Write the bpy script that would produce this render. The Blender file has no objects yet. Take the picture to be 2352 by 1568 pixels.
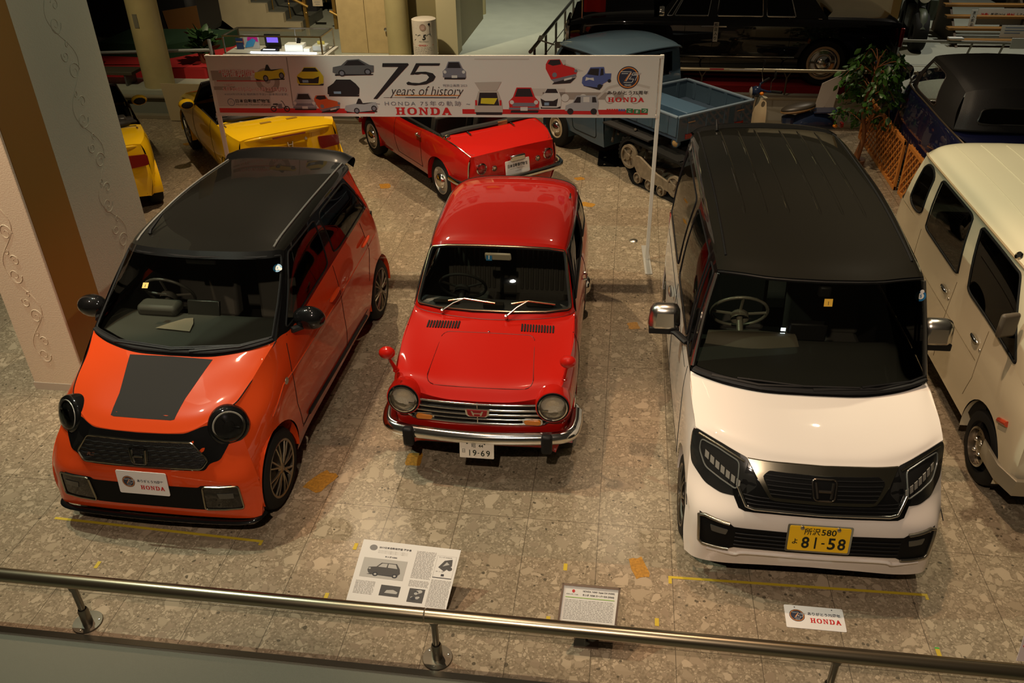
import bpy, bmesh, math, random
import numpy as np
from mathutils import Vector, Matrix
random.seed(7)
sc = bpy.context.scene
col = sc.collection
R_ = math.radians

# ---------------------------------------------------------------- camera
def _axes(p=32.2, r=-1.1, yaw=8.0):
    p, r, yaw = R_(p), R_(r), R_(yaw)
    cp, sp = math.cos(p), math.sin(p)
    right = np.array([1, 0, 0.]); fwd = np.array([0, cp, -sp]); up = np.array([0, sp, cp])
    r2 = right*math.cos(r)+up*math.sin(r); u2 = -right*math.sin(r)+up*math.cos(r)
    c, s = math.cos(yaw), math.sin(yaw)
    rz = np.array([[c, -s, 0], [s, c, 0], [0, 0, 1]])
    return rz@r2, rz@u2, rz@fwd
RR, UU, FW = _axes()
CAM = np.array([0, 0, 4.0]); FPX = 1930.0
cam = bpy.data.cameras.new('camera'); cam.sensor_width = 36; cam.lens = FPX/2352*36; cam.clip_end = 200
camo = bpy.data.objects.new('camera', cam); col.objects.link(camo)
mw = Matrix.Identity(4)
for i in range(3):
    mw[i][0], mw[i][1], mw[i][2], mw[i][3] = RR[i], UU[i], -FW[i], CAM[i]
camo.matrix_world = mw
sc.camera = camo

# ---------------------------------------------------------------- view and world
vs = sc.view_settings
vs.view_transform = 'Standard'; vs.look = 'None'; vs.gamma = 1; vs.use_curve_mapping = False
vs.exposure = 0.0
sc.cycles.use_denoising = True
sc.cycles.max_bounces = 6; sc.cycles.transparent_max_bounces = 12
sc.cycles.caustics_reflective = False; sc.cycles.caustics_refractive = False
sc.cycles.sample_clamp_indirect = 4.0
wd = bpy.data.worlds.new('hall_ambience'); sc.world = wd; wd.use_nodes = True
bg = wd.node_tree.nodes['Background']
bg.inputs[0].default_value = (0.62, 0.50, 0.33, 1); bg.inputs[1].default_value = 0.042

# ---------------------------------------------------------------- lamps of the hall (out of the frame, on the ceiling), the last one an added fill
def spot(name, loc, to, power, color, angle=80, blend=.5, radius=.06):
    l = bpy.data.lights.new(name, 'SPOT'); l.energy = power; l.color = color
    l.spot_size = R_(angle); l.spot_blend = blend; l.shadow_soft_size = radius
    o = bpy.data.objects.new(name, l); col.objects.link(o)
    o.location = loc
    o.rotation_euler = (Vector(to)-Vector(loc)).to_track_quat('-Z', 'Y').to_euler()
    return o
WARM = (1.0, .67, .43); COOL = (.86, 1.0, .80)
spot('ceiling_or_fill_spot', (-4.9, 4.7, 6.7), (-1.6, 4.6, 0), 820, COOL, 88, .5)
spot('ceiling_or_fill_spot', (-4.1, 5.2, 6.5), (-3.4, 4.4, 0), 620, WARM, 38, .6)
spot('ceiling_or_fill_spot', (-2.2, 4.7, 6.5), (-.5, 4.25, 0), 760, WARM, 31, .6)
spot('ceiling_or_fill_spot', (.55, 5.1, 6.2), (1.7, 4.3, 0), 560, WARM, 46, .7)
spot('ceiling_or_fill_spot', (-3.6, 9.2, 6.3), (-2.6, 8.8, 0), 1150, (1, .76, .50), 80, .7)
spot('ceiling_or_fill_spot', (.2, 9.8, 6.3), (.5, 9.2, 0), 800, (1, .76, .50), 80, .7)
spot('ceiling_or_fill_spot', (2.6, 6.6, 6.2), (3.3, 5.8, 0), 700, (1, .86, .60), 60, .7)
spot('ceiling_or_fill_spot', (-1.2, 3.05, 6.0), (-1.2, 3.0, 0), 120, (1, .94, .78), 95, .8)
spot('ceiling_or_fill_spot', (-.6, -.9, 6.4), (-.5, 4.0, .6), 900, (1, .78, .60), 66, .8)
spot('ceiling_or_fill_spot', (-2.6, 17.0, 4.5), (-2.6, 18.5, 0), 620, (1, .98, .80), 120, .8)
spot('ceiling_or_fill_spot', (-4.6, 12.4, 5.0), (-4.9, 15.4, .5), 900, (1, .84, .56), 85, .8)
spot('ceiling_or_fill_spot', (3.2, 14.6, 6.0), (3.2, 15.2, 0), 340, (1, .86, .66), 100, .8)
spot('ceiling_or_fill_spot', (-7.2, 9.0, 5.2), (-7.3, 12.0, .6), 330, (1, .84, .52), 40, .8)
spot('ceiling_or_fill_spot', (6.5, 16.0, 5.5), (6.6, 16.5, 0), 420, (1, .96, .86), 110, .8)
spot('ceiling_or_fill_spot', (-5.6, 2.2, 5.0), (-4.5, 5.2, 1.6), 620, (1, .72, .52), 46, .8)
spot('ceiling_or_fill_spot', (1.2, 8.2, 6.2), (-4.2, 6.1, 2.2), 420, (.95, 1, .80), 26, .7)  # added fill without a known source, lifts the pillar's right face
# ---------------------------------------------------------------- materials
MATS = {}
def mat(name, color=(.5, .5, .5), rough=.5, metal=0, coat=0, emis=None, estr=0, spec=.5, bump=0, bscale=40, noise=0):
    if name in MATS: return MATS[name]
    m = bpy.data.materials.new(name); m.use_nodes = True; nt = m.node_tree
    b = nt.nodes['Principled BSDF']
    b.inputs['Base Color'].default_value = (*color, 1); b.inputs['Roughness'].default_value = rough
    b.inputs['Metallic'].default_value = metal; b.inputs['Coat Weight'].default_value = coat
    b.inputs['Coat Roughness'].default_value = .03; b.inputs['Specular IOR Level'].default_value = spec
    if emis: b.inputs['Emission Color'].default_value = (*emis, 1); b.inputs['Emission Strength'].default_value = estr
    if bump or noise:
        tc = nt.nodes.new('ShaderNodeTexCoord'); n = nt.nodes.new('ShaderNodeTexNoise'); n.inputs['Scale'].default_value = bscale; n.inputs['Detail'].default_value = 4
        nt.links.new(tc.outputs['Object'], n.inputs['Vector'])
        if bump:
            bp = nt.nodes.new('ShaderNodeBump'); bp.inputs['Strength'].default_value = bump; bp.inputs['Distance'].default_value = .01
            nt.links.new(n.outputs['Fac'], bp.inputs['Height']); nt.links.new(bp.outputs['Normal'], b.inputs['Normal'])
        if noise:
            mx = nt.nodes.new('ShaderNodeMix'); mx.data_type = 'RGBA'; mx.blend_type = 'MULTIPLY'
            mx.inputs['A'].default_value = (*color, 1); mx.inputs['Factor'].default_value = noise
            rp = nt.nodes.new('ShaderNodeMapRange'); rp.inputs['From Min'].default_value = .3; rp.inputs['From Max'].default_value = .7
            rp.inputs['To Min'].default_value = .35; rp.inputs['To Max'].default_value = 1.15
            nt.links.new(n.outputs['Fac'], rp.inputs['Value']); nt.links.new(rp.outputs['Result'], mx.inputs['B'])
            nt.links.new(mx.outputs['Result'], b.inputs['Base Color'])
    MATS[name] = m; return m
def glass(name, tint=(.5, .5, .45), refl=1.0):
    if name in MATS: return MATS[name]
    m = bpy.data.materials.new(name); m.use_nodes = True; nt = m.node_tree; nt.nodes.clear()
    out = nt.nodes.new('ShaderNodeOutputMaterial'); mix = nt.nodes.new('ShaderNodeMixShader')
    tr = nt.nodes.new('ShaderNodeBsdfTransparent'); tr.inputs[0].default_value = (*tint, 1)
    gl = nt.nodes.new('ShaderNodeBsdfGlossy'); gl.inputs['Roughness'].default_value = .02
    fr = nt.nodes.new('ShaderNodeFresnel'); fr.inputs[0].default_value = 1.45
    nt.links.new(fr.outputs[0], mix.inputs[0]); nt.links.new(tr.outputs[0], mix.inputs[1]); nt.links.new(gl.outputs[0], mix.inputs[2])
    nt.links.new(mix.outputs[0], out.inputs[0]); MATS[name] = m; return m
def paint(name, c, rough=.4, coat=1.0, metal=0, spec=.08): return mat(name, c, rough, metal, coat, spec=spec)
chrome = mat('chrome', (.78, .77, .74), .12, 1)
satin = mat('satin_metal', (.55, .52, .46), .32, 1)
rubber = mat('rubber', (.010, .010, .009), .75, spec=.2)
blackpl = mat('black_plastic', (.010, .010, .010), .5, spec=.2)
blackgl = mat('black_gloss', (.005, .005, .005), .4, 0, 1, spec=.05)
darkin = mat('dark_interior', (.012, .011, .010), .7, spec=.2)
seatm = mat('seat_vinyl', (.050, .046, .040), .38)
whitem = mat('white_print', (.72, .70, .66), .5)
inkm = mat('ink_black', (.01, .01, .012), .5)
redink = mat('ink_red', (.52, .015, .015), .5)
glass_d = glass('car_glass', (.82, .84, .76)); glass_s = glass('car_glass_smoked', (.10, .10, .09)); glass_c = glass('clear_glass', (.9, .92, .9))

# ---------------------------------------------------------------- mesh builder
def A(*p): return np.array(p, float)
def unit(v): v = np.asarray(v, float); return v/max(np.linalg.norm(v), 1e-9)
class MB:
    def __init__(s): s.v = []; s.f = []; s.mi = []; s.cur = 0
    def add(s, vs, fs, mi=None):
        o = len(s.v); s.v += [tuple(map(float, p)) for p in vs]; m = s.cur if mi is None else mi
        for f in fs: s.f.append(tuple(o+i for i in f)); s.mi.append(m)
        return s
    def grid(s, G, mi=None, wrap=False, keep=None):
        G = np.asarray(G, float); r, c = G.shape[:2]; fs = []
        for i in range(r-1):
            for j in range(c if wrap else c-1):
                if keep is not None and not keep[i][j]: continue
                k = (j+1) % c; fs.append((i*c+j, i*c+k, (i+1)*c+k, (i+1)*c+j))
        return s.add(G.reshape(-1, 3), fs, mi)
    def box(s, c, d, rot=None, mi=None, taper=1):
        h = np.asarray(d, float)/2; vs = []
        for z in (-1, 1):
            t = taper if z > 0 else 1
            for x, y in ((-1, -1), (1, -1), (1, 1), (-1, 1)): vs.append(A(x*h[0]*t, y*h[1]*t, z*h[2]))
        if rot is not None: vs = [np.asarray(rot)@p for p in vs]
        return s.add([p+np.asarray(c, float) for p in vs], [(3, 2, 1, 0), (4, 5, 6, 7), (0, 1, 5, 4), (1, 2, 6, 5), (2, 3, 7, 6), (3, 0, 4, 7)], mi)
    def tube(s, path, r, n=8, closed=False, mi=None, flat=None, upv=None):
        P = np.asarray(path, float); k = len(P); rs = r if hasattr(r, '__len__') else [r]*k; rings = []; prev = None
        for i in range(k):
            if closed: t = P[(i+1) % k]-P[i-1]
            else: t = P[min(i+1, k-1)]-P[max(i-1, 0)]
            t = unit(t)
            if upv is not None: a = np.asarray(upv, float)
            else: a = prev if prev is not None else (A(0, 0, 1) if abs(t[2]) < .9 else A(1, 0, 0))
            a = unit(a-t*np.dot(a, t)); prev = a; b = np.cross(t, a)
            fl = 1 if flat is None else flat
            rings.append([P[i]+rs[i]*(math.cos(q)*a*fl+math.sin(q)*b) for q in np.arange(n)*2*math.pi/n])
        G = np.array(rings)
        if closed: G = np.concatenate([G, G[:1]])
        s.grid(G, mi, wrap=True)
        if not closed:
            o = len(s.v)-k*n; m = s.cur if mi is None else mi
            s.f.append(tuple(range(o, o+n))); s.mi.append(m); s.f.append(tuple(range(o+(k-1)*n+n-1, o+(k-1)*n-1, -1))); s.mi.append(m)
        return s
    def lathe(s, prof, o, axis, n=24, mi=None, arc=2*math.pi, sx=1, ref=None, start=0):
        ax = unit(axis); a = A(0, 0, 1) if abs(ax[2]) < .9 else A(1, 0, 0)
        if ref is not None: a = np.asarray(ref, float)
        a = unit(a-ax*np.dot(a, ax)); b = np.cross(ax, a); o = np.asarray(o, float)
        full = abs(arc-2*math.pi) < 1e-6; qs = start+np.arange(n if full else n+1)*arc/n
        G = np.array([[o+ax*h+r*(math.cos(q)*a+math.sin(q)*b*sx) for q in qs] for r, h in prof])
        return s.grid(G, mi, wrap=full)
    def ell(s, c, rad, n=16, m=10, mi=None, rot=None):
        G = []
        for i in range(m+1):
            t = math.pi*i/m; G.append([A(rad[0]*math.sin(t)*math.cos(q), rad[1]*math.sin(t)*math.sin(q), -rad[2]*math.cos(t)) for q in np.arange(n)*2*math.pi/n])
        G = np.array(G)
        if rot is not None: G = G@np.asarray(rot).T
        return s.grid(G+np.asarray(c, float), mi, wrap=True)
    def poly(s, pts, mi=None): return s.add(pts, [tuple(range(len(pts)))], mi)
    def prism(s, pts, d, mi=None):
        n = len(pts); P = [np.asarray(p, float) for p in pts]; d = np.asarray(d, float)
        return s.add(P+[p+d for p in P], [tuple(range(n-1, -1, -1)), tuple(range(n, 2*n))]+[(i, (i+1) % n, (i+1) % n+n, i+n) for i in range(n)], mi)
    def xf(s, fn): s.v = [tuple(map(float, fn(np.array(p)))) for p in s.v]; return s
    def mirror(s):
        o = len(s.v); n = len(s.f); s.v += [(-x, y, z) for x, y, z in s.v]
        s.f += [tuple(i+o for i in reversed(f)) for f in s.f[:n]]; s.mi += s.mi[:n]; return s
    def sep(s, name, mats, parent=None, **k):  # one object per separate piece
        par = list(range(len(s.v)))
        def find(a):
            while par[a] != a: par[a] = par[par[a]]; a = par[a]
            return a
        key = {}
        for i, p in enumerate(s.v):
            q = (round(p[0], 5), round(p[1], 5), round(p[2], 5)); par[find(i)] = find(key.setdefault(q, i))
        for f in s.f:
            for i in f[1:]: par[find(i)] = find(f[0])
        grp = {}
        for f, m in zip(s.f, s.mi): grp.setdefault(find(f[0]), []).append((f, m))
        first = None
        for fs in grp.values():
            mb = MB(); ids = sorted({i for f, _ in fs for i in f}); mp = {i: n for n, i in enumerate(ids)}; mb.v = [s.v[i] for i in ids]
            for f, m in fs: mb.f.append(tuple(mp[i] for i in f)); mb.mi.append(m)
            o = mb.build(name, mats, parent, **k); first = first or o
        return first
    def build(s, name, mats, parent=None, smooth=35, bevel=0, loc=None, weld=True, solid=0, recalc=True):
        me = bpy.data.meshes.new(name); me.from_pydata(s.v, [], s.f)
        mats = mats if isinstance(mats, (list, tuple)) else [mats]
        for m in mats: me.materials.append(m)
        me.polygons.foreach_set('material_index', s.mi)
        bm = bmesh.new(); bm.from_mesh(me)
        if weld: bmesh.ops.remove_doubles(bm, verts=bm.verts, dist=1e-5)
        bmesh.ops.delete(bm, geom=[f for f in bm.faces if f.calc_area() < 1e-10], context='FACES_ONLY')
        bmesh.ops.delete(bm, geom=[v for v in bm.verts if not v.link_faces], context='VERTS')
        if recalc: bmesh.ops.recalc_face_normals(bm, faces=bm.faces)
        bm.to_mesh(me); bm.free()
        if smooth:
            me.polygons.foreach_set('use_smooth', [True]*len(me.polygons)); me.set_sharp_from_angle(angle=R_(smooth))
        o = bpy.data.objects.new(name, me); col.objects.link(o)
        if parent is not None: o.parent = parent
        if loc is not None: o.location = loc
        if bevel:
            b = o.modifiers.new('bevel', 'BEVEL'); b.width = bevel; b.segments = 2; b.limit_method = 'ANGLE'; b.angle_limit = R_(40)
        if solid:
            b = o.modifiers.new('solid', 'SOLIDIFY'); b.thickness = solid
        return o
def empty(name, loc=(0, 0, 0), yaw=0):
    o = bpy.data.objects.new(name, None); col.objects.link(o); o.location = loc; o.rotation_euler = (0, 0, -yaw); o.empty_display_size = .1; return o
def tag(o, label, cat, group=None, kind=None):
    o['label'] = label; o['category'] = cat
    if group: o['group'] = group
    if kind: o['kind'] = kind
    return o
def struct(o): o['kind'] = 'structure'; return o
def copy_tree(o, parent=None):
    c = o.copy(); col.objects.link(c)
    if parent is not None: c.parent = parent
    for ch in list(o.children): copy_tree(ch, c)
    return c
# Catmull-Rom
def cr(P, n):
    P = np.asarray(P, float); E = np.concatenate([[2*P[0]-P[1]], P, [2*P[-1]-P[-2]]]); out = []
    for i in range(len(P)-1):
        p0, p1, p2, p3 = E[i:i+4]
        for t in np.arange(n)/n:
            out.append(.5*(2*p1+(p2-p0)*t+(2*p0-5*p1+4*p2-p3)*t*t+(3*p1-p0-3*p2+p3)*t**3))
    out.append(P[-1]); return np.array(out)
def crp(P, nr, nc=None):
    nc = nc or nr; Q = cr(P, nr); return np.swapaxes(cr(np.swapaxes(Q, 0, 1), nc), 0, 1)
def mirG(G): return np.asarray(G)*A(-1, 1, 1)
def sym(G):  # half grid whose first column lies on u=0 -> full grid
    G = np.asarray(G); return np.concatenate([mirG(G[:, :0:-1]), G], axis=1)
def gsample(G, s, t):  # s along rows, t along cols, 0..1
    G = np.asarray(G); r, c = G.shape[:2]; x = min(max(s*(r-1), 0), r-1-1e-6); y = min(max(t*(c-1), 0), c-1-1e-6); i, j = int(x), int(y); a, b = x-i, y-j
    return G[i, j]*(1-a)*(1-b)+G[i+1, j]*a*(1-b)+G[i, j+1]*(1-a)*b+G[i+1, j+1]*a*b
def gnormal(G, s, t, e=.01):
    return unit(np.cross(gsample(G, min(s+e, 1), t)-gsample(G, max(s-e, 0), t), gsample(G, s, min(t+e, 1))-gsample(G, s, max(t-e, 0))))
def gpath(G, st, off=0, n=6, flip=1):
    out = []
    for (a, b), (c, d) in zip(st[:-1], st[1:]):
        for k in range(n): out.append((a+(c-a)*k/n, b+(d-b)*k/n))
    out.append(st[-1])
    return [gsample(G, *q)+gnormal(G, *q)*off*flip for q in out]
def rrect(s0, s1, t0, t1, rs, rt, n=5):
    out = []
    for cx, cy, a0 in ((s1-rs, t1-rt, 0), (s0+rs, t1-rt, 90), (s0+rs, t0+rt, 180), (s1-rs, t0+rt, 270)):
        for k in range(n+1):
            a = R_(a0+90*k/n); out.append((cx+rs*math.cos(a), cy+rt*math.sin(a)))
    return out
def in_rrect(s, t, q):
    s0, s1, t0, t1, rs, rt = q
    if not (s0 <= s <= s1 and t0 <= t <= t1): return False
    dx = max(s0+rs-s, s-(s1-rs), 0)/max(rs, 1e-6); dy = max(t0+rt-t, t-(t1-rt), 0)/max(rt, 1e-6)
    return dx*dx+dy*dy <= 1
def split(G, rects):  # -> keep masks: [body, rect0, rect1...]
    r, c = np.asarray(G).shape[:2]; idx = np.zeros((r-1, c-1), int)
    for i in range(r-1):
        for j in range(c-1):
            for k, q in enumerate(rects):
                if in_rrect((i+.5)/(r-1), (j+.5)/(c-1), q): idx[i, j] = k+1
    return [idx == k for k in range(len(rects)+1)]
def arch_cut(G, arches):  # cut round wheel openings in the (v,w) plane; returns grid with snapped verts and a keep mask
    G = np.array(G, float); r, c = G.shape[:2]; keep = np.ones((r-1, c-1), bool)
    for av, aw, ar in arches:
        d = np.hypot(G[..., 1]-av, G[..., 2]-aw)
        cen = (G[:-1, :-1]+G[1:, :-1]+G[:-1, 1:]+G[1:, 1:])/4
        drop = np.hypot(cen[..., 1]-av, cen[..., 2]-aw) < ar
        keep &= ~drop
        vd = np.zeros((r, c), bool); vk = np.zeros((r, c), bool)
        for i in range(r-1):
            for j in range(c-1):
                (vd if drop[i, j] else vk)[i:i+2, j:j+2] = True
        for i, j in zip(*np.nonzero(vd & vk)):
            if d[i, j] > 1e-6:
                k = ar/d[i, j]; G[i, j, 1] = av+(G[i, j, 1]-av)*k; G[i, j, 2] = aw+(G[i, j, 2]-aw)*k
    return G, keep

# ---------------------------------------------------------------- lettering
_tc = {}
def text_geo(s, bold=0.0, shear=0.0, spacing=1.0):
    key = (s, bold, shear, spacing)
    if key in _tc: return _tc[key]
    cu = bpy.data.curves.new('t', 'FONT'); cu.body = s; cu.size = 1; cu.offset = bold; cu.shear = shear; cu.space_character = spacing; cu.resolution_u = 3
    o = bpy.data.objects.new('t', cu); col.objects.link(o)
    dg = bpy.context.evaluated_depsgraph_get(); me = bpy.data.meshes.new_from_object(o.evaluated_get(dg))
    V = np.array([v.co[:] for v in me.vertices]) if len(me.vertices) else np.zeros((0, 3)); Fs = [tuple(p.vertices) for p in me.polygons]
    bpy.data.objects.remove(o); bpy.data.meshes.remove(me); bpy.data.curves.remove(cu)
    _tc[key] = (V, Fs); return V, Fs
class Plane:  # a flat printed face: origin (lower left), x axis, y axis, normal
    def __init__(s, o, x, y): s.o = A(*o); s.x = unit(x); s.y = unit(y); s.n = np.cross(s.x, s.y)
    def p(s, x, y, e=.001): return s.o+s.x*x+s.y*y+s.n*e
    def text(s, mb, t, x, y, w=None, h=None, bold=0., shear=0., spacing=1., e=.001, mi=0, center=False, rot=0):
        V, Fs = text_geo(t, bold, shear, spacing)
        if not len(V): return
        lo, hi = V.min(0), V.max(0); ww, hh = max(hi[0]-lo[0], 1e-6), max(hi[1]-lo[1], 1e-6)
        sx = w/ww if w else h/hh; sy = h/hh if h else w/ww
        Q = (V-lo)*A(sx, sy, 0)
        if center: Q = Q-A(ww*sx/2, hh*sy/2, 0)
        if rot: c, n_ = math.cos(R_(rot)), math.sin(R_(rot)); Q = np.stack([Q[:, 0]*c-Q[:, 1]*n_, Q[:, 0]*n_+Q[:, 1]*c, Q[:, 2]], 1)
        mb.add([s.p(x+q[0], y+q[1], e) for q in Q], Fs, mi)
    def poly(s, mb, pts, e=.001, mi=0): mb.poly([s.p(x, y, e) for x, y in pts], mi)
    def rect(s, mb, x0, y0, x1, y1, e=.001, mi=0): s.poly(mb, [(x0, y0), (x1, y0), (x1, y1), (x0, y1)], e, mi)
    def disk(s, mb, x, y, r, e=.001, mi=0, n=24, ry=None): s.poly(mb, [(x+r*math.cos(a), y+(ry or r)*math.sin(a)) for a in np.arange(n)*2*math.pi/n], e, mi)
    def ring(s, mb, x, y, r0, r1, e=.001, mi=0, n=32):
        q = np.arange(n)*2*math.pi/n
        G = np.array([[s.p(x+r*math.cos(a), y+r*math.sin(a), e) for a in q] for r in (r0, r1)]); mb.grid(G, mi, wrap=True)
    def line(s, mb, pts, wd, e=.001, mi=0):
        for (a, b), (c, d) in zip(pts[:-1], pts[1:]):
            L = math.hypot(c-a, d-b) or 1; nx, ny = -(d-b)/L*wd/2, (c-a)/L*wd/2
            s.poly(mb, [(a+nx, b+ny), (a-nx, b-ny), (c-nx, d-ny), (c+nx, d+ny)], e, mi)
SLAB = {  # wide slab-serif capitals as rectangles / polygons in a 1 x 1 box
 'H': [[(0, 0), (.46, 0), (.46, .13), (.36, .13), (.36, .43), (.64, .43), (.64, .13), (.54, .13), (.54, 0), (1, 0), (1, .13), (.89, .13), (.89, .87), (1, .87), (1, 1), (.54, 1), (.54, .87), (.64, .87), (.64, .57), (.36, .57), (.36, .87), (.46, .87), (.46, 1), (0, 1), (0, .87), (.11, .87), (.11, .13), (0, .13)]],
 'N': [[(0, 0), (.38, 0), (.38, .13), (.27, .13), (.27, .72), (.72, 0), (.89, 0), (.89, .87), (1, .87), (1, 1), (.62, 1), (.62, .87), (.73, .87), (.73, .38), (.34, 1), (0, 1), (0, .87), (.11, .87), (.11, .13), (0, .13)]],
 'A': [[(0, 0), (.38, 0), (.38, .13), (.29, .13), (.345, .27), (.66, .27), (.715, .13), (.62, .13), (.62, 0), (1, 0), (1, .13), (.93, .13), (.62, 1), (.38, 1), (.07, .13), (0, .13)]],
}
def slab_word(pl, mb, word, x, y, w, h, e=.001, mi=0):
    n = len(word); gap = .035*w; cw = (w-gap*(n-1))/n
    for k, ch in enumerate(word):
        X = x+k*(cw+gap); f = lambda a, b: (X+a*cw, y+b*h)
        if ch in 'OD':
            q = np.linspace(0, 2*math.pi, 33); out = []; inn = []
            for a in q:
                ca, sa = math.cos(a), math.sin(a); pw = lambda z, p: math.copysign(abs(z)**p, z)
                if ch == 'O' or ca > 0: out.append((.5+.5*pw(ca, .8), .5+.5*pw(sa, .8))); inn.append((.5+.24*pw(ca, .8), .5+.36*pw(sa, .8)))
                else: out.append((0 if ca < -.6 else .15+.3*0, 1 if sa > 0 else 0) if abs(sa) > .2 else (.11, .5)); inn.append((.36, .5+.36*(1 if sa > .2 else (-1 if sa < -.2 else sa*5))))
            if ch == 'D':
                out = [(.5+.5*math.copysign(abs(math.cos(a))**.7, math.cos(a)), .5+.5*math.copysign(abs(math.sin(a))**.8, math.sin(a))) for a in np.linspace(-math.pi/2, math.pi/2, 17)]+[(0, 1), (0, .87), (.11, .87), (.11, .13), (0, .13), (0, 0)]
                inn = [(.5+.22*math.cos(a), .5+.36*math.sin(a)) for a in np.linspace(-math.pi/2, math.pi/2, 17)]+[(.36, .86), (.36, .8), (.36, .7), (.36, .3), (.36, .2), (.36, .14)]
            m = len(out); G = np.array([[pl.p(*f(*p), e) for p in out], [pl.p(*f(*p), e) for p in inn]]); mb.grid(G, mi, wrap=True)
        else:
            for pg in SLAB[ch]: mb.poly([pl.p(*f(*p), e) for p in pg], mi)
# ---------------------------------------------------------------- terrazzo floor
def terrazzo():
    m = bpy.data.materials.new('terrazzo'); m.use_nodes = True; nt = m.node_tree; N = nt.nodes.new; L = nt.links.new
    b = nt.nodes['Principled BSDF']; tc = N('ShaderNodeTexCoord')
    def vor(scale, feat='F1', out='Color'):
        v = N('ShaderNodeTexVoronoi'); v.inputs['Scale'].default_value = scale; v.feature = feat; v.inputs['Randomness'].default_value = 1; L(wv.outputs[0], v.inputs['Vector']); return v
    nz = N('ShaderNodeTexNoise'); nz.inputs['Scale'].default_value = 9; L(tc.outputs['Object'], nz.inputs['Vector'])
    wv = N('ShaderNodeVectorMath'); wv.operation = 'MULTIPLY_ADD'; L(nz.outputs['Color'], wv.inputs[0]); wv.inputs[1].default_value = (.055,)*3; L(tc.outputs['Object'], wv.inputs[2])
    def mix(fac, a, bcol):
        x = N('ShaderNodeMix'); x.data_type = 'RGBA'; L(fac, x.inputs['Factor'])
        for s, q in (('A', a), ('B', bcol)):
            if isinstance(q, tuple): x.inputs[s].default_value = (*q, 1)
            else: L(q, x.inputs[s])
        return x.outputs['Result']
    def mask(v_edge, v_cell, lo, thr):  # chip where edge distance > lo and the cell's random number > thr
        a = N('ShaderNodeMapRange'); a.inputs['From Min'].default_value = lo; a.inputs['From Max'].default_value = lo+.03; L(v_edge.outputs['Distance'], a.inputs['Value'])
        sp = N('ShaderNodeSeparateColor'); L(v_cell.outputs['Color'], sp.inputs[0])
        g = N('ShaderNodeMath'); g.operation = 'GREATER_THAN'; L(sp.outputs[0], g.inputs[0]); g.inputs[1].default_value = thr
        mu = N('ShaderNodeMath'); mu.operation = 'MULTIPLY'; L(a.outputs[0], mu.inputs[0]); L(g.outputs[0], mu.inputs[1])
        rp = N('ShaderNodeValToRGB'); e = rp.color_ramp.elements; e[0].color = (.245, .195, .14, 1); e[1].color = (.40, .335, .245, 1); k = e.new(.5); k.color = (.31, .26, .185, 1); L(sp.outputs[1], rp.inputs[0])
        return mu.outputs[0], rp.outputs[0]
    fine = N('ShaderNodeTexNoise'); fine.inputs['Scale'].default_value = 55; fine.inputs['Detail'].default_value = 5; L(tc.outputs['Object'], fine.inputs['Vector'])
    fr = N('ShaderNodeValToRGB'); e = fr.color_ramp.elements; e[0].position = .3; e[0].color = (.165, .133, .09, 1); e[1].position = .7; e[1].color = (.28, .232, .165, 1); L(fine.outputs['Fac'], fr.inputs[0])
    base = fr.outputs[0]
    for sc_, lo, thr in ((70, .10, .50), (36, .12, .60), (18, .12, .70), (10, .14, .80)):
        ve = vor(sc_, 'DISTANCE_TO_EDGE'); vc = vor(sc_); f, c = mask(ve, vc, lo, thr); base = mix(f, base, c)
    # dark specks
    vd = vor(26); sp = N('ShaderNodeSeparateColor'); L(vd.outputs['Color'], sp.inputs[0])
    g = N('ShaderNodeMath'); g.operation = 'GREATER_THAN'; L(sp.outputs[2], g.inputs[0]); g.inputs[1].default_value = .93
    lt = N('ShaderNodeMath'); lt.operation = 'LESS_THAN'; L(vd.outputs['Distance'], lt.inputs[0]); lt.inputs[1].default_value = .28
    mu = N('ShaderNodeMath'); mu.operation = 'MULTIPLY'; L(g.outputs[0], mu.inputs[0]); L(lt.outputs[0], mu.inputs[1])
    base = mix(mu.outputs[0], base, (.10, .085, .06))
    # large pinkish / greenish drift between slabs and joints
    sx = N('ShaderNodeSeparateXYZ'); L(tc.outputs['Object'], sx.inputs[0])
    def joint(sock, off, per):
        a = N('ShaderNodeMath'); a.operation = 'ADD'; L(sock, a.inputs[0]); a.inputs[1].default_value = off
        p = N('ShaderNodeMath'); p.operation = 'PINGPONG'; L(a.outputs[0], p.inputs[0]); p.inputs[1].default_value = per/2
        l = N('ShaderNodeMath'); l.operation = 'LESS_THAN'; L(p.outputs[0], l.inputs[0]); l.inputs[1].default_value = .0022; return l.outputs[0]
    jm = N('ShaderNodeMath'); jm.operation = 'MAXIMUM'; L(joint(sx.outputs[0], 1.90+47, .47), jm.inputs[0]); L(joint(sx.outputs[1], .6+47, .94), jm.inputs[1])
    br = N('ShaderNodeTexBrick'); br.offset = 0; br.inputs['Scale'].default_value = 1; br.inputs['Brick Width'].default_value = .94; br.inputs['Row Height'].default_value = .94; br.inputs['Mortar Size'].default_value = 0
    br.inputs['Color1'].default_value = (1.05, .98, .92, 1); br.inputs['Color2'].default_value = (.93, .95, .92, 1); L(tc.outputs['Object'], br.inputs['Vector'])
    ml = N('ShaderNodeMix'); ml.data_type = 'RGBA'; ml.blend_type = 'MULTIPLY'; ml.inputs['Factor'].default_value = 1; L(base, ml.inputs['A']); L(br.outputs['Color'], ml.inputs['B'])
    jf = N('ShaderNodeMath'); jf.operation = 'MULTIPLY'; L(jm.outputs[0], jf.inputs[0]); jf.inputs[1].default_value = .75
    fin = mix(jf.outputs[0], ml.outputs['Result'], (.06, .045, .03))
    L(fin, b.inputs['Base Color']); b.inputs['Roughness'].default_value = .22; b.inputs['Specular IOR Level'].default_value = .45
    return m
terr = terrazzo()
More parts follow.
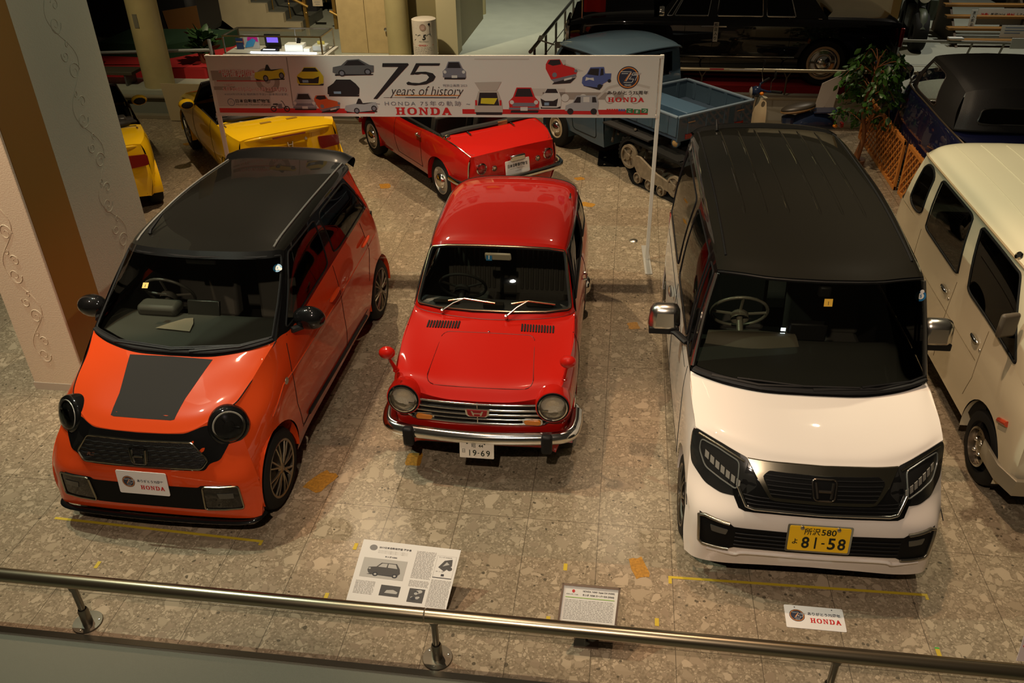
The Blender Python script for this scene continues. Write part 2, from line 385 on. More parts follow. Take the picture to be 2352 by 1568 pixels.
def slab(name, x0, y0, x1, y1, z0, z1, m, bev=0):
    mb = MB(); mb.box(((x0+x1)/2, (y0+y1)/2, (z0+z1)/2), (x1-x0, y1-y0, z1-z0)); return struct(mb.build(name, m, smooth=0, bevel=bev))
# ---------------------------------------------------------------- shared car parts
def tyre(root, u, v, w, R, wd, rimr, side, name='wheel', white=0):
    h = wd/2; mb = MB()
    prof = [(rimr, -h*.8), (rimr+.01, -h), (R-.03, -h), (R-.008, -h*.8), (R, -h*.5), (R, h*.5), (R-.008, h*.8), (R-.03, h), (rimr+.01, h), (rimr, h*.8)]
    mb.lathe(prof, A(u, v, w), (1, 0, 0), 40); mb.lathe([(.001, -h*.3), (rimr, -h*.3)], A(u, v, w), (1, 0, 0), 24)
    if white: mb.lathe([(rimr+.012, side*(h+.001)), (rimr+.045, side*(h+.001))], A(u, v, w), (1, 0, 0), 40, mi=1)
    return mb.build(name, [rubber, mat('whitewall', (.55, .38, .22), .6)], root, smooth=40)
def rim_disc(t, u, v, w, r, side, m, dish=.03, hub=None, holes=0):
    mb = MB(); s = side
    mb.lathe([(r, 0), (r, s*.012), (r-.012, s*.014), (r-.03, -s*.01), (r*.62, -s*.006), (r*.5, s*.018), (r*.3, s*.022), (.0005, s*.024)], A(u, v, w), (1, 0, 0), 36)
    o = mb.build('rim', m, t, smooth=40)
    if hub:
        mb = MB(); mb.lathe([(r*.58, s*.0), (r*.56, s*.02), (r*.42, s*.045), (r*.2, s*.056), (.0005, s*.058)], A(u, v, w), (1, 0, 0), 28); mb.build('hub_cap', hub, t, smooth=50)
    if holes:
        mb = MB()
        for k in range(holes):
            a = 2*math.pi*k/holes; c = A(u+s*.004, v+r*.72*math.cos(a), w+r*.72*math.sin(a)); mb.lathe([(.0005, s*.006), (.024, s*.006)], c, (1, 0, 0), 12)
        mb.build('rim_slots', rubber, t)
    return o
def rim_spokes(t, u, v, w, r, side, m, n=10, split=True):
    mb = MB(); s = side
    mb.lathe([(r, -s*.04), (r, s*.006), (r-.006, s*.01), (r-.018, s*.006), (r-.02, -s*.04)], A(u, v, w), (1, 0, 0), 40)
    mb.lathe([(.05, -s*.02), (.05, s*.0), (.035, s*.008), (.0005, s*.008)], A(u, v, w), (1, 0, 0), 20)
    for k in range(n):
        a = 2*math.pi*k/n; d = A(0, math.cos(a), math.sin(a)); q = A(0, -math.sin(a), math.cos(a))
        for sg in ((-1, 1) if split else (0,)):
            p0 = A(u, v, w)+d*.035+A(s*.002, 0, 0); p1 = A(u, v, w)+d*(r-.012)+q*sg*.026
            mb.tube([p0, (p0+p1)/2+A(s*.006, 0, 0), p1], [.011, .008, .007], 6)
    o = mb.build('rim', m, t, smooth=40)
    mb = MB(); mb.lathe([(r-.01, -s*.05), (.0005, -s*.05)], A(u, v, w), (1, 0, 0), 24); mb.build('brake_disc', mat('brake_grey', (.05, .05, .05), .5, .5), t)
    return o
def arch_lip(mb, G, av, aw, ar, u, depth=.25, n=28, a0=-10, a1=190):
    ring = []
    for k in range(n+1):
        a = R_(a0+(a1-a0)*k/n); ring.append((av+ar*math.cos(a), aw+ar*math.sin(a)))
    mb.grid(np.array([[A(uu, q[0], q[1]) for q in ring] for uu in (u, u-depth)]))
def seat(root, u, v, w, wd, m, back=.55, ribs=0, lean=.18, head=False):
    mb = MB(); mb.box((u, v, w), (wd, .48, .16))
    o = mb.build('seat', m, root, bevel=.04)
    mb = MB(); ca, sa = math.cos(lean), math.sin(lean); rot = np.array([[1, 0, 0], [0, ca, sa], [0, -sa, ca]])
    mb.box(A(u, v+.25+back*.5*sa, w+.06+back*.5*ca), (wd, .12, back), rot)
    if ribs:
        for k in range(ribs):
            x = u-wd*.38+wd*.76*k/(ribs-1); mb.tube([rot@A(0, -.062, -back*.42)+A(x, v+.25+back*.5*sa, w+.06+back*.5*ca), rot@A(0, -.062, back*.30)+A(x, v+.25+back*.5*sa, w+.06+back*.5*ca)], wd*.035, 6)
    bk = mb.build('backrest', m, o, bevel=.03)
    if head:
        mb = MB(); mb.box(A(u, v+.28+back*sa, w+.12+back*ca), (wd*.5, .09, .18), rot); mb.build('headrest', m, o, bevel=.04)
    return o
def steering(root, u, v, w, r, m, tilt=55, spokes=2):
    t = R_(tilt); ax = A(0, -math.cos(t), -math.sin(t)); mb = MB()
    ax = A(0, math.cos(t), math.sin(t)); a = A(1, 0, 0); b = np.cross(ax, a); c = A(u, v, w)
    mb.tube([c+r*(math.cos(q)*a+math.sin(q)*b) for q in np.arange(28)*2*math.pi/28], .011, 8, closed=True)
    for q in ([0, math.pi, -math.pi/2] if spokes == 3 else [R_(200), R_(-20)]): mb.tube([c-ax*.02, c+r*(math.cos(q)*a+math.sin(q)*b)], .01, 6)
    mb.lathe([(.06, -.04), (.06, 0), (.045, .015), (.0005, .02)], c-ax*.02, ax, 16); mb.tube([c-ax*.02, c-ax*.35], .022, 8)
    return mb.build('steering_wheel', m, root, smooth=50)
def line_on(mb, G, st, r=.003, off=0, n=8): mb.tube(gpath(G, st, off, n), r, 5)
# ---------------------------------------------------------------- shapes laid onto a curved panel
def surf_fn(G, ia, ib, ic):
    G = np.asarray(G, float); r, c = G.shape[:2]
    def f(a, b):
        d = (G[..., ia]-a)**2+(G[..., ib]-b)**2; i, j = np.unravel_index(np.argmin(d), d.shape); s, t = i/(r-1), j/(c-1)
        for _ in range(5):
            p = gsample(G, s, t); e = np.array([a-p[ia], b-p[ib]])
            if abs(e).max() < 1e-5: break
            h = 1e-3; s1, t1 = (s+h if s < .5 else s-h), (t+h if t < .5 else t-h)
            ps, pt = (gsample(G, s1, t)-p)/(s1-s), (gsample(G, s, t1)-p)/(t1-t)
            J = np.array([[ps[ia], pt[ia]], [ps[ib], pt[ib]]])
            if abs(np.linalg.det(J)) < 1e-9: break
            ds, dt = np.linalg.solve(J, e); s += max(-.1, min(.1, ds)); t += max(-.1, min(.1, dt)); s, t = min(max(s, 0), 1), min(max(t, 0), 1)
        return gsample(G, s, t)[ic]
    return f
def conform(mb, pts, f, ia, ib, ic, off, thick=.01, cell=.05, mi=None):
    bm = bmesh.new(); vs = []
    for a, b in pts:
        p = [0, 0, 0]; p[ia] = a; p[ib] = b; vs.append(bm.verts.new(p))
    bm.faces.new(vs); P = np.array(pts); lo, hi = P.min(0), P.max(0)
    for k, ax in ((0, ia), (1, ib)):
        n = int((hi[k]-lo[k])/cell)
        for q in range(1, n+1):
            co = [0, 0, 0]; co[ax] = lo[k]+(hi[k]-lo[k])*q/(n+1); no = [0, 0, 0]; no[ax] = 1
            bmesh.ops.bisect_plane(bm, geom=bm.verts[:]+bm.edges[:]+bm.faces[:], plane_co=co, plane_no=no)
    for v in bm.verts: v.co[ic] = f(v.co[ia], v.co[ib])+off
    bmesh.ops.recalc_face_normals(bm, faces=bm.faces)
    if thick:
        ret = bmesh.ops.extrude_face_region(bm, geom=bm.faces[:])
        for g in ret['geom']:
            if isinstance(g, bmesh.types.BMVert): g.co[ic] -= math.copysign(thick, off)
    bm.verts.index_update(); mb.add([v.co[:] for v in bm.verts], [[v.index for v in q.verts] for q in bm.faces], mi); bm.free(); return mb
def cpath(pts, f, ia, ib, ic, off, n=6, closed=False):
    out = []; q = list(pts)+([pts[0]] if closed else [])
    for (a, b), (c, d) in zip(q[:-1], q[1:]):
        for k in range(n): out.append((a+(c-a)*k/n, b+(d-b)*k/n))
    if not closed: out.append(q[-1])
    res = []
    for a, b in out:
        p = [0, 0, 0]; p[ia] = a; p[ib] = b; p[ic] = f(a, b)+off; res.append(A(*p))
    return res
def rounded(pts, r=.02, n=4):
    out = []; m = len(pts)
    for i in range(m):
        p, q, s = A(*pts[i-1]), A(*pts[i]), A(*pts[(i+1) % m]); d1, d2 = p-q, s-q; k1, k2 = min(r, np.linalg.norm(d1)*.45), min(r, np.linalg.norm(d2)*.45)
        a, b = q+unit(d1)*k1, q+unit(d2)*k2
        for t in np.arange(n+1)/n: out.append(tuple((1-t)**2*a+2*t*(1-t)*q+t*t*b))
    return out
def panel(name, ctrl, m, root, n=7, symm=True, smooth=60, keep=None):
    G = crp(ctrl, n); mb = MB(); mb.grid(sym(G) if symm else G); return G, mb.build(name, m, root, smooth=smooth)
def both(fn):
    for s in (-1, 1): fn(s)
def side_windows(root, S, rects, body_m, glassm, trim=rubber, name='cabin_side', tr=.007, skip=()):
    ks = split(S, rects); mb = MB(); mb.grid(S, keep=ks[0]); mb.mirror(); mb.sep(name, body_m, root, smooth=60)
    for s in (1, -1):
        for k in range(len(rects)):
            mb = MB(); mb.grid(S, keep=ks[k+1])
            if s < 0: mb.v = [(-x, y, z) for x, y, z in mb.v]
            g = mb.build('side_window', glassm, root, smooth=60)
            mb = MB(); pa = rrect(*rects[k], 4); pa.append(pa[0]); mb.tube(gpath(S, pa, 0, 4)[:-1], tr, 6, closed=True)
            if s < 0: mb.v = [(-x, y, z) for x, y, z in mb.v]
            mb.build('window_trim', trim, g)
def logo75(pl, mb, x, y, r, e=.001, mi=(0, 1, 2)):  # round anniversary badge: dark disc, orange ring, outlined 75
    pl.disk(mb, x, y, r, e, mi[0], 32); pl.ring(mb, x, y, r*.82, r*.92, e+.0006, mi[1])
    q = lambda pts: [(x+a*r, y+b*r) for a, b in pts]
    pl.poly(mb, q([(-.15, -.30), (.30, .42), (.12, .42), (-.33, -.30)]), e+.0008, mi[1])
    for L in ([(-.68, .52), (.25, .52), (-.15, -.30)], [(-.60, .36), (-.02, .36)], [(.28, .10), (.08, -.12), (.5, -.12), (.36, -.42), (-.38, -.42)], [(1.1, .42), (.42, .42), (.3, .22), (.82, .22), (.62, -.26)], [(1.1, .42), (1.0, .3), (.5, .3)]): pl.line(mb, q(L), r*.055, e+.001, mi[2])
    pl.text(mb, 'YEARS', x, y-r*.66, w=r*.62, bold=.02, e=e+.001, mi=mi[2], center=True)
# ---------------------------------------------------------------- red classic two-door car (centre)
def red_car():
    root = empty('classic_car', (-.872, 4.44, 0), -.0126)
    tag(root, 'small red classic two-door car with round headlights, chrome grille and plate 19-69', 'car')
    red = paint('paint_red', (.44, .009, .004), .38, 1); P = lambda n, g, m, **k: None
    # ---- sides
    vs_ = [.115, .20, .36, .50, .72, .95, 1.4, 1.8, 2.2, 2.5, 2.78, 2.93]
    hw = [.585, .615, .635, .643, .645, .645, .646, .647, .647, .642, .615, .54]
    top = [.735, .765, .80, .82, .85, .875, .885, .89, .89, .885, .865, .84]
    rows = []
    for k, (f, t) in enumerate([(.90, 0), (.965, .18), (1, .42), (1.005, .66), (.985, .86), (.935, 1.0)]):
        rows.append([(h*f, v, .20+(tp-.20)*t) for h, v, tp in zip(hw, vs_, top)])
    G = crp(rows, 7, 10); G, keep = arch_cut(G, [(.50, .265, .29), (2.50, .265, .29)])
    mb = MB(); mb.grid(G, keep=keep)
    for av in (.50, 2.50): arch_lip(mb, G, av, .265, .29, .638, .3)
    mb.mirror(); body = mb.sep('body', [red], root, smooth=45)
    mb = MB()
    for st in ([(1, .35), (.18, .365)], [(.18, .365), (.12, .44), (.12, .62)], [(.12, .62), (.3, .645), (1, .645)]): line_on(mb, G, st, .0035)
    mb.mirror(); mb.sep('door_seam', rubber, body)
    mb = MB()
    for t_ in (.60,):
        p = gsample(G, .80, t_); mb.tube([p+A(0, -.05, 0), p+A(.022, -.045, .0), p+A(.025, .04, 0), p+A(.0, .05, 0)], .008, 6); mb.lathe([(.014, -.002), (.014, .012), (.0005, .016)], p+A(0, .07, 0), (1, 0, 0), 10)
    mb.mirror(); mb.sep('door_handle', chrome, body)
    # ---- bonnet
    ue = [A(r[0], r[1], r[2]) for r in rows[-1]]
    hr = [[(0, .045, .655), (.22, .05, .66), (.40, .075, .685), (.49, .10, .715), ue[0]],
          [(0, .15, .725), (.22, .155, .73), (.40, .17, .755), (.50, .19, .77), ue[1]],
          [(0, .32, .775), (.22, .325, .777), (.40, .34, .79), (.52, .355, .80), ue[2]],
          [(0, .52, .815), (.22, .53, .816), (.42, .545, .818), (.55, .56, .825), (.612, .58, .828)],
          [(0, .70, .845), (.24, .715, .845), (.44, .75, .845), (.56, .80, .853), (.606, .84, .861)],
          [(0, .775, .862), (.25, .795, .864), (.46, .835, .868), (.565, .88, .872), (.603, .93, .874)]]
    Hh = crp(hr, 8, 8); H = sym(Hh); mb = MB(); mb.grid(H); mb.build('bonnet', red, root, smooth=60)
    mb = MB()
    def hp(u, v):  # height of the bonnet at u, v
        d = (Hh[..., 0]-abs(u))**2+(Hh[..., 1]-v)**2; i, j = np.unravel_index(np.argmin(d), d.shape); return Hh[i, j, 2]
    seam = rrect(-.335, .335, .125, .635, .05, .06, 4); seam.append(seam[0]); pts = []
    for (a, b), (c, d) in zip(seam[:-1], seam[1:]):
        for k in range(6):
            u, v = a+(c-a)*k/6, b+(d-b)*k/6; u *= 1+.10*(.6-v)/.5; pts.append(A(u, v, hp(u, v)+.0))
    pts = np.array(pts); k = len(pts)
    for _ in range(4): pts = np.concatenate([pts[:, :2], ((np.roll(pts, 1, 0)+2*pts+np.roll(pts, -1, 0))/4)[:, 2:]], 1)
    mb.tube(pts, .0028, 5, closed=True); mb.tube(cr([tuple(A(*p)+A(0, 0, .001)) for p in [(-q[0], q[1], q[2]) for q in hr[-1][::-1]]+hr[-1][1:]], 5), .003, 5); mb.build('bonnet_seam', mat('seam_red', (.10, .003, .002), .5), root)
    mb = MB()
    for s in (-1, 1):
        for k in range(12):
            u = .345*s+(k-5.5)*.0205; v = .705+.012*abs(u)
            mb.box((u, v, hp(u, v)+.001), (.0115, .075, .012), np.array([[1, -.04*s, 0], [.04*s, 1, 0], [0, .18, 1]]))
    mb.sep('bonnet_louvre', rubber, root)
    mb = MB(); mb.lathe([(.008, -.005), (.008, .008), (.004, .012), (.0005, .013)], A(.0, .64, hp(0, .64)), (0, 0, 1), 10); mb.build('washer_nozzle', chrome, root)
    # ---- roof
    e = lambda s, v, w: (s, v, w)
    rr = [[(0, 1.225, 1.278), (.25, 1.23, 1.275), (.42, 1.235, 1.262), (.49, 1.245, 1.24), (.512, 1.25, 1.22)],
          [(0, 1.32, 1.305), (.25, 1.325, 1.30), (.42, 1.33, 1.282), (.50, 1.345, 1.255), (.525, 1.36, 1.225)],
          [(0, 1.6, 1.335), (.25, 1.6, 1.328), (.43, 1.6, 1.305), (.51, 1.6, 1.268), (.538, 1.6, 1.232)],
          [(0, 2.0, 1.342), (.25, 2.0, 1.335), (.43, 2.0, 1.31), (.515, 2.0, 1.272), (.543, 2.0, 1.234)],
          [(0, 2.35, 1.318), (.25, 2.35, 1.312), (.43, 2.33, 1.292), (.51, 2.31, 1.258), (.54, 2.30, 1.222)],
          [(0, 2.60, 1.262), (.25, 2.59, 1.258), (.42, 2.555, 1.244), (.50, 2.51, 1.222), (.53, 2.47, 1.20)]]
    Rh = crp(rr, 6, 8); mb = MB(); mb.grid(sym(Rh)); roof = mb.build('roof', red, root, smooth=60)
    mb = MB(); mb.tube([A(*r[-1])+A(.004, 0, -.002) for r in cr([q[-1:] for q in rr], 4)[:, :1]] if 0 else [p+A(.004, 0, -.002) for p in Rh[:, -1]], .006, 6); mb.mirror(); mb.sep('drip_rail', chrome, roof)
    mb = MB(); mb.tube(sym(Rh)[-1]+A(0, .004, 0), .007, 6); mb.build('rear_trim', chrome, roof)
    mb = MB(); mb.box((.49, 2.07, 1.287), (.02, .05, .02)); mb.tube([(.49, 2.07, 1.29), (.492, 2.10, 1.32)], .006, 6); mb.build('aerial_mount', chrome, roof)
    # ---- windscreen panel: red surround with rounded glass
    wr = [[(0, .775, .862), (.25, .795, .864), (.46, .835, .868), (.565, .88, .872), (.603, .93, .874)],
          [(0, .83, .915), (.25, .84, .915), (.44, .865, .917), (.55, .905, .92), (.588, .95, .923)],
          [(0, 1.02, 1.10), (.24, 1.025, 1.10), (.42, 1.045, 1.10), (.515, 1.07, 1.098), (.55, 1.10, 1.09)],
          [(0, 1.225, 1.278), (.25, 1.23, 1.275), (.42, 1.235, 1.262), (.49, 1.245, 1.24), (.512, 1.25, 1.22)]]
    Wf = sym(crp(wr, 14, 12)); q = (.30, .945, .088, .912, .10, .055)
    ks = split(Wf, [q]); mb = MB(); mb.grid(Wf, keep=ks[0]); mb.build('windscreen_surround', red, root, smooth=60)
    mb = MB(); mb.grid(Wf, keep=ks[1]); ws = mb.build('windscreen', glass_d, root, smooth=60, recalc=True)
    sg = 1 if gnormal(Wf, .5, .5)[2] > 0 else -1
    path = rrect(*q, 6)+[rrect(*q, 6)[0]]
    mb = MB(); mb.tube([gsample(Wf, a, b)+sg*gnormal(Wf, a, b)*.004 for a, b in path[:-1]] if 0 else gpath(Wf, path, .003, 5, sg)[:-1], .014, 8, closed=True); mb.build('windscreen_gasket', rubber, ws)
    mb = MB(); mb.tube(gpath(Wf, path, .014, 5, sg)[:-1], .006, 6, closed=True); mb.build('windscreen_trim', mat('brass_trim', (.75, .60, .36), .2, 1), ws)
    # ---- cabin sides with windows
    bot = [(.603, .93, .874), (.604, 1.25, .882), (.605, 1.75, .89), (.605, 2.2, .89), (.60, 2.55, .885), (.55, 2.80, .86)]
    topp = [(.512, 1.25, 1.22), (.530, 1.45, 1.228), (.541, 1.75, 1.234), (.542, 2.1, 1.23), (.537, 2.33, 1.215), (.53, 2.47, 1.20)]
    mid = [((a[0]+b[0])/2+.012, (a[1]+b[1])/2, (a[2]+b[2])/2) for a, b in zip(bot, topp)]
    S = crp([bot, mid, topp], 14, 14); q1 = (.10, .92, .055, .50, .12, .02); q2 = (.10, .92, .54, .86, .15, .05)
    ks = split(S, [q1, q2]); mb = MB(); mb.grid(S, keep=ks[0]); mb.mirror(); mb.sep('cabin_side', red, root, smooth=60)
    for s in (1, -1):
        for kk in ((2,) if s > 0 else (1, 2)):
            mb = MB(); mb.grid(S, keep=ks[kk])
            if s < 0: mb.v = [(-x, y, z) for x, y, z in mb.v]
            w_ = mb.build('side_window', glass_d, root, smooth=60)
        mb = MB()
        for qq in (q1, q2):
            pa = rrect(*qq, 4); pa.append(pa[0]); mb.tube(gpath(S, pa, 0, 4)[:-1], .008, 6, closed=True)
        if s < 0: mb.v = [(-x, y, z) for x, y, z in mb.v]
        mb.build('window_trim', rubber, root)
        mb = MB(); mb.tube([p+A(.004, 0, 0) for p in S[:, 0]], .006, 6)
        if s < 0: mb.v = [(-x, y, z) for x, y, z in mb.v]
        mb.build('pillar_trim', chrome, root)
    mb = MB(); g = [gsample(S, a, b)+A(.012, 0, 0) for a, b in ((.50, .05), (.90, .07), (.98, .20), (.78, .17), (.55, .06))]; mb.poly(g); mb.poly([p+A(.012, .02, .03) for p in g]); mb.build('wind_deflector', mat('smoked_sheet', (.22, .21, .18), .2, .3), root, smooth=0)
    # ---- tail
    tr = [[(0, 2.60, 1.262), (.25, 2.59, 1.258), (.42, 2.555, 1.244), (.50, 2.51, 1.222), (.53, 2.47, 1.20)],
          [(0, 2.80, 1.05), (.25, 2.79, 1.05), (.42, 2.76, 1.04), (.52, 2.71, 1.03), (.56, 2.66, 1.02)],
          [(0, 2.93, .86), (.25, 2.92, .86), (.42, 2.90, .86), (.52, 2.86, .86), (.55, 2.80, .86)],
          [(0, 2.99, .55), (.25, 2.985, .55), (.42, 2.97, .55), (.52, 2.945, .55), (.54, 2.93, .55)],
          [(0, 2.97, .22), (.25, 2.965, .22), (.42, 2.95, .22), (.47, 2.94, .21), (.486, 2.93, .20)]]
    mb = MB(); mb.grid(sym(crp(tr, 6, 6))); mb.build('tailgate', red, root, smooth=60)
    mb = MB(); T = crp(tr, 8, 8); mb.grid(T[2:15], keep=None); mb.v = [(x*.92, y+.006, z) for x, y, z in mb.v]; mb.mirror(); mb.sep('rear_window', glass_s, root)
    # ---- nose
    fr = [[(0, .045, .655), (.22, .05, .66), (.40, .075, .685), (.49, .10, .715), ue[0]],
          [(0, .055, .60), (.22, .06, .60), (.42, .08, .61), (.55, .10, .63), (.588, .125, .63)],
          [(0, .05, .53), (.22, .055, .53), (.42, .075, .53), (.55, .10, .53), (.588, .12, .53)],
          [(0, .03, .47), (.22, .035, .47), (.42, .055, .47), (.55, .085, .46), (.585, .115, .45)],
          [(0, .05, .33), (.22, .055, .33), (.42, .07, .33), (.52, .09, .33), (.565, .115, .33)],
          [(0, .10, .24), (.22, .105, .24), (.42, .12, .23), (.49, .12, .21), (.526, .115, .20)]]
    mb = MB(); Fr = crp(fr, 6, 8); mb.grid(sym(Fr)); mb.build('front_panel', red, root, smooth=50)
    # ---- grille: dark mesh panel, chrome frame and bars
    mb = MB(); gv = lambda u: .042+.16*u*u
    gp = [(-.50, .575), (-.43, .648), (.43, .648), (.50, .575), (.475, .505), (.44, .488), (-.44, .488), (-.475, .505)]
    mb.grid(np.array([[A(u*sc_, gv(u*sc_)-.012, z) for u in np.linspace(-1, 1, 25)] for z, sc_ in ((.648, .42), (.60, .49), (.545, .50), (.49, .45))])); gr = mb.build('grille', mat('grille_mesh', (.02, .018, .015), .5, .6, bump=.6, bscale=220), root)
    mb = MB(); bar = lambda z, x0, x1, r: mb.tube([A(u, gv(u)-.022, z) for u in np.linspace(x0, x1, 14)], r, 8)
    bar(.650, -.425, .425, .0075); bar(.606, -.475, -.075, .010); bar(.606, .075, .475, .010); bar(.568, -.50, -.075, .009); bar(.568, .075, .50, .009); bar(.530, -.50, .50, .006); bar(.494, -.455, .455, .0085)
    for s in (-1, 1): mb.tube([A(s*u, gv(u)-.018, z) for u, z in ((.455, .494), (.485, .51), (.515, .555), (.525, .60))], .007, 6)
    mb.tube([A(0, .025, .66), A(0, .02, .49)], .006, 6); mb.build('grille_bar', chrome, gr, smooth=50)
    mb = MB(); em = [(-.085, .615), (.085, .615), (.078, .565), (.06, .548), (-.06, .548), (-.078, .565)]
    mb.prism([A(a, .012, b) for a, b in em], (0, .02, 0)); eb = mb.build('emblem', chrome, gr, smooth=0, bevel=.004)
    mb = MB(); mb.prism([A(a*.82, .009, .582+(b-.582)*.76) for a, b in em], (0, .004, 0)); mb.prism([A(a, .006, b) for a, b in ((-.042, .602), (-.032, .602), (-.024, .586), (.024, .586), (.032, .602), (.042, .602), (.030, .566), (-.030, .566), )], (0, .003, 0), mi=1)
    mb.prism([A(a, .0045, b) for a, b in ((-.022, .5785), (.022, .5785), (.017, .562), (-.017, .562))], (0, .001, 0), mi=0)
    mb.build('emblem_badge', [mat('badge_red', (.30, .01, .015), .3), chrome], eb, smooth=0)
    # ---- lamps
    for s in (-1, 1):
        c = A(s*.508, .048, .645); ax = unit(A(s*.06, -1, .12)); mb = MB()
        mb.lathe([(.122, .14), (.122, .02), (.117, -.006), (.110, -.010)], c, -ax, 32); mb.lathe([(.110, -.010), (.103, -.012), (.099, .02)], c, -ax, 32, mi=1); h = mb.build('headlight', [red, rubber], root, smooth=40)
        mb = MB(); mb.lathe([(.100, .004), (.098, .016), (.090, .018)], c, ax, 32); mb.build('headlight_ring', chrome, h, smooth=40)
        mb = MB(); mb.lathe([(.0005, -.022), (.04, -.018), (.075, -.006), (.092, .008)], c, ax, 28); mb.build('reflector', mat('lamp_reflector', (.85, .80, .70), .38, .55, bump=.5, bscale=60), h)
        mb = MB(); mb.lathe([(.092, .012), (.085, .022), (.06, .033), (.03, .039), (.0005, .041)], c, ax, 28); mb.build('headlight_lens', mat_lens(), h, smooth=60)
        mb = MB(); c2 = A(s*.372, .04, .512)
        mb.prism([c2+A(a, 0, b) for a, b in rrect(-.068, .068, -.028, .030, .026, .026, 5)], (0, .05, 0)); tl = mb.build('turn_signal', chrome, root, smooth=30)
        mb = MB(); mb.prism([c2+A(a, -.012, b) for a, b in rrect(-.057, .057, -.020, .020, .02, .02, 5)], (0, .02, 0)); mb.build('amber_lens', mat('amber', (.72, .22, .012), .3, 0, 1), tl, smooth=30, bevel=.004)
        mb = MB(); p = gsample(G, .78, .10); mb.box((s*(p[0]+.006), .30, .655), (.012, .08, .03)); mb.build('side_marker', mat('amber', (.52, .15, .01)), root, bevel=.004)
    # ---- bumper with rubber guards
    mb = MB(); bpts = cr([(-.655, .30, .42), (-.652, .16, .415), (-.61, .055, .41), (-.45, .01, .405), (0, -.02, .40), (.45, .01, .405), (.61, .055, .41), (.652, .16, .415), (.655, .30, .42)], 8)
    mb.tube(bpts, .048, 14, flat=1, upv=(0, 0, 1)); mb.xf(lambda p: A(p[0], p[1], .405+(p[2]-.405)*1.0)); bu = mb.build('front_bumper', chrome, root, smooth=60)
    for s in (-1, 1):
        mb = MB(); mb.box((s*.475, -.04, .395), (.075, .055, .15)); mb.build('bumper_guard', blackpl, bu, bevel=.018)
        mb = MB(); mb.lathe([(.024, 0), (.022, .022), (.0005, .026)], A(s*.648, .10, .425), (s*.7, -.7, .1), 12); mb.build('bumper_end_cap', blackpl, bu)
    # ---- licence plate
    pl = Plane(A(-.118, -.075, .267), A(1, 0, 0), A(0, .16, .98)); mb = MB()
    mb.prism([pl.p(x, y, 0) for x, y in rrect(0, .236, 0, .128, .006, .006, 3)], pl.n*.004); lp = mb.build('license_plate', mat('plate_white', (.74, .68, .58), .4), root, smooth=0)
    mb = MB(); g_ = mat('plate_ink', (.012, .02, .012), .4)
    pl.text(mb, '昭', .083, .083, .027, .030, e=.006); pl.text(mb, '44', .130, .086, .032, .022, bold=.015, e=.006)
    pl.text(mb, '日', .018, .040, .020, .028, e=.006)
    for t_, x, wd in (('1', .066, .007), ('9', .090, .026), ('-', .124, .012), ('6', .146, .026), ('9', .183, .026)): 
        if t_ == '-': pl.rect(mb, x, .038, x+wd, .043, .006)
        elif t_ == '1': pl.rect(mb, x, .018, x+.006, .064, .006)
        else: pl.text(mb, t_, x, .018, wd, .046, bold=.012, e=.006)
    for x in (.052, .172): pl.disk(mb, x, .113, .006, .006, n=8)
    mb.build('plate_lettering', g_, lp, smooth=0)
    mb = MB(); mb.box((0, -.030, .355), (.10, .03, .05)); mb.build('plate_bracket', satin, root)
    # ---- mirrors on the wings
    for s in (-1, 1):
        b0 = A(s*.575, .165, .80); b1 = A(s*.595, .10, .93); hd = A(s*.60, .085, .985); mb = MB()
        mb.ell(hd, (.055, .042, .045), 18, 12); mi_ = mb.build('wing_mirror', red, root, smooth=60)
        mb = MB(); mb.tube([b0, b1], [.016, .010], 8); mb.lathe([(.022, -.01), (.020, .004), (.010, .012)], b0, (0, -.2, 1), 12); mb.build('mirror_stalk', red, mi_)
    # ---- wipers
    for u0, v0, u1, u2 in ((-.37, .835, -.21, .02), (.11, .79, .26, .46)):
        mb = MB(); z = lambda u, d: A(u, .845+.10*u*u+d, .935+d*.95)
        a0 = A(u0, v0-.02, .90); a1 = z(u1, .03)+A(0, -.02, .02)
        mb.tube([a0, a0+(a1-a0)*.5+A(0, 0, .012), a1], [.008, .007, .005], 6, flat=.6); mb.lathe([(.014, -.02), (.012, .008), (.0005, .012)], a0, (0, -.4, 1), 10)
        wp = mb.build('wiper', satin, root)
        mb = MB(); mb.tube([z(u1-.12, .012)+A(0, -.01, .014), z(u1, .028)+A(0, -.01, .016), z(u2, .012)+A(0, -.01, .014)], .006, 6); mb.build('wiper_blade', mat('brass_trim', (.75, .60, .36)), wp)
    # ---- cabin
    mb = MB(); mb.grid(crp([[(0, .80, .87), (.3, .82, .87), (.56, .93, .875)], [(0, .95, .905), (.3, .96, .905), (.56, 1.0, .90)], [(0, 1.03, .88), (.3, 1.03, .88), (.56, 1.06, .88)], [(0, 1.04, .70), (.3, 1.04, .70), (.56, 1.06, .70)]], 5)); mb.mirror(); da = mb.sep('dashboard', mat('dash_vinyl', (.022, .026, .028), .42), root)
    mb = MB()
    for u in (-.36, .34): mb.prism([A(u+a, .93+b, .912) for a, b in rrect(-.10, .10, -.022, .022, .02, .02, 4)], (0, 0, .006))
    mb.box((0, .90, .915), (.15, .05, .03)); mb.sep('dash_vent', rubber, da, smooth=0)
    mb = MB(); mb.box((0, 1.7, .30), (1.14, 1.9, .04)); mb.box((-.575, 1.75, .58), (.02, 1.8, .55)); mb.box((.575, 1.75, .58), (.02, 1.8, .55)); mb.box((0, 2.62, .70), (1.1, .3, .3)); mb.box((0, .90, .5), (1.1, .05, .6)); mb.build('cabin_lining', darkin, root)
    for u in (-.28, .29): seat(root, u, 1.52, .50, .44, seatm, .52, ribs=9)
    seat(root, 0, 2.2, .48, 1.0, seatm, .45, ribs=18)
    steering(root, -.28, 1.20, .90, .18, rubber, 32)
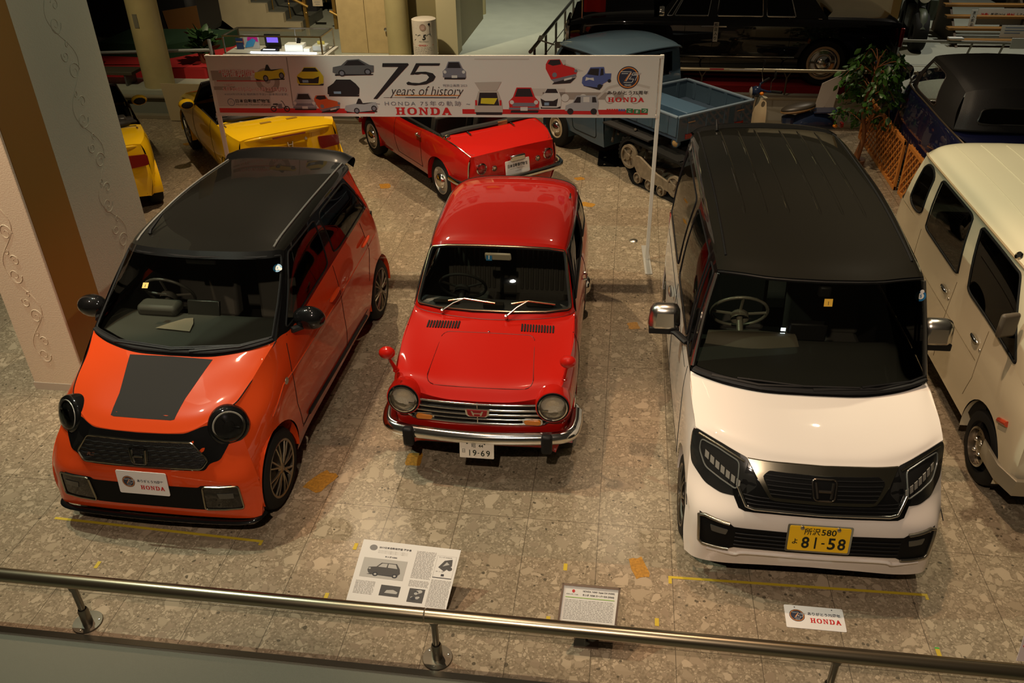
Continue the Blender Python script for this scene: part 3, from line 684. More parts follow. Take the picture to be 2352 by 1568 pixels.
    mb = MB(); mb.box((.0, 1.20, 1.165), (.20, .02, .066), np.array([[1, 0, 0], [0, 1, -.3], [0, .3, 1]])); mr = mb.build('rear_view_mirror', mat('mirror_back', (.55, .48, .36), .35), root, bevel=.012)
    mb = MB(); mb.tube([(.0, 1.20, 1.19), (.0, 1.24, 1.262)], .006); mb.build('mirror_arm', blackpl, mr)
    ps = Plane(A(-.088, 1.178, 1.140), A(1, 0, 0), A(0, .3, 1)); mb = MB(); ps.rect(mb, 0, 0, .045, .05, .004, 0); ps.text(mb, '1', .018, .010, .008, .03, bold=.03, e=.006, mi=1); mb.build('inspection_sticker', [mat('sticker_blue', (.02, .16, .36), .4), whitem], mr, smooth=0)
    # ---- wheels
    for u, v, s in ((-.565, .5, -1), (.565, .5, 1), (-.565, 2.5, -1), (.565, 2.5, 1)):
        t = tyre(root, u, v, .255, .255, .14, .145, s); rim_disc(t, u+s*.062, v, .255, .15, s, mat('wheel_silver', (.5, .48, .42), .35, .8), hub=chrome)
    mb = MB(); mb.box((0, 1.5, .24), (1.0, 2.7, .05)); mb.box((0, .18, .26), (1.0, .12, .08)); mb.build('underbody', rubber, root)
    return root
def mat_lens():
    m = glass('lamp_glass', (.95, .93, .88)); return m
red_car()
# ---------------------------------------------------------------- orange kei hatchback with black roof (left)
def orange_car():
    root = empty('hatchback_car', (-2.88, 4.104, 0), .005)
    tag(root, 'tall orange hatchback with black roof, black bonnet stripe and round dark headlights', 'car')
    org = paint('paint_orange', (.60, .060, .010), .33, 1)
    # ---- bonnet
    hr = [[(0, -.335, .79), (.2, -.33, .792), (.33, -.305, .803), (.43, -.235, .835), (.50, -.16, .868)],
          [(0, -.23, .85), (.2, -.23, .852), (.36, -.2, .862), (.47, -.15, .87), (.552, -.09, .88)],
          [(0, -.05, .91), (.22, -.05, .912), (.40, -.03, .917), (.52, 0, .917), (.585, .03, .917)],
          [(0, .12, .97), (.25, .12, .97), (.45, .16, .97), (.57, .20, .968), (.618, .22, .965)],
          [(0, .205, 1.0), (.26, .22, 1.0), (.47, .28, 1.015), (.60, .35, 1.03), (.655, .40, 1.04)]]
    Hh, bon = panel('bonnet', hr, org, root, 8); H = sym(Hh); hf = surf_fn(H, 0, 1, 2)
    mb = MB(); conform(mb, [(-.212, -.255), (-.19, -.262), (.19, -.262), (.212, -.255), (.225, -.1), (.29, .20), (-.29, .20), (-.225, -.1)], hf, 0, 1, 2, .0015, 0, .06); mb.build('bonnet_stripe', mat('matt_black', (.024, .022, .020), .7, spec=.15), bon)
    mb = MB(); mb.tube(Hh[:, -1]+A(.001, 0, .001), .0035, 6); mb.mirror(); mb.sep('bonnet_gap', rubber, bon)
    # ---- sides
    C = [[(.70, -.35, .18), (.715, -.32, .30), (.705, -.30, .45), (.66, -.26, .60), (.61, -.20, .72), (.552, -.09, .88)],
         [(.715, 0, .18), (.735, 0, .30), (.737, 0, .45), (.728, 0, .60), (.70, 0, .76), (.585, .03, .917)],
         [(.70, .35, .18), (.725, .35, .30), (.737, .35, .45), (.736, .36, .62), (.72, .37, .82), (.655, .40, 1.04)],
         [(.69, .60, .19), (.715, .60, .30), (.735, .60, .45), (.737, .60, .62), (.728, .60, .82), (.698, .60, 1.037)],
         [(.69, 1.2, .19), (.715, 1.2, .30), (.735, 1.2, .45), (.737, 1.2, .62), (.730, 1.2, .84), (.70, 1.2, 1.064)],
         [(.69, 1.9, .19), (.715, 1.9, .30), (.735, 1.9, .45), (.737, 1.9, .62), (.731, 1.9, .86), (.697, 1.9, 1.095)],
         [(.70, 2.35, .19), (.725, 2.35, .30), (.737, 2.35, .45), (.737, 2.35, .62), (.728, 2.35, .86), (.688, 2.35, 1.108)],
         [(.70, 2.6, .19), (.725, 2.6, .30), (.73, 2.6, .45), (.727, 2.62, .62), (.71, 2.62, .86), (.665, 2.57, 1.10)],
         [(.62, 2.80, .19), (.64, 2.82, .30), (.64, 2.83, .45), (.63, 2.82, .62), (.61, 2.79, .86), (.58, 2.70, 1.08)]]
    G = crp(np.swapaxes(np.array(C), 0, 1), 8, 10); G, keep = arch_cut(G, [(0, .285, .325), (2.52, .285, .325)])
    mb = MB(); mb.grid(G, keep=keep)
    for av in (0, 2.52): arch_lip(mb, G, av, .285, .325, .722, .3)
    mb.mirror(); body = mb.sep('body', org, root, smooth=50)
    sf = surf_fn(G, 1, 2, 0)
    mb = MB()
    for pts in ([(.47, .98), (.40, .80), (.37, .55), (.42, .33)], [(1.47, 1.06), (1.47, .60), (1.50, .30)], [(2.22, 1.08), (2.28, .80), (2.18, .55)], [(.42, .31), (2.1, .31)]): mb.tube(cpath(pts, sf, 1, 2, 0, 0), .0032, 5)
    mb.mirror(); mb.sep('door_seam', rubber, body)
    mb = MB(); mb.tube(cpath([(.55, .335), (2.05, .27)], sf, 1, 2, 0, .004), .016, 6); mb.mirror(); mb.sep('side_sill_strip', blackpl, body)
    mb = MB(); mb.tube(cpath([(.02, .70), (.25, .79), (1.4, .80), (2.5, .845)], sf, 1, 2, 0, -.002), .007, 6); mb.mirror(); mb.sep('side_crease', org, body)
    for s in (-1, 1):
        for v, w in ((1.32, .885), (2.18, .925)):
            mb = MB(); mb.tube([A(s*q[0], q[1], q[2]) for q in cpath([(v-.10, w), (v+.10, w+.012)], sf, 1, 2, 0, .022)], [.012, .018, .02, .02, .02, .018, .012], 8, flat=.6); mb.build('door_handle', org, root, smooth=60)
        mb = MB(); q = cpath([(.30, .79), (.31, .79)], sf, 1, 2, 0, .002)[0]; mb.lathe([(.026, 0), (.024, .004), (.0005, .005)], A(s*q[0], q[1], q[2]), (s, 0, 0), 16); mb.build('side_badge', satin, root)
    # ---- front panel
    ft = [[*hr[0][:4], (.50, -.16, .868), (.552, -.09, .88)],
          [(0, -.37, .70), (.22, -.365, .70), (.36, -.352, .70), (.46, -.30, .70), (.55, -.25, .705), (.61, -.20, .72)],
          [(0, -.40, .56), (.22, -.397, .56), (.38, -.385, .56), (.50, -.355, .565), (.60, -.31, .58), (.66, -.26, .60)],
          [(0, -.425, .45), (.25, -.422, .45), (.42, -.412, .45), (.55, -.392, .45), (.65, -.35, .45), (.705, -.30, .45)],
          [(0, -.425, .28), (.25, -.423, .28), (.42, -.415, .28), (.55, -.398, .28), (.65, -.365, .29), (.715, -.32, .30)],
          [(0, -.42, .19), (.25, -.418, .19), (.42, -.412, .19), (.55, -.40, .185), (.65, -.38, .18), (.70, -.35, .18)]]
    Fh, fp = panel('front_panel', ft, org, root, 8); F = sym(Fh); ff = surf_fn(F, 0, 2, 1); cf = lambda mb, pts, off, th=.01, mi=None: conform(mb, pts, ff, 0, 2, 1, -off, th, .06, mi)
    mask = [(-.50, .80), (-.40, .815), (-.30, .79), (0, .785), (.30, .79), (.40, .815), (.50, .80), (.55, .70), (.50, .61), (.44, .60), (.41, .557), (-.41, .557), (-.44, .60), (-.50, .61), (-.55, .70)]
    mb = MB(); cf(mb, rounded(mask, .02), .004, .006); mk = mb.build('front_mask', blackgl, root, smooth=40)
    hexa = rounded([(-.345, .745), (.345, .745), (.435, .625), (.392, .572), (-.392, .572), (-.435, .625)], .02)
    mb = MB(); cf(mb, hexa, .0075, .004); gr = mb.build('grille', mat('grille_dark', (.012, .011, .010), .45, bump=.5, bscale=160), root)
    mb = MB(); mb.tube(cpath(hexa, ff, 0, 2, 1, -.011, 2, True), .0065, 6, closed=True); mb.build('grille_frame', mat('dark_chrome', (.30, .28, .22), .22, 1), gr)
    mb = MB()
    for k in range(5):
        w = .60+k*.028; x = .415-abs(w-.635)*.7
        mb.tube([A(u, ff(u, w)-.009+.004*math.sin(u*90+k*1.5), w) for u in np.linspace(-x, x, 60)], .004, 5)
    mb.build('grille_mesh_bar', blackpl, gr)
    fv = lambda u, w, o: A(u, ff(u, w)-o, w)
    mb = MB()
    for L in ([(-.045, .69), (-.038, .60)], [(.045, .69), (.038, .60)], [(-.03, .645), (.03, .645)]): mb.tube([fv(u, w, .017) for u, w in L], .0085, 6)
    mb.tube([fv(u, w, .014) for u, w in rounded([(-.062, .70), (.062, .70), (.05, .59), (-.05, .59)], .02)], .004, 5, closed=True); mb.build('emblem', mat('black_chrome', (.16, .15, .13), .18, 1), gr)
    pr = Plane(fv(-.36, .615, .016), A(1, 0, 0), A(0, .25, 1)); mb = MB(); pr.text(mb, 'RS', 0, 0, .055, .024, bold=.03, shear=.3, mi=0); mb.build('badge_lettering', mat('badge_brown', (.22, .10, .07), .3, .5), gr, smooth=0)
    mb = MB(); cf(mb, rounded([(-.57, .455), (-.37, .455), (-.355, .44), (.355, .44), (.37, .455), (.57, .455), (.585, .275), (.40, .272), (.37, .258), (-.37, .258), (-.40, .272), (-.585, .275)], .015), .003, .006); li = mb.build('lower_intake', mat('intake_black', (.006, .006, .006), .6, spec=.1), root)
    for s in (-1, 1):
        fr = rounded([(s*.385, .452), (s*.605, .447), (s*.615, .272), (s*.372, .268)], .02)
        mb = MB(); cf(mb, fr, .006, .005); ff_ = mb.build('fog_lamp_bezel', blackgl, root)
        mb = MB(); mb.tube(cpath(fr, ff, 0, 2, 1, -.010, 2, True), .006, 6, closed=True); mb.build('bezel_trim', mat('dark_chrome', (.30, .28, .22)), ff_)
        mb = MB(); cf(mb, [(s*.47, .40), (s*.57, .40), (s*.57, .36), (s*.48, .36)], .010, .004); mb.build('fog_lamp', mat('lamp_grey', (.10, .10, .09), .15, .5), ff_)
        lu, lw = .533, .782; fa = lambda a, b: ff(s*a, b); ax = unit(A(s*(fa(lu+.05, lw)-fa(lu-.05, lw))/.1, -1, (fa(lu, lw+.04)-fa(lu, lw-.05))/.09)*A(.8, 1, .55)); c = A(s*lu, fa(lu, lw), lw)+ax*.014; mb = MB()
        mb.lathe([(.128, .10), (.127, .012), (.118, -.008), (.104, -.010), (.099, .0)], c, -ax, 36); h = mb.build('headlight', blackgl, root, smooth=60)
        mb = MB(); mb.lathe([(.0005, .006), (.06, .005), (.104, .002)], c, ax, 30); mb.lathe([(.036, .004), (.034, .014), (.0005, .018)], c, ax, 16)
        for k in range(3): mb.tube([c+ax*.004+A(.07*math.cos(k*2.1), 0, .07*math.sin(k*2.1)), c+ax*.004], .006, 5)
        mb.build('lamp_inner', mat('lamp_inner', (.03, .03, .03), .2, .6), h)
        mb = MB(); mb.lathe([(.099, .006), (.096, .012), (.088, .008)], c, ax, 36); mb.build('light_ring', mat('drl_ring', (.42, .42, .38), .25), h)
        mb = MB(); mb.lathe([(.099, .012), (.085, .024), (.05, .033), (.0005, .036)], c, ax, 30); mb.build('headlight_lens', mat_lens(), h, smooth=60)
    mb = MB(); mb.tube(cr([(-.70, -.30, .165), (-.66, -.385, .165), (-.5, -.425, .168), (0, -.445, .172), (.5, -.425, .168), (.66, -.385, .165), (.70, -.30, .165)], 6), .022, 8, flat=.6); mb.build('front_lip', blackgl, root, smooth=60)
    # ---- plate with the anniversary print
    pl = Plane(A(-.162, -.452, .382), A(1, 0, 0), A(0, .10, 1)); mb = MB(); mb.prism([pl.p(x, y, 0) for x, y in rrect(0, .336, 0, .172, .01, .01, 3)], pl.n*.004); lp = mb.build('front_plate', mat('placard_white', (.78, .75, .72), .35), root, smooth=0)
    mb = MB(); logo75(pl, mb, .075, .092, .042, .006, (0, 1, 2)); pl.text(mb, 'ありがとう75周年', .135, .092, .175, .022, bold=.02, e=.006, mi=0); slab_word(pl, mb, 'HONDA', .150, .040, .160, .030, .006, 3)
    mb.build('plate_print', [mat('navy_ink', (.02, .025, .05), .5), mat('orange_ink', (.60, .20, .03), .5), mat('pale_ink', (.5, .5, .5), .5), redink], lp, smooth=0)
    # ---- windscreen
    wb = hr[-1]
    rt = [(0, .82, 1.468), (.3, .84, 1.466), (.48, .885, 1.460), (.545, .925, 1.452), (.572, .95, 1.435)]
    mid = [(0, .54, 1.25), (.29, .555, 1.25), (.475, .60, 1.25), (.575, .66, 1.25), (.622, .70, 1.24)]
    lo = [(0, .29, 1.065), (.27, .305, 1.065), (.47, .36, 1.075), (.59, .42, 1.085), (.648, .47, 1.09)]
    W = sym(crp([wb, lo, mid, rt], 12, 12)); q = (.20, .955, .055, .945, .06, .04); ks = split(W, [q])
    mb = MB(); mb.grid(W, keep=ks[0]); mb.build('windscreen_surround', blackgl, root, smooth=60)
    mb = MB(); mb.grid(W, keep=ks[1]); ws = mb.build('windscreen', glass_d, root, smooth=60)
    sg = 1 if gnormal(W, .5, .5)[2] > 0 else -1
    pa = rrect(*q, 5); pa.append(pa[0]); mb = MB(); mb.tube(gpath(W, pa, .001, 4, sg)[:-1], .008, 6, closed=True); mb.build('windscreen_seal', blackpl, ws)
    mb = MB(); mb.tube(gpath(W, [(.16, .06), (.14, .5), (.16, .94)], .004, 10, sg), .022, 8, flat=.5); mb.build('cowl_panel', blackpl, root)
    c5 = gsample(W, .86, .885); nn = gnormal(W, .86, .885)*sg; ps = Plane(c5, A(1, 0, 0), np.cross(nn, A(1, 0, 0))); mb = MB(); ps.disk(mb, 0, 0, .032, .004, 0, 20); ps.disk(mb, 0, 0, .019, .006, 1, 16); ps.disk(mb, .024, -.008, .012, .007, 1, 10); ps.text(mb, '5', 0, 0, h=.018, bold=.03, e=.008, mi=0, center=True); mb.build('round_sticker', [mat('sticker_blue', (.02, .16, .36)), whitem], ws, smooth=0)
    c5 = gsample(W, .73, .36); nn = gnormal(W, .73, .36)*sg; ps = Plane(c5, A(1, 0, .03), np.cross(nn, A(1, 0, .03))); mb = MB(); ps.rect(mb, -.021, -.021, .021, .021, .004, 0); ps.text(mb, '1', 0, -.003, h=.02, e=.006, mi=1, center=True); ps.text(mb, '1', .0, .014, h=.006, e=.006, mi=1, center=True); mb.build('square_sticker', [mat('sticker_yellow', (.75, .50, .12), .5), inkm], ws, smooth=0)
    for u0, u1, dv in ((-.30, .30, 0), (.08, .56, -.0)):
        mb = MB(); z = lambda u, s_: gsample(W, s_, .5+u/1.34*.97)+sg*gnormal(W, s_, .5+u/1.34*.97)*.016
        mb.tube([z(u0, .12), z((u0+u1)/2, .16), z(u1, .17)], [.013, .010, .006], 6); wp = mb.build('wiper', blackpl, root)
        mb = MB(); mb.tube([z(u0+.02, .20), z((u0+u1)/2, .205), z(u1+.04, .19)], .008, 6); mb.build('wiper_blade', blackpl, wp)
    # ---- roof
    rr = [rt, [(0, 1.1, 1.515), (.3, 1.1, 1.512), (.495, 1.1, 1.495), (.56, 1.1, 1.475), (.588, 1.1, 1.452)],
          [(0, 1.6, 1.545), (.3, 1.6, 1.54), (.50, 1.6, 1.52), (.57, 1.6, 1.497), (.595, 1.6, 1.468)],
          [(0, 2.1, 1.54), (.3, 2.1, 1.535), (.495, 2.1, 1.515), (.565, 2.1, 1.49), (.588, 2.1, 1.463)],
          [(0, 2.57, 1.512), (.3, 2.57, 1.508), (.48, 2.545, 1.495), (.55, 2.51, 1.475), (.572, 2.48, 1.45)]]
    Rh, roof = panel('roof', rr, mat('roof_black', (.010, .009, .007), .4, 0, 1, spec=.05), root, 8)
    mb = MB(); f = surf_fn(Rh, 0, 1, 2); mb.tube([A(.508+.018*math.sin((v-.93)*2), v, f(.508+.018*math.sin((v-.93)*2), v)+.004) for v in np.linspace(.93, 2.5, 24)], .008, 6); mb.mirror(); mb.sep('roof_moulding', mat('moulding_grey', (.34, .33, .30), .35, .6), roof)
    mb = MB(); sp = [[(0, 2.53, 1.515), (.25, 2.525, 1.512), (.42, 2.51, 1.50), (.53, 2.49, 1.482)], [(0, 2.62, 1.545), (.25, 2.615, 1.542), (.44, 2.60, 1.527), (.555, 2.57, 1.50)], [(0, 2.71, 1.552), (.25, 2.70, 1.549), (.45, 2.68, 1.533), (.565, 2.65, 1.50)], [(0, 2.735, 1.535), (.25, 2.725, 1.53), (.46, 2.70, 1.51), (.575, 2.66, 1.47)], [(0, 2.70, 1.49), (.25, 2.69, 1.485), (.45, 2.67, 1.46), (.565, 2.62, 1.42)]]
    mb.grid(sym(crp(sp, 5))); mb.build('rear_spoiler', blackgl, root, smooth=60)
    mb = MB(); f0 = f(-.0, 1.0); mb.tube([A(-.44, 1.00, f(.44, 1.0)+.004), A(-.44, 1.02, f(.44, 1.02)+.022), A(-.43, 1.20, f(.43, 1.2)+.05)], [.014, .012, .006], 8); mb.build('aerial', blackpl, roof)
    # ---- cabin sides
    bt = [(.655, .40, 1.04), (.698, .60, 1.037), (.70, 1.2, 1.064), (.697, 1.9, 1.095), (.688, 2.35, 1.108), (.665, 2.57, 1.10), (.58, 2.70, 1.08)]
    tp = [(.572, .95, 1.435), (.583, 1.06, 1.449), (.592, 1.38, 1.463), (.594, 1.75, 1.467), (.588, 2.1, 1.463), (.58, 2.35, 1.455), (.56, 2.50, 1.44)]
    md = [((a[0]+b[0])/2+.012, (a[1]+b[1])/2, (a[2]+b[2])/2) for a, b in zip(bt, tp)]
    S = crp([bt, md, tp], 12, 14); S1 = S[:, :66]; S2 = S[:, 65:]
    side_windows(root, S1, [(.07, .93, .13, .49, .06, .03), (.07, .93, .54, .96, .1, .05)], blackgl, glass('car_glass_side', (.58, .58, .50)), blackpl)
    mb = MB(); mb.grid(S2); mb.mirror(); mb.sep('rear_pillar', org, root, smooth=60)
    # ---- tail
    tl = [[(0, 2.57, 1.512), (.3, 2.57, 1.508), (.48, 2.545, 1.495), (.56, 2.50, 1.44)], [(0, 2.80, 1.10), (.3, 2.80, 1.10), (.48, 2.77, 1.09), (.58, 2.70, 1.08)], [(0, 2.88, .62), (.3, 2.88, .62), (.5, 2.86, .62), (.63, 2.82, .62)], [(0, 2.88, .2), (.3, 2.88, .2), (.5, 2.86, .2), (.62, 2.80, .19)]]
    panel('tailgate', tl, org, root, 6)
    # ---- mirrors
    for s in (-1, 1):
        mb = MB(); mb.ell(A(s*.80, .66, 1.075), (.115, .075, .085), 20, 12); mb.xf(lambda p: A(p[0], min(p[1], .70), p[2])); mi_ = mb.build('door_mirror', blackgl, root, smooth=60)
        mb = MB(); mb.tube([A(s*.70, .56, 1.03), A(s*.75, .63, 1.02), A(s*.79, .66, 1.03)], [.035, .03, .03], 8, flat=.6); mb.build('mirror_stalk', blackpl, mi_)
    # ---- cabin
    mb = MB(); mb.grid(sym(crp([[(0, .30, 1.0), (.35, .34, 1.0), (.62, .46, 1.02)], [(0, .55, 1.01), (.35, .56, 1.01), (.65, .62, 1.02)], [(0, .78, .98), (.35, .78, .98), (.66, .80, .98)], [(0, .80, .75), (.35, .80, .75), (.66, .82, .75)]], 5))); da = mb.build('dashboard', mat('dash_dark', (.042, .042, .036), .6), root, smooth=50)
    mb = MB(); mb.box((-.02, .76, 1.035), (.24, .03, .13), np.array([[1, 0, 0], [0, .94, .34], [0, -.34, .94]])); mb.build('dash_screen', mat('screen_dark', (.02, .02, .018), .3), da, bevel=.006)
    mb = MB(); mb.add([(-.26, .50, 1.017), (.0, .48, 1.017), (-.02, .58, 1.02), (-.06, .66, 1.016), (-.11, .64, 1.02), (-.2, .56, 1.02)], [(0, 1, 2, 3, 4, 5)]); mb.xf(lambda p: p+A(0, 0, .004)); mb.build('dash_cloth', mat('dash_beige', (.24, .20, .15), .7), da, smooth=0)
    mb = MB(); mb.box((-.34, .74, 1.04), (.30, .14, .09)); mb.build('instrument_hood', mat('dash_dark', (.03, .03, .03)), da, bevel=.03)
    mb = MB(); mb.box((0, 1.5, .35), (1.3, 2.2, .04)); mb.box((-.68, 1.55, .70), (.02, 2.1, .66)); mb.box((.68, 1.55, .70), (.02, 2.1, .66)); mb.box((0, .5, .6), (1.3, .05, .7)); mb.build('cabin_lining', darkin, root)
    for u in (-.33, .33): seat(root, u, 1.15, .55, .48, mat('seat_cloth', (.055, .050, .046), .8), .58, head=True)
    seat(root, 0, 2.0, .55, 1.15, mat('seat_cloth', (.025, .023, .022)), .5)
    steering(root, -.34, .90, 1.07, .18, mat('wheel_grey', (.045, .043, .038), .4), 28, 3)
    mb = MB(); mb.box((0, .83, 1.39), (.22, .03, .06)); mb.build('rear_view_mirror', blackpl, root, bevel=.012)
    # ---- wheels
    rm = mat('alloy_dark', (.26, .22, .16), .3, .9)
    for u, v, s in ((-.64, 0, -1), (.64, 0, 1), (-.64, 2.52, -1), (.64, 2.52, 1)):
        t = tyre(root, u, v, .28, .28, .165, .19, s); rim_spokes(t, u+s*.075, v, .28, .205, s, rm, 8)
    mb = MB(); mb.box((0, 1.2, .24), (1.1, 3.1, .06)); mb.build('underbody', rubber, root)
    return root
orange_car()
# ---------------------------------------------------------------- white kei van with black roof (right)
def white_car():
    root = empty('microvan', (1.217, 4.153, 0), -.0196)
    tag(root, 'tall white microvan with black roof, chrome mirrors and yellow plate 81-58', 'car')
    wh = paint('paint_pearl', (.80, .73, .66), .30, 1)
    hr = [[(0, -.33, .862), (.25, -.315, .86), (.413, -.285, .856), (.56, -.20, .887), (.70, -.10, .908)],
          [(0, -.27, .900), (.25, -.255, .90), (.42, -.215, .907), (.58, -.14, .922), (.705, -.04, .932)],
          [(0, -.1, .950), (.25, -.09, .950), (.44, -.06, .953), (.60, -.01, .957), (.712, .06, .957)],
          [(0, .05, .982), (.27, .055, .982), (.47, .10, .986), (.63, .16, .990), (.716, .22, .985)],
          [(0, .14, 1.0), (.28, .15, 1.0), (.49, .20, 1.005), (.64, .27, 1.012), (.71, .335, 1.01)]]
    Hh, bon = panel('bonnet', hr, wh, root, 8)
    C = [[(.715, -.36, .16), (.73, -.32, .30), (.73, -.28, .50), (.725, -.18, .66), (.715, -.12, .80), (.70, -.10, .908)],
         [(.72, 0, .17), (.735, 0, .30), (.7375, 0, .50), (.737, 0, .66), (.73, 0, .80), (.71, .03, .948)],
         [(.71, .35, .18), (.73, .35, .30), (.737, .35, .50), (.737, .35, .70), (.733, .35, .86), (.715, .34, 1.012)],
         [(.71, .9, .18), (.73, .9, .30), (.737, .9, .50), (.737, .9, .70), (.733, .9, .88), (.722, .9, 1.035)],
         [(.71, 1.6, .18), (.73, 1.6, .30), (.737, 1.6, .50), (.737, 1.6, .70), (.733, 1.6, .88), (.724, 1.6, 1.045)],
         [(.715, 2.3, .18), (.73, 2.3, .30), (.737, 2.3, .50), (.737, 2.3, .70), (.733, 2.3, .88), (.723, 2.3, 1.05)],
         [(.715, 2.7, .19), (.73, 2.7, .30), (.733, 2.7, .50), (.733, 2.7, .70), (.728, 2.7, .88), (.716, 2.7, 1.05)],
         [(.66, 2.90, .19), (.67, 2.91, .30), (.67, 2.91, .50), (.67, 2.91, .70), (.665, 2.91, .88), (.66, 2.90, 1.05)]]
    G = crp(np.swapaxes(np.array(C), 0, 1), 8, 10); G, keep = arch_cut(G, [(0, .285, .325), (2.52, .285, .325)])
    mb = MB(); mb.grid(G, keep=keep)
    for av in (0, 2.52): arch_lip(mb, G, av, .285, .325, .725, .3)
    mb.mirror(); body = mb.sep('body', wh, root, smooth=50); sf = surf_fn(G, 1, 2, 0)
    mb = MB()
    for pts in ([(.42, .99), (.38, .60), (.40, .30)], [(1.45, 1.03), (1.45, .28)], [(.5, .93), (2.6, .95)], [(.42, .24), (2.1, .24)], [(-.2, .56), (-.33, .5)]): mb.tube(cpath(pts, sf, 1, 2, 0, 0), .003, 5)
    mb.mirror(); mb.sep('door_seam', rubber, body)
    for s in (-1, 1):
        for v, w in ((1.30, .87), (1.62, .87)):
            mb = MB(); mb.tube([A(s*q[0], q[1], q[2]) for q in cpath([(v-.09, w), (v+.09, w)], sf, 1, 2, 0, .022)], [.012, .018, .02, .02, .02, .018, .012], 8, flat=.6); mb.build('door_handle', chrome, root, smooth=60)
    # ---- front panel
    ft = [hr[0],
          [(0, -.425, .76), (.25, -.41, .76), (.42, -.375, .765), (.58, -.27, .78), (.715, -.12, .80)],
          [(0, -.475, .63), (.25, -.465, .63), (.43, -.44, .64), (.60, -.33, .65), (.725, -.18, .66)],
          [(0, -.505, .52), (.25, -.50, .52), (.50, -.48, .52), (.66, -.40, .51), (.73, -.28, .50)],
          [(0, -.505, .34), (.25, -.50, .34), (.50, -.485, .33), (.66, -.42, .315), (.73, -.32, .30)],
          [(0, -.485, .21), (.25, -.48, .20), (.50, -.465, .18), (.65, -.43, .17), (.715, -.36, .16)]]
    Fh, fp = panel('front_panel', ft, wh, root, 9); F = sym(Fh); ff = surf_fn(F, 0, 2, 1)
    cf = lambda mb, pts, off, th=.01, mi=None: conform(mb, pts, ff, 0, 2, 1, -off, th, .05, mi); fv = lambda u, w, o: A(u, ff(u, w)-o, w)
    mirp = lambda h: [(-u, w) for u, w in h[::-1]]+h
    dchr = mat('smoke_chrome', (.36, .33, .25), .20, 1)
    hb = [(.455, .612), (.515, .722), (.43, .75)]
    mb = MB(); cf(mb, [(-.41, .846), (-.445, .745), (-.518, .724), (-.455, .612), (-.42, .603), (.42, .603), (.455, .612), (.518, .724), (.445, .745), (.41, .846)], .003, .008); lg = mb.build('lower_grille', blackgl, root)
    mb = MB()
    for k in range(3): w = .65+k*.02; mb.tube([fv(u, w, .006) for u in np.linspace(-.42-.02*k, .42+.02*k, 24)], .003, 5)
    mb.sep('grille_slat', mat('slat_black', (.012, .012, .012), .4, spec=.2), lg)
    mb = MB(); cc = [(-.462, .722), (-.415, .636), (-.37, .628), (.37, .628), (.415, .636), (.462, .722)]; mb.tube(cpath(cc, ff, 0, 2, 1, -.010, 8), .0105, 8); mb.build('chrome_strip', chrome, lg, smooth=60)
    mb = MB(); cf(mb, [(-.415, .852), (-.2, .858), (0, .859), (.2, .858), (.415, .852), (.355, .775), (.29, .69), (.26, .683), (-.26, .683), (-.29, .69), (-.355, .775)], .010, .012); gf = mb.build('grille_frame', dchr, root, smooth=40)
    hx = rounded([(-.30, .822), (.30, .822), (.335, .797), (.28, .703), (-.28, .703), (-.335, .797)], .012)
    mb = MB(); cf(mb, hx, .0135, .004); mb.build('grille', blackgl, gf)
    mb = MB()
    for k in range(5):
        w = .722+k*.021; x = .285+.04*(w-.703)/.1
        for a, b in ((-x, -.07), (.07, x)): mb.tube([fv(u, w, .0145) for u in np.linspace(a, b, 12)], .0035, 5)
    mb.sep('grille_slat', mat('slat_black', (.03, .03, .03)), gf)
    mb = MB()
    for L in ([(-.048, .80), (-.036, .725)], [(.048, .80), (.036, .725)], [(-.034, .762), (.034, .762)]): mb.tube([fv(u, w, .020) for u, w in L], .0085, 6)
    mb.tube([fv(u, w, .018) for u, w in rounded([(-.07, .812), (.07, .812), (.055, .712), (-.055, .712)], .025)], .005, 5, closed=True); mb.build('emblem', mat('emblem_dark', (.14, .12, .10), .2, .9), gf)
    # headlights
    for s in (-1, 1):
        ol = [(.41, .850), (.56, .884), (.70, .905), (.716, .86), (.72, .76), (.71, .70), (.64, .655), (.55, .648), (.44, .670), (.36, .745)]
        mb = MB(); cf(mb, rounded([(s*a, b) for a, b in ol], .02), .003, .02); h = mb.build('headlight', mat('lamp_smoke', (.018, .018, .017), .12, 0, 1), root, smooth=40)
        mb = MB(); il = [(.46, .83), (.58, .858), (.665, .862), (.672, .80), (.64, .735), (.47, .700)]
        mb.tube(cpath(rounded([(s*a, b) for a, b in il], .02), ff, 0, 2, 1, -.007, 2, True), .0045, 6, closed=True); mb.build('light_guide', mat('guide_grey', (.13, .14, .13), .25), h)
        for k in range(7):
            u = .455+.028*k; w = .715+.0105*k; mb = MB(); cf(mb, [(s*u, w), (s*(u+.020), w+.006), (s*(u+.018), w+.040), (s*(u-.002), w+.034)], .008, .004); mb.build('led_cell', mat('led_cell', (.50, .48, .42), .2, .6), h)
        mb = MB(); mb.tube([fv(s*u, w, .006) for u, w in ((.43, .835), (.56, .868), (.68, .885))], .006, 6); mb.build('lamp_trim', dchr, h)
        # lower bezels
    mb = MB(); low = [(0, .495), (.47, .497), (.495, .515), (.66, .520), (.645, .312), (.485, .325), (.455, .343), (0, .343)]
    full = [(-u, w) for u, w in low[1:-1]][::-1]; full = low[:]+full
    cf(mb, full, .004, .01); lw = mb.build('lower_intake', mat('intake_black', (.010, .010, .010), .5), root)
    mb = MB()
    for k in range(4):
        w = .37+k*.03
        for a, b in ((-.46, -.17), (.17, .46)): mb.tube([fv(u, w, .007) for u in np.linspace(a, b, 10)], .004, 5)
    mb.sep('intake_slat', mat('slat_black', (.03, .03, .03)), lw)
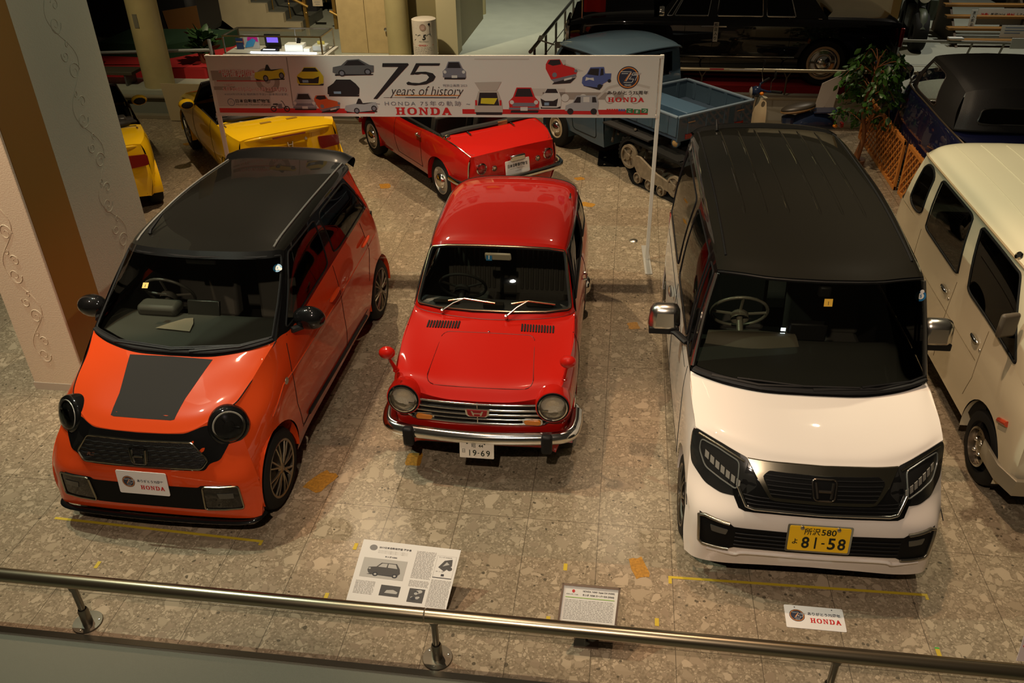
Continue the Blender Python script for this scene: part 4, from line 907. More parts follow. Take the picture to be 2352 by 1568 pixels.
    for s in (-1, 1):
        mb = MB(); mb.tube(cpath([(s*.495, .517), (s*.63, .521), (s*.663, .505), (s*.65, .33), (s*.63, .313), (s*.485, .326)], ff, 0, 2, 1, -.008, 5), .0125, 8, flat=.8); mb.build('bezel_trim', mat('bezel_grey', (.30, .28, .23), .25, .9), root, smooth=60)
        mb = MB(); cf(mb, rounded([(s*.50, .475), (s*.60, .475), (s*.59, .435), (s*.51, .435)], .008), .008, .006); mb.build('fog_lamp', mat('fog_grey', (.10, .10, .09), .15, .4), root)
    mb = MB(); mb.tube(cr([fv(-.60, .285, .0), fv(-.45, .29, .006), fv(-.38, .31, .006), fv(0, .312, .006), fv(.38, .31, .006), fv(.45, .29, .006), fv(.60, .285, .0)], 5), .012, 8); mb.build('bumper_ridge', wh, root, smooth=60)
    mb = MB(); mb.grid(sym(crp([[(0, -.483, .215), (.25, -.478, .205), (.5, -.463, .185), (.65, -.43, .175)], [(0, -.40, .20), (.25, -.40, .19), (.5, -.38, .17), (.65, -.36, .16)]], 5))); mb.build('bumper_underside', blackpl, root)
    # ---- plate
    pl = Plane(A(-.172, -.535, .395), A(1, 0, 0), A(0, .16, .985)); mb = MB(); o_ = rrect(-.008, .352, -.008, .178, .01, .01, 3)
    mb.prism([pl.p(x, y, 0) for x, y in o_], pl.n*.006); lp = mb.build('license_plate', chrome, root, smooth=0)
    mb = MB(); mb.prism([pl.p(x, y, .005) for x, y in rrect(.004, .340, .004, .168, .008, .008, 3)], pl.n*.003); mb.build('plate_face', mat('plate_yellow', (.95, .56, .014), .4), lp, smooth=0)
    mb = MB(); e = .0095
    pl.text(mb, '所沢', .085, .113, .088, .046, e=e, bold=.012); pl.text(mb, '580', .180, .115, .082, .040, e=e, bold=.015)
    pl.text(mb, 'よ', .026, .048, .030, .036, e=e, bold=.015)
    for t_, x in (('8', .078), ('5', .222), ('8', .278)): pl.text(mb, t_, x, .022, .043, .078, bold=.022, e=e)
    pl.rect(mb, .150, .022, .160, .100, e); pl.rect(mb, .188, .055, .206, .064, e); mb.build('plate_lettering', mat('plate_black', (.012, .015, .010), .4), lp, smooth=0)
    for x in (.072, .272):
        mb = MB(); mb.lathe([(.012, 0), (.011, .006), (.0005, .008)], pl.p(x, .158, .008), pl.n, 10); mb.build('plate_bolt', satin, lp)
    # ---- windscreen
    wt = [(0, .35, 1.678), (.28, .37, 1.676), (.46, .43, 1.668), (.555, .475, 1.655), (.598, .51, 1.64)]
    lo = [(0, .20, 1.07), (.28, .21, 1.07), (.49, .26, 1.075), (.635, .32, 1.08), (.70, .37, 1.08)]
    md = [(0, .30, 1.38), (.28, .315, 1.38), (.475, .365, 1.38), (.60, .42, 1.375), (.655, .455, 1.37)]
    W = sym(crp([hr[-1], lo, md, wt], 12, 12)); q = (.23, .965, .05, .95, .05, .03); ks = split(W, [q])
    mb = MB(); mb.grid(W, keep=ks[0]); mb.build('windscreen_surround', blackgl, root, smooth=60)
    mb = MB(); mb.grid(W, keep=ks[1]); ws = mb.build('windscreen', glass_d, root, smooth=60); sg = 1 if gnormal(W, .5, .5)[1] < 0 else -1
    mb = MB(); mb.tube(gpath(W, [(.20, .05), (.17, .5), (.20, .95)], .004, 10, sg), .03, 8, flat=.5); mb.build('cowl_panel', blackpl, root)
    for t_ in (.018, .982):
        mb = MB(); mb.tube(gpath(W, [(.24, t_), (.97, t_)], .006, 12, sg), .012, 6); mb.build('pillar_moulding', satin, root)
    mb = MB(); mb.tube(gpath(W, [(.985, .03), (.985, .97)], .003, 12, sg), .006, 6); mb.build('windscreen_seal', blackpl, ws)
    def on(s_, t_): c = gsample(W, s_, t_); n = gnormal(W, s_, t_)*sg; return Plane(c, A(1, 0, .03), np.cross(n, A(1, 0, .03)))
    mb = MB(); ps = on(.86, .905); ps.disk(mb, 0, 0, .032, .004, 0, 20); ps.disk(mb, 0, 0, .019, .006, 1, 16); ps.disk(mb, .006, .028, .012, .007, 1, 10); ps.text(mb, '5', 0, 0, h=.018, bold=.03, e=.008, mi=0, center=True); mb.build('round_sticker', [mat('sticker_blue', (.02, .16, .36)), whitem], ws, smooth=0)
    mb = MB(); ps = on(.845, .515); ps.rect(mb, -.024, -.024, .024, .024, .004, 0); ps.text(mb, '1', 0, -.003, h=.022, e=.006, mi=1, center=True); mb.build('square_sticker', [mat('sticker_orange', (.85, .50, .06), .5), inkm], ws, smooth=0)
    for u0, u1 in ((-.45, .02), (.0, .50)):
        z = lambda u, s_: gsample(W, s_, .5+u/1.40)+sg*gnormal(W, s_, .5+u/1.40)*.016; mb = MB()
        mb.tube([z(u0, .15), z(u0+.25, .20), z(u1-.05, .245)], [.015, .012, .006], 6); wp = mb.build('wiper', blackpl, root)
        mb = MB(); mb.tube([z(u1-.32, .27), z(u1-.05, .255), z(u1+.15, .262)], .008, 6); mb.build('wiper_blade', blackpl, wp)
    # ---- roof with pressed ribs
    rr = [wt, [(0, .65, 1.735), (.28, .66, 1.73), (.47, .68, 1.718), (.565, .70, 1.697), (.605, .72, 1.665)],
          [(0, 1.4, 1.785), (.29, 1.4, 1.782), (.50, 1.4, 1.768), (.595, 1.4, 1.738), (.627, 1.4, 1.695)],
          [(0, 2.2, 1.785), (.29, 2.2, 1.782), (.50, 2.2, 1.766), (.592, 2.2, 1.736), (.622, 2.2, 1.692)],
          [(0, 2.75, 1.765), (.29, 2.74, 1.762), (.49, 2.72, 1.747), (.58, 2.70, 1.722), (.61, 2.68, 1.685)],
          [(0, 2.95, 1.74), (.29, 2.94, 1.737), (.48, 2.90, 1.725), (.565, 2.87, 1.705), (.60, 2.84, 1.68)]]
    Rh, roof = panel('roof', rr, mat('roof_black2', (.012, .011, .008), .4, 0, 1, spec=.05), root, 9); rf = surf_fn(Rh, 0, 1, 2)
    mb = MB()
    for u in (.10, .24, .38):
        mb.tube([A(u, v, rf(u, v)-.004) for v in np.linspace(1.05, 2.85, 20)], [.004]+[.011]*18+[.004], 6)
    mb.mirror(); mb.sep('roof_rib', mat('roof_black2', (.01, .01, .01)), roof, smooth=60)
    mb = MB(); mb.tube([A(.545, v, rf(.545, v)+.002) for v in np.linspace(.6, 2.86, 24)], .008, 6); mb.mirror(); mb.sep('roof_moulding', blackpl, roof)
    mb = MB(); mb.tube([A(-.40, 2.78, 1.755), A(-.40, 2.80, 1.775), A(-.395, 2.93, 1.80)], [.014, .012, .006], 8); mb.build('aerial', blackpl, roof)
    mb = MB(); sp = [[(0, 2.90, 1.75), (.29, 2.89, 1.747), (.48, 2.86, 1.73), (.57, 2.83, 1.705)], [(0, 3.02, 1.755), (.29, 3.0, 1.75), (.5, 2.96, 1.732), (.59, 2.91, 1.70)], [(0, 3.03, 1.735), (.29, 3.01, 1.73), (.5, 2.97, 1.71), (.59, 2.92, 1.68)], [(0, 2.95, 1.70), (.29, 2.94, 1.70), (.48, 2.90, 1.68), (.57, 2.85, 1.66)]]; mb.grid(sym(crp(sp, 5))); mb.build('rear_spoiler', blackgl, root, smooth=60)
    # ---- cabin sides
    bt = [(.715, .34, 1.012), (.722, .60, 1.028), (.723, 1.0, 1.038), (.724, 1.6, 1.045), (.723, 2.3, 1.05), (.716, 2.7, 1.05), (.66, 2.90, 1.05)]
    tp = [(.598, .51, 1.64), (.605, .72, 1.665), (.615, 1.05, 1.68), (.627, 1.55, 1.695), (.622, 2.2, 1.692), (.61, 2.68, 1.685), (.60, 2.84, 1.68)]
    md = [((a[0]+b[0])/2+.014, (a[1]+b[1])/2, (a[2]+b[2])/2) for a, b in zip(bt, tp)]
    S = crp([bt, md, tp], 12, 14)
    side_windows(root, S, [(.06, .92, .05, .15, .03, .02), (.06, .92, .19, .47, .05, .02), (.06, .92, .51, .82, .05, .02), (.10, .92, .85, .95, .06, .02)], blackgl, glass('car_glass_side', (.58, .58, .50)), blackpl)
    panel('tailgate', [[(0, 2.95, 1.74), (.29, 2.94, 1.737), (.48, 2.90, 1.725), (.60, 2.84, 1.68)], [(0, 2.96, 1.05), (.29, 2.96, 1.05), (.5, 2.94, 1.05), (.66, 2.90, 1.05)], [(0, 2.97, .6), (.29, 2.97, .6), (.5, 2.95, .6), (.67, 2.91, .6)], [(0, 2.96, .2), (.29, 2.96, .2), (.5, 2.94, .2), (.66, 2.90, .19)]], wh, root, 6)
    mb = MB(); mb.box((-.70, 2.80, .80), (.04, .10, .40)); mb.build('tail_lamp', mat('tail_red', (.25, .01, .01), .2, 0, 1), root, bevel=.01)
    # ---- mirrors
    for s in (-1, 1):
        mb = MB(); c = A(s*.86, .74 if s > 0 else .80, 1.13); mb.box(c, (.22, .13, .19), taper=.86); mi_ = mb.build('door_mirror', mat('mirror_chrome', (.62, .60, .54), .25, 1), root, bevel=.045, smooth=60)
        mb = MB(); mb.box(c+A(0, .005, -.085), (.20, .125, .05)); mb.tube([A(s*.715, .62, 1.04), A(s*.78, .74, 1.04), c+A(0, 0, -.09)], .03, 8, flat=.6); mb.build('mirror_base', blackpl, mi_, bevel=.015)
    # ---- cabin
    mb = MB(); mb.grid(sym(crp([[(0, .22, 1.0), (.35, .25, 1.0), (.68, .38, 1.01)], [(0, .45, 1.03), (.35, .46, 1.03), (.70, .52, 1.03)], [(0, .75, 1.02), (.35, .75, 1.02), (.70, .78, 1.02)], [(0, .78, .75), (.35, .78, .75), (.70, .80, .75)]], 5))); da = mb.build('dashboard', mat('dash_dark', (.03, .03, .028)), root, smooth=50)
    mb = MB(); mb.grid(crp([[(-.60, .62, 1.04), (-.3, .58, 1.04), (0, .62, 1.04)], [(-.58, .70, 1.09), (-.3, .66, 1.10), (-.02, .70, 1.09)], [(-.56, .78, 1.05), (-.3, .78, 1.06), (-.04, .78, 1.05)]], 5)); mb.build('instrument_hood', mat('dash_brown', (.10, .085, .06), .6), da, smooth=60)
    mb = MB(); mb.box((.06, .74, 1.10), (.24, .06, .13)); mb.build('centre_screen', blackpl, da, bevel=.012)
    mb = MB(); mb.box((-.10, .707, 1.12), (.03, .005, .022)); mb.box((-.10, .707, 1.085), (.03, .005, .014)); mb.build('climate_display', mat('display_lit', (.2, .25, .3), .3, emis=(.75, .9, 1), estr=2.5), da)
    mb = MB(); mb.box((0, 1.7, .35), (1.36, 2.5, .04)); mb.box((-.70, 1.7, .70), (.02, 2.3, .64)); mb.box((.70, 1.7, .70), (.02, 2.3, .64)); mb.box((0, .5, .6), (1.36, .05, .8)); mb.build('cabin_lining', darkin, root)
    for u in (-.34, .34): seat(root, u, 1.2, .62, .54, mat('seat_cloth', (.025, .023, .022), .8), .58, head=True)
    seat(root, 0, 2.2, .62, 1.2, mat('seat_cloth', (.025, .023, .022)), .55)
    steering(root, -.36, .90, 1.13, .185, mat('wheel_satin', (.24, .22, .17), .35, .4), 30, 3)
    mb = MB(); mb.box((.02, .40, 1.58), (.07, .05, .07)); mb.build('camera_housing', blackpl, root, bevel=.012)
    # ---- wheels
    rm = mat('alloy_black', (.12, .11, .09), .3, .9)
    for u, v, s in ((-.64, 0, -1), (.64, 0, 1), (-.64, 2.52, -1), (.64, 2.52, 1)):
        t = tyre(root, u, v, .28, .28, .165, .19, s); rim_spokes(t, u+s*.075, v, .28, .205, s, rm, 7)
    mb = MB(); mb.box((0, 1.2, .22), (1.2, 3.1, .06)); mb.build('underbody', rubber, root)
    return root
white_car()
# ---------------------------------------------------------------- hall shell
slab('floor', -12, 2.86, 7.6, 12.8, -.12, 0, terr)
carp = mat('carpet_grey', (.17, .165, .125), .95, bump=.6, bscale=300)
slab('floor_walkway', -8, -1, 6, 2.83, -.12, .004, carp)
struct(slab('trim_1', -8, 2.825, 6, 2.862, -.1, .008, mat('edge_strip', (.30, .27, .21), .3, .9)))
hallf = mat('hall_floor', (.34, .35, .28), .55, noise=.15, bscale=3)
mb = MB(); mb.box((-6.75, 18.8, .15), (10.1, 12.8, .5)); struct(mb.build('floor_hall', hallf, smooth=0))
mb = MB(); mb.box((3.0, 18.98, .15), (9.4, 12.4, .5)); struct(mb.build('floor_hall', hallf, smooth=0))
pf = mat('step_face_grey', (.16, .17, .14), .5); pt = mat('step_trim', (.33, .29, .21), .35, .5)
mb = MB(); mb.box((-6.85, 12.36, .15), (10.3, .06, .34)); struct(mb.build('trim_2', pf, smooth=0))
mb = MB(); mb.box((-6.85, 12.33, .325), (10.3, .10, .03)); mb.box((-6.85, 12.30, .03), (10.3, .14, .06)); struct(mb.build('trim_3', pt, smooth=0, bevel=.006))
mb = MB(); mb.box((3.05, 12.74, .20), (9.5, .06, .40)); struct(mb.build('trim_4', mat('step_face_pale', (.46, .44, .36), .45), smooth=0))
mb = MB(); mb.box((3.05, 12.71, .40), (9.5, .12, .035)); mb.box((3.05, 12.67, .03), (9.5, .16, .06)); struct(mb.build('trim_5', mat('step_trim2', (.42, .37, .27), .3, .6), smooth=0, bevel=.006))
dark = mat('wall_dark', (.016, .013, .011), .8); tan = mat('wall_tan', (.42, .35, .21), .6, noise=.1, bscale=6)
slab('wall_back', -12.3, 25.2, 8.7, 25.4, .4, 6, dark)
slab('wall_left', -12.3, -1, -12, 25.4, -.1, 6, dark)
slab('wall_right', 8.7, -1, 9.0, 25.4, -.1, 6, dark)
slab('wall_alcove', -11.5, 17.6, -6.4, 17.8, .4, 5, mat('alcove_dark', (.010, .009, .010), .7))

# ---------------------------------------------------------------- ornamented pillar at the left
def pillar():
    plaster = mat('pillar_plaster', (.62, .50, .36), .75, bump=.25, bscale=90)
    o = empty('wall_pillar', (-4.495, 5.85, 0)); tag(o, 'broad plaster pillar with relief scrolls beside the orange hatchback', 'pillar', kind='structure')
    mb = MB(); mb.box((0, 0, 2.6), (.47, 1.4, 5.2)); sh = mb.build('shaft', plaster, o, smooth=0, bevel=.008)
    mb = MB(); mb.box((.2365, .235, 2.6), (.006, .92, 5.2)); mb.build('shade_toned_side', mat('pillar_shade_grey', (.36, .34, .25), .8, bump=.25, bscale=90), o, smooth=0)  # dimmer side of the pillar: its shade is put into a greyer plaster colour
    mb = MB(); mb.box((.236, -.45, 2.6), (.006, .46, 5.2)); mb.build('brown_strip', mat('strip_brown', (.22, .11, .018), .45), o, smooth=0)
    mb = MB(); mb.box((0, 0, .035), (.482, 1.412, .07)); mb.build('base_strip', mat('pillar_base', (.44, .37, .29), .6), o, smooth=0)
    def scroll(P, h0, n, m):  # low relief of S-curls, P maps (x, z) to the face
        k = 0
        for i in range(n):
            z = h0+i*.36; s = 1 if i % 2 else -1; mb = MB()
            for cx, cz, r0, turns, a0 in ((.028*s, z, .060, 1.4, 0), (-.02*s, z+.13, .040, 1.2, 2.6), (.030*s, z+.20, .022, 1, 1)):
                pts = []
                for t in np.linspace(0, 1, 22):
                    a = a0+t*turns*2*math.pi*s; r = r0*(1-.8*t); pts.append(P(cx+r*math.cos(a), cz+r*math.sin(a)*1.2))
                mb.tube(pts, np.linspace(.005, .0025, 22), 5)
            mb.tube([P(.10*s*math.sin(q*math.pi), z-.10+.36*q) for q in np.linspace(0, 1, 12)], .003, 5)
            mb.build('scroll_relief', m, sh, smooth=60)
    scroll(lambda x, z: A(-.02+x*.9, -.701, z), .35, 9, plaster)
    scroll(lambda x, z: A(.2395, .26+x*1.2, z), .55, 9, mat('pillar_shade_grey', (.30, .27, .19)))  # scrolls take the same shade-toned grey
    mb = MB(); mb.box((-.155, -.705, 1.42), (.062, .012, .11)); sw = mb.build('switch_plate', mat('brass_plate', (.38, .30, .14), .35, .8), o, bevel=.004)
    mb = MB(); mb.box((-.155, -.713, 1.42), (.030, .006, .055)); mb.build('switch_key', mat('switch_dark', (.10, .09, .04), .4), sw)
pillar()

# ---------------------------------------------------------------- front guard rail
def front_rail():
    o = empty('guard_rail', (-.9, 2.95, 0)); tag(o, 'low round bronze-coloured metal guard rail along the walkway edge', 'railing')
    br = mat('rail_bronze', (.40, .34, .24), .28, 1)
    for a, b in ((-4.2, -.02), (-.012, 4.0)):
        mb = MB(); mb.tube([(a, 0, .35), (b, 0, .35)], .040, 24); mb.build('rail_tube', br, o, smooth=60)
    for x in (-2.07, .03, 2.13):
        mb = MB(); mb.tube([(x, 0, .006), (x, 0, .32)], .019, 14); mb.lathe([(.030, .0), (.030, .10), (.024, .115)], A(x, 0, .006), (0, 0, 1), 18); mb.lathe([(.024, 0), (.027, .02), (.024, .035)], A(x, 0, .285), (0, 0, 1), 16); p = mb.build('post', mat('post_grey', (.20, .18, .14), .35, .9), o, smooth=50)
        mb = MB(); mb.lathe([(.0005, .010), (.082, .009), (.085, .004), (.085, 0)], A(x, 0, 0), (0, 0, 1), 30); f = mb.build('flange', mat('post_grey', (.2, .18, .14)), p)
        for k in range(3):
            a = k*2.1+.4; mb = MB(); mb.lathe([(.007, .008), (.006, .013), (.0005, .014)], A(x+.064*math.cos(a), .064*math.sin(a), 0), (0, 0, 1), 8); mb.build('screw', satin, p)
front_rail()

# ---------------------------------------------------------------- tape on the floor
ytape = mat('tape_yellow', (.50, .36, .02), .6); btape = mat('adhesive_brown', (.42, .20, .02), .55, noise=.6, bscale=60)
def floor_tape(name, pts, m, label, group=None, z=.0015):
    mb = MB(); mb.prism([(x, y, .0004) for x, y in pts], (0, 0, z)); o = mb.build(name, m, smooth=0); tag(o, label, 'tape', group); return o
floor_tape('floor_tape', [(-3.68, 3.752), (-2.185, 3.703), (-2.185, 3.66), (-2.205, 3.66), (-2.205, 3.684), (-3.68, 3.732)], ytape, 'long yellow tape line on the floor before the orange hatchback')
floor_tape('floor_tape', [(.425, 3.70), (1.955, 3.735), (1.955, 3.69), (1.937, 3.69), (1.937, 3.716), (.445, 3.682), (.445, 3.64), (.425, 3.64)], ytape, 'long yellow tape line on the floor before the white microvan')
for x, y, lb in ((-3.16, 3.38, 'short yellow tape mark beneath the left end of the guard rail'), (-1.63, 3.30, 'short yellow tape mark by the lower left corner of the big info sheet'), (-1.57, 3.72, 'short yellow tape mark by the upper left corner of the big info sheet'), (-.21, 3.70, 'short yellow tape mark just above the framed info sign'), (-.28, 3.28, 'short yellow tape mark touching the left edge of the framed info sign'), (.35, 3.34, 'short yellow tape mark right of the framed info sign'), (1.90, 3.31, 'short yellow tape mark with green tip at the right end of the rail')):
    floor_tape('tape_mark', [(x-.012, y-.028), (x+.012, y-.028), (x+.012, y+.028), (x-.012, y+.028)], ytape, lb, 'short yellow tape marks')
mb = MB(); mb.prism([(1.888, 3.335, .002), (1.912, 3.335, .002), (1.912, 3.345, .002), (1.888, 3.345, .002)], (0, 0, .001)); o = mb.build('tape_mark', mat('tape_green', (.05, .35, .05), .6), smooth=0); tag(o, 'tiny green tape scrap on top of a yellow tape mark', 'tape')
for x, y, w, h, r, lb in ((.245, 3.745, .10, .17, .3, 'large brown adhesive patch on the floor left of the microvan tape line'), (.19, 6.67, .10, .12, .2, 'brown adhesive patch beside the rear of the red classic car'), (-1.39, 4.61, .12, .14, .1, 'brown adhesive patch by the left front corner of the red classic car'), (-2.97, 9.80, .13, .16, .4, 'brown adhesive patch on the floor below the red roadster door'), (-.38, 9.44, .12, .16, 1.2, 'brown adhesive patch right of the red classic car roof'), (1.42, 10.04, .2, .1, .6, 'brown adhesive patch behind the crawler truck tail'), (-1.99, 4.30, .14, .22, -.5, 'brown adhesive smear by the front wheel of the orange hatchback'), (-.53, 10.27, .12, .1, .5, 'brown adhesive patch between red roadster and blue truck'), (-6.24, 11.15, .16, .12, .8, 'brown adhesive patch beside the yellow roadster front wheel')):
    c, s = math.cos(r), math.sin(r); q = []
    for k in range(14):
        a = 2*math.pi*k/14; e = 1+random.uniform(-.12, .12); cx = w/2*max(-1, min(1, 1.35*math.cos(a)))*e; cy = h/2*max(-1, min(1, 1.35*math.sin(a)))*e; q.append((x+cx*c-cy*s, y+cx*s+cy*c))
    floor_tape('adhesive_patch', q, btape, lb, 'brown adhesive patches')

# ---------------------------------------------------------------- boards at the front rail
def board_print_lines(pl, mb, x0, y0, x1, y1, rows, mi=0, jitter=True, th=.5):  # unreadable small print as broken rows
    dy = (y1-y0)/rows
    for k in range(rows):
        y = y1-dy*(k+.5); x = x0
        while x < x1-.004:
            L = random.uniform(.006, .022); e = min(x+L, x1)
            pl.rect(mb, x, y-dy*th/2, e, y+dy*th/2, .0015, mi); x = e+random.uniform(.002, .005)
def big_sheet():
    o = empty('info_sheet', (-1.13, 3.30, 0)); tag(o, 'large white printed info sheet with car photos leaning behind the rail', 'information sign')
    wd, hh = .605, .53; pl = Plane(A(-.36, -.10, .02), A(1, -.035, 0), A(.06, .328, .25)); pl.o = pl.o+pl.y*.055; pl.y = pl.y*.69
    mb = MB(); mb.prism([pl.p(0, -.06, 0), pl.p(wd, -.06, 0), pl.p(wd, hh, 0), pl.p(0, hh, 0)], pl.n*-.004); mb.build('sheet', mat('sheet_white', (.74, .71, .66), .5), o, smooth=0)
    mb = MB(); X = .045
    pl.disk(mb, X+.03, hh-.06, .024, .0015, 1); pl.text(mb, '2017日本自動車殿堂 歴史車', X+.065, hh-.062, .20, .018, bold=.02, e=.0015, mi=0)
    for k in range(3): pl.text(mb, '時代を代表する優れた車として選定され', X+.065, hh-.082-k*.010, .185, .006, e=.0015, mi=2)
    pl.text(mb, 'ホンダ N360', X+.115, hh-.135, .075, .014, bold=.03, e=.0015, mi=0)
    # car picture: grey field with a small saloon
    gx, gy = X-.01, .215; pl.rect(mb, gx, gy, gx+.27, gy+.165, .0012, 3)
    f = lambda L: [(gx+.04+a*.20, gy+.02+b*.115) for a, b in L]
    pl.poly(mb, f([(0, .35), (.02, .58), (.25, .66), (.38, .98), (.85, 1.0), (.98, .62), (1.02, .30), (.95, .12), (.2, .05), (.05, .15)]), .0015, 4)
    pl.poly(mb, f([(.30, .66), (.41, .93), (.57, .94), (.56, .66)]), .0018, 3); pl.poly(mb, f([(.60, .66), (.60, .94), (.82, .94), (.90, .64)]), .0018, 3)
    for a in (.27, .87): pl.disk(mb, *f([(a, .10)])[0], .018, .0018, 0, 16); pl.disk(mb, *f([(a, .10)])[0], .008, .002, 3, 12)
    pl.poly(mb, f([(.0, .05), (.9, .02), (.98, .1), (.1, .12)]), .0014, 0); pl.disk(mb, *f([(.06, .48)])[0], .007, .002, 3, 10)
    board_print_lines(pl, mb, X-.02, .07, X+.10, .185, 12, 2)
    board_print_lines(pl, mb, X+.30, .25, X+.42, .485, 26, 2); board_print_lines(pl, mb, X+.30, .18, X+.42, .235, 6, 2); board_print_lines(pl, mb, X+.43, .03, X+.55, .26, 26, 2)
    pl.rect(mb, X+.14, .075, X+.26, .165, .0012, 4); pl.poly(mb, [(X+.17, .10), (X+.18, .125), (X+.22, .132), (X+.25, .115), (X+.245, .10)], .0018, 3)
    pl.rect(mb, X+.315, .05, X+.41, .165, .0012, 4)
    for k in range(9): pl.disk(mb, X+.34+.045*random.random(), .07+.075*random.random(), random.uniform(.006, .016), .0016+.0001*k, random.choice((0, 2, 3)), 8)
    bx, by = X+.43, .275; pl.line(mb, [(bx, by), (bx+.115, by), (bx+.115, by+.19), (bx, by+.19), (bx, by)], .0012, .0015, 2); pl.text(mb, 'ホンダ N360の', bx+.01, by+.172, .08, .010, e=.0016, mi=0)
    pl.poly(mb, [(bx+.02, by+.09), (bx+.05, by+.15), (bx+.095, by+.165), (bx+.10, by+.11), (bx+.06, by+.06)], .0016, 4); pl.poly(mb, [(bx+.045, by+.10), (bx+.065, by+.14), (bx+.085, by+.12)], .002, 3); pl.disk(mb, bx+.09, by+.085, .016, .0018, 4, 12); pl.text(mb, 'ホンダ', bx+.01, by+.05, .05, .010, e=.0016, mi=0); pl.rect(mb, bx, by, bx+.115, by+.006, .0016, 0); pl.rect(mb, bx+.048, by+.018, bx+.066, by+.036, .0016, 0)
    mb.build('sheet_print', [mat('print_dark', (.035, .035, .04), .6), mat('print_mid', (.22, .21, .20), .6), mat('print_faint', (.42, .40, .37), .6), mat('print_light', (.45, .43, .39), .6), mat('print_charcoal', (.07, .065, .06), .6)], o, smooth=0)
    mb = MB(); mb.tube([pl.p(.30, .40, -.008), (0, .30, .006)], .006, 6); mb.box((0, .26, .004), (.12, .10, .006)); mb.build('easel_leg', blackpl, o)
big_sheet()
def framed_sign():
    o = empty('framed_sign', (-.05, 3.20, 0)); tag(o, 'small bronze-framed info sign with red dot on a short stand', 'information sign')
    pl = Plane(A(-.165, -.09, .185), A(1, .0, 0), A(.015, .155, .16)); wd, hh = .325, .222; mb = MB(); m = mat('frame_bronze', (.14, .10, .07), .35, .7)
    mb.box(pl.p(wd/2, hh/2, -.010), (wd, .001, .001)); mb = MB(); mb.prism([pl.p(0, 0, -.012), pl.p(wd, 0, -.012), pl.p(wd, hh, -.012), pl.p(0, hh, -.012)], pl.n*.008)
    for a, b, c, d in ((0, 0, wd, .011), (0, hh-.011, wd, hh), (0, 0, .011, hh), (wd-.011, 0, wd, hh)): mb.prism([pl.p(a, b, -.012), pl.p(c, b, -.012), pl.p(c, d, -.012), pl.p(a, d, -.012)], pl.n*.018)
    mb.build('frame', m, o, smooth=0)
    mb = MB(); pl.rect(mb, .011, .011, wd-.011, hh-.011, -.003, 0); mb.build('paper', mat('sheet_white2', (.74, .72, .66), .4), o, smooth=0)
    mb = MB(); pl.disk(mb, .068, hh-.038, .0085, -.0015, 1, 16); pl.text(mb, 'HONDA  N360  Super DX (N360)', .12, hh-.042, .175, .011, bold=.03, e=-.0015); pl.text(mb, 'ホンダ  N360 スーパーDX (N360)', .12, hh-.062, .175, .013, bold=.035, e=-.0015); pl.text(mb, '昭和43年 (1968)', .03, hh-.060, .065, .008, e=-.0015)
    pl.rect(mb, .026, hh-.074, wd-.026, hh-.070, -.0015, 2); board_print_lines(Plane(pl.p(0, 0, -.003), pl.x, pl.y), mb, .026, .03, wd-.026, hh-.082, 13, 3, th=.3)
    mb.build('sign_print', [mat('print_dark', (.03, .03, .04), .6), redink, mat('line_green', (.30, .50, .10), .6), mat('print_grey', (.3, .29, .27), .6)], o, smooth=0)
    mb = MB(); mb.tube([pl.p(wd*.5, .02, -.016), A(0, -.04, .006)], .008, 8); mb.box((0, -.03, .005), (.14, .12, .008)); mb.build('stand', m, o)
framed_sign()
def placard():
    o = empty('plate_placard', (1.265, 3.465, 0)); tag(o, 'white anniversary placard with round badge lying flat on the floor', 'placard')
    pl = Plane(A(-.175, -.075, .004), A(1, .002, 0), A(.03, 1, 0)); mb = MB(); mb.prism([pl.p(x, y, -.003) for x, y in rrect(0, .335, 0, .165, .008, .008, 3)], pl.n*.003); mb.build('board', mat('placard_white', (.78, .75, .72), .35), o, smooth=0)
    mb = MB(); logo75(pl, mb, .068, .090, .044, .001, (0, 1, 2)); pl.text(mb, 'ありがとう75周年', .130, .098, .185, .024, bold=.015, e=.001, mi=0); slab_word(pl, mb, 'HONDA', .140, .045, .172, .034, .001, 3)
    for x in (.06, .272): pl.disk(mb, x, .150, .004, .001, 0, 10)
    mb.build('placard_print', [mat('navy_ink', (.02, .025, .05), .5), mat('orange_ink', (.6, .2, .03), .5), mat('pale_ink', (.5, .5, .5), .5), redink], o, smooth=0)
placard()
o = empty('info_sheet', (2.42, 3.30, 0)); tag(o, 'pale pink-edged info sheet cut off at the right picture edge', 'information sign')
mb = MB(); mb.prism([(-.12, 0, .01), (.42, 0, .01), (.46, .13, .42), (-.08, .13, .42)], (0, -.004, .002)); mb.build('sheet', mat('sheet_pink', (.70, .60, .60), .5), o, smooth=0)
mb = MB(); mb.prism([(-.10, .026, .10), (.40, .026, .10), (.40, .0275, .105), (-.10, .0275, .105)], (0, -.006, .0)); mb.build('sheet_print', redink, o, smooth=0)
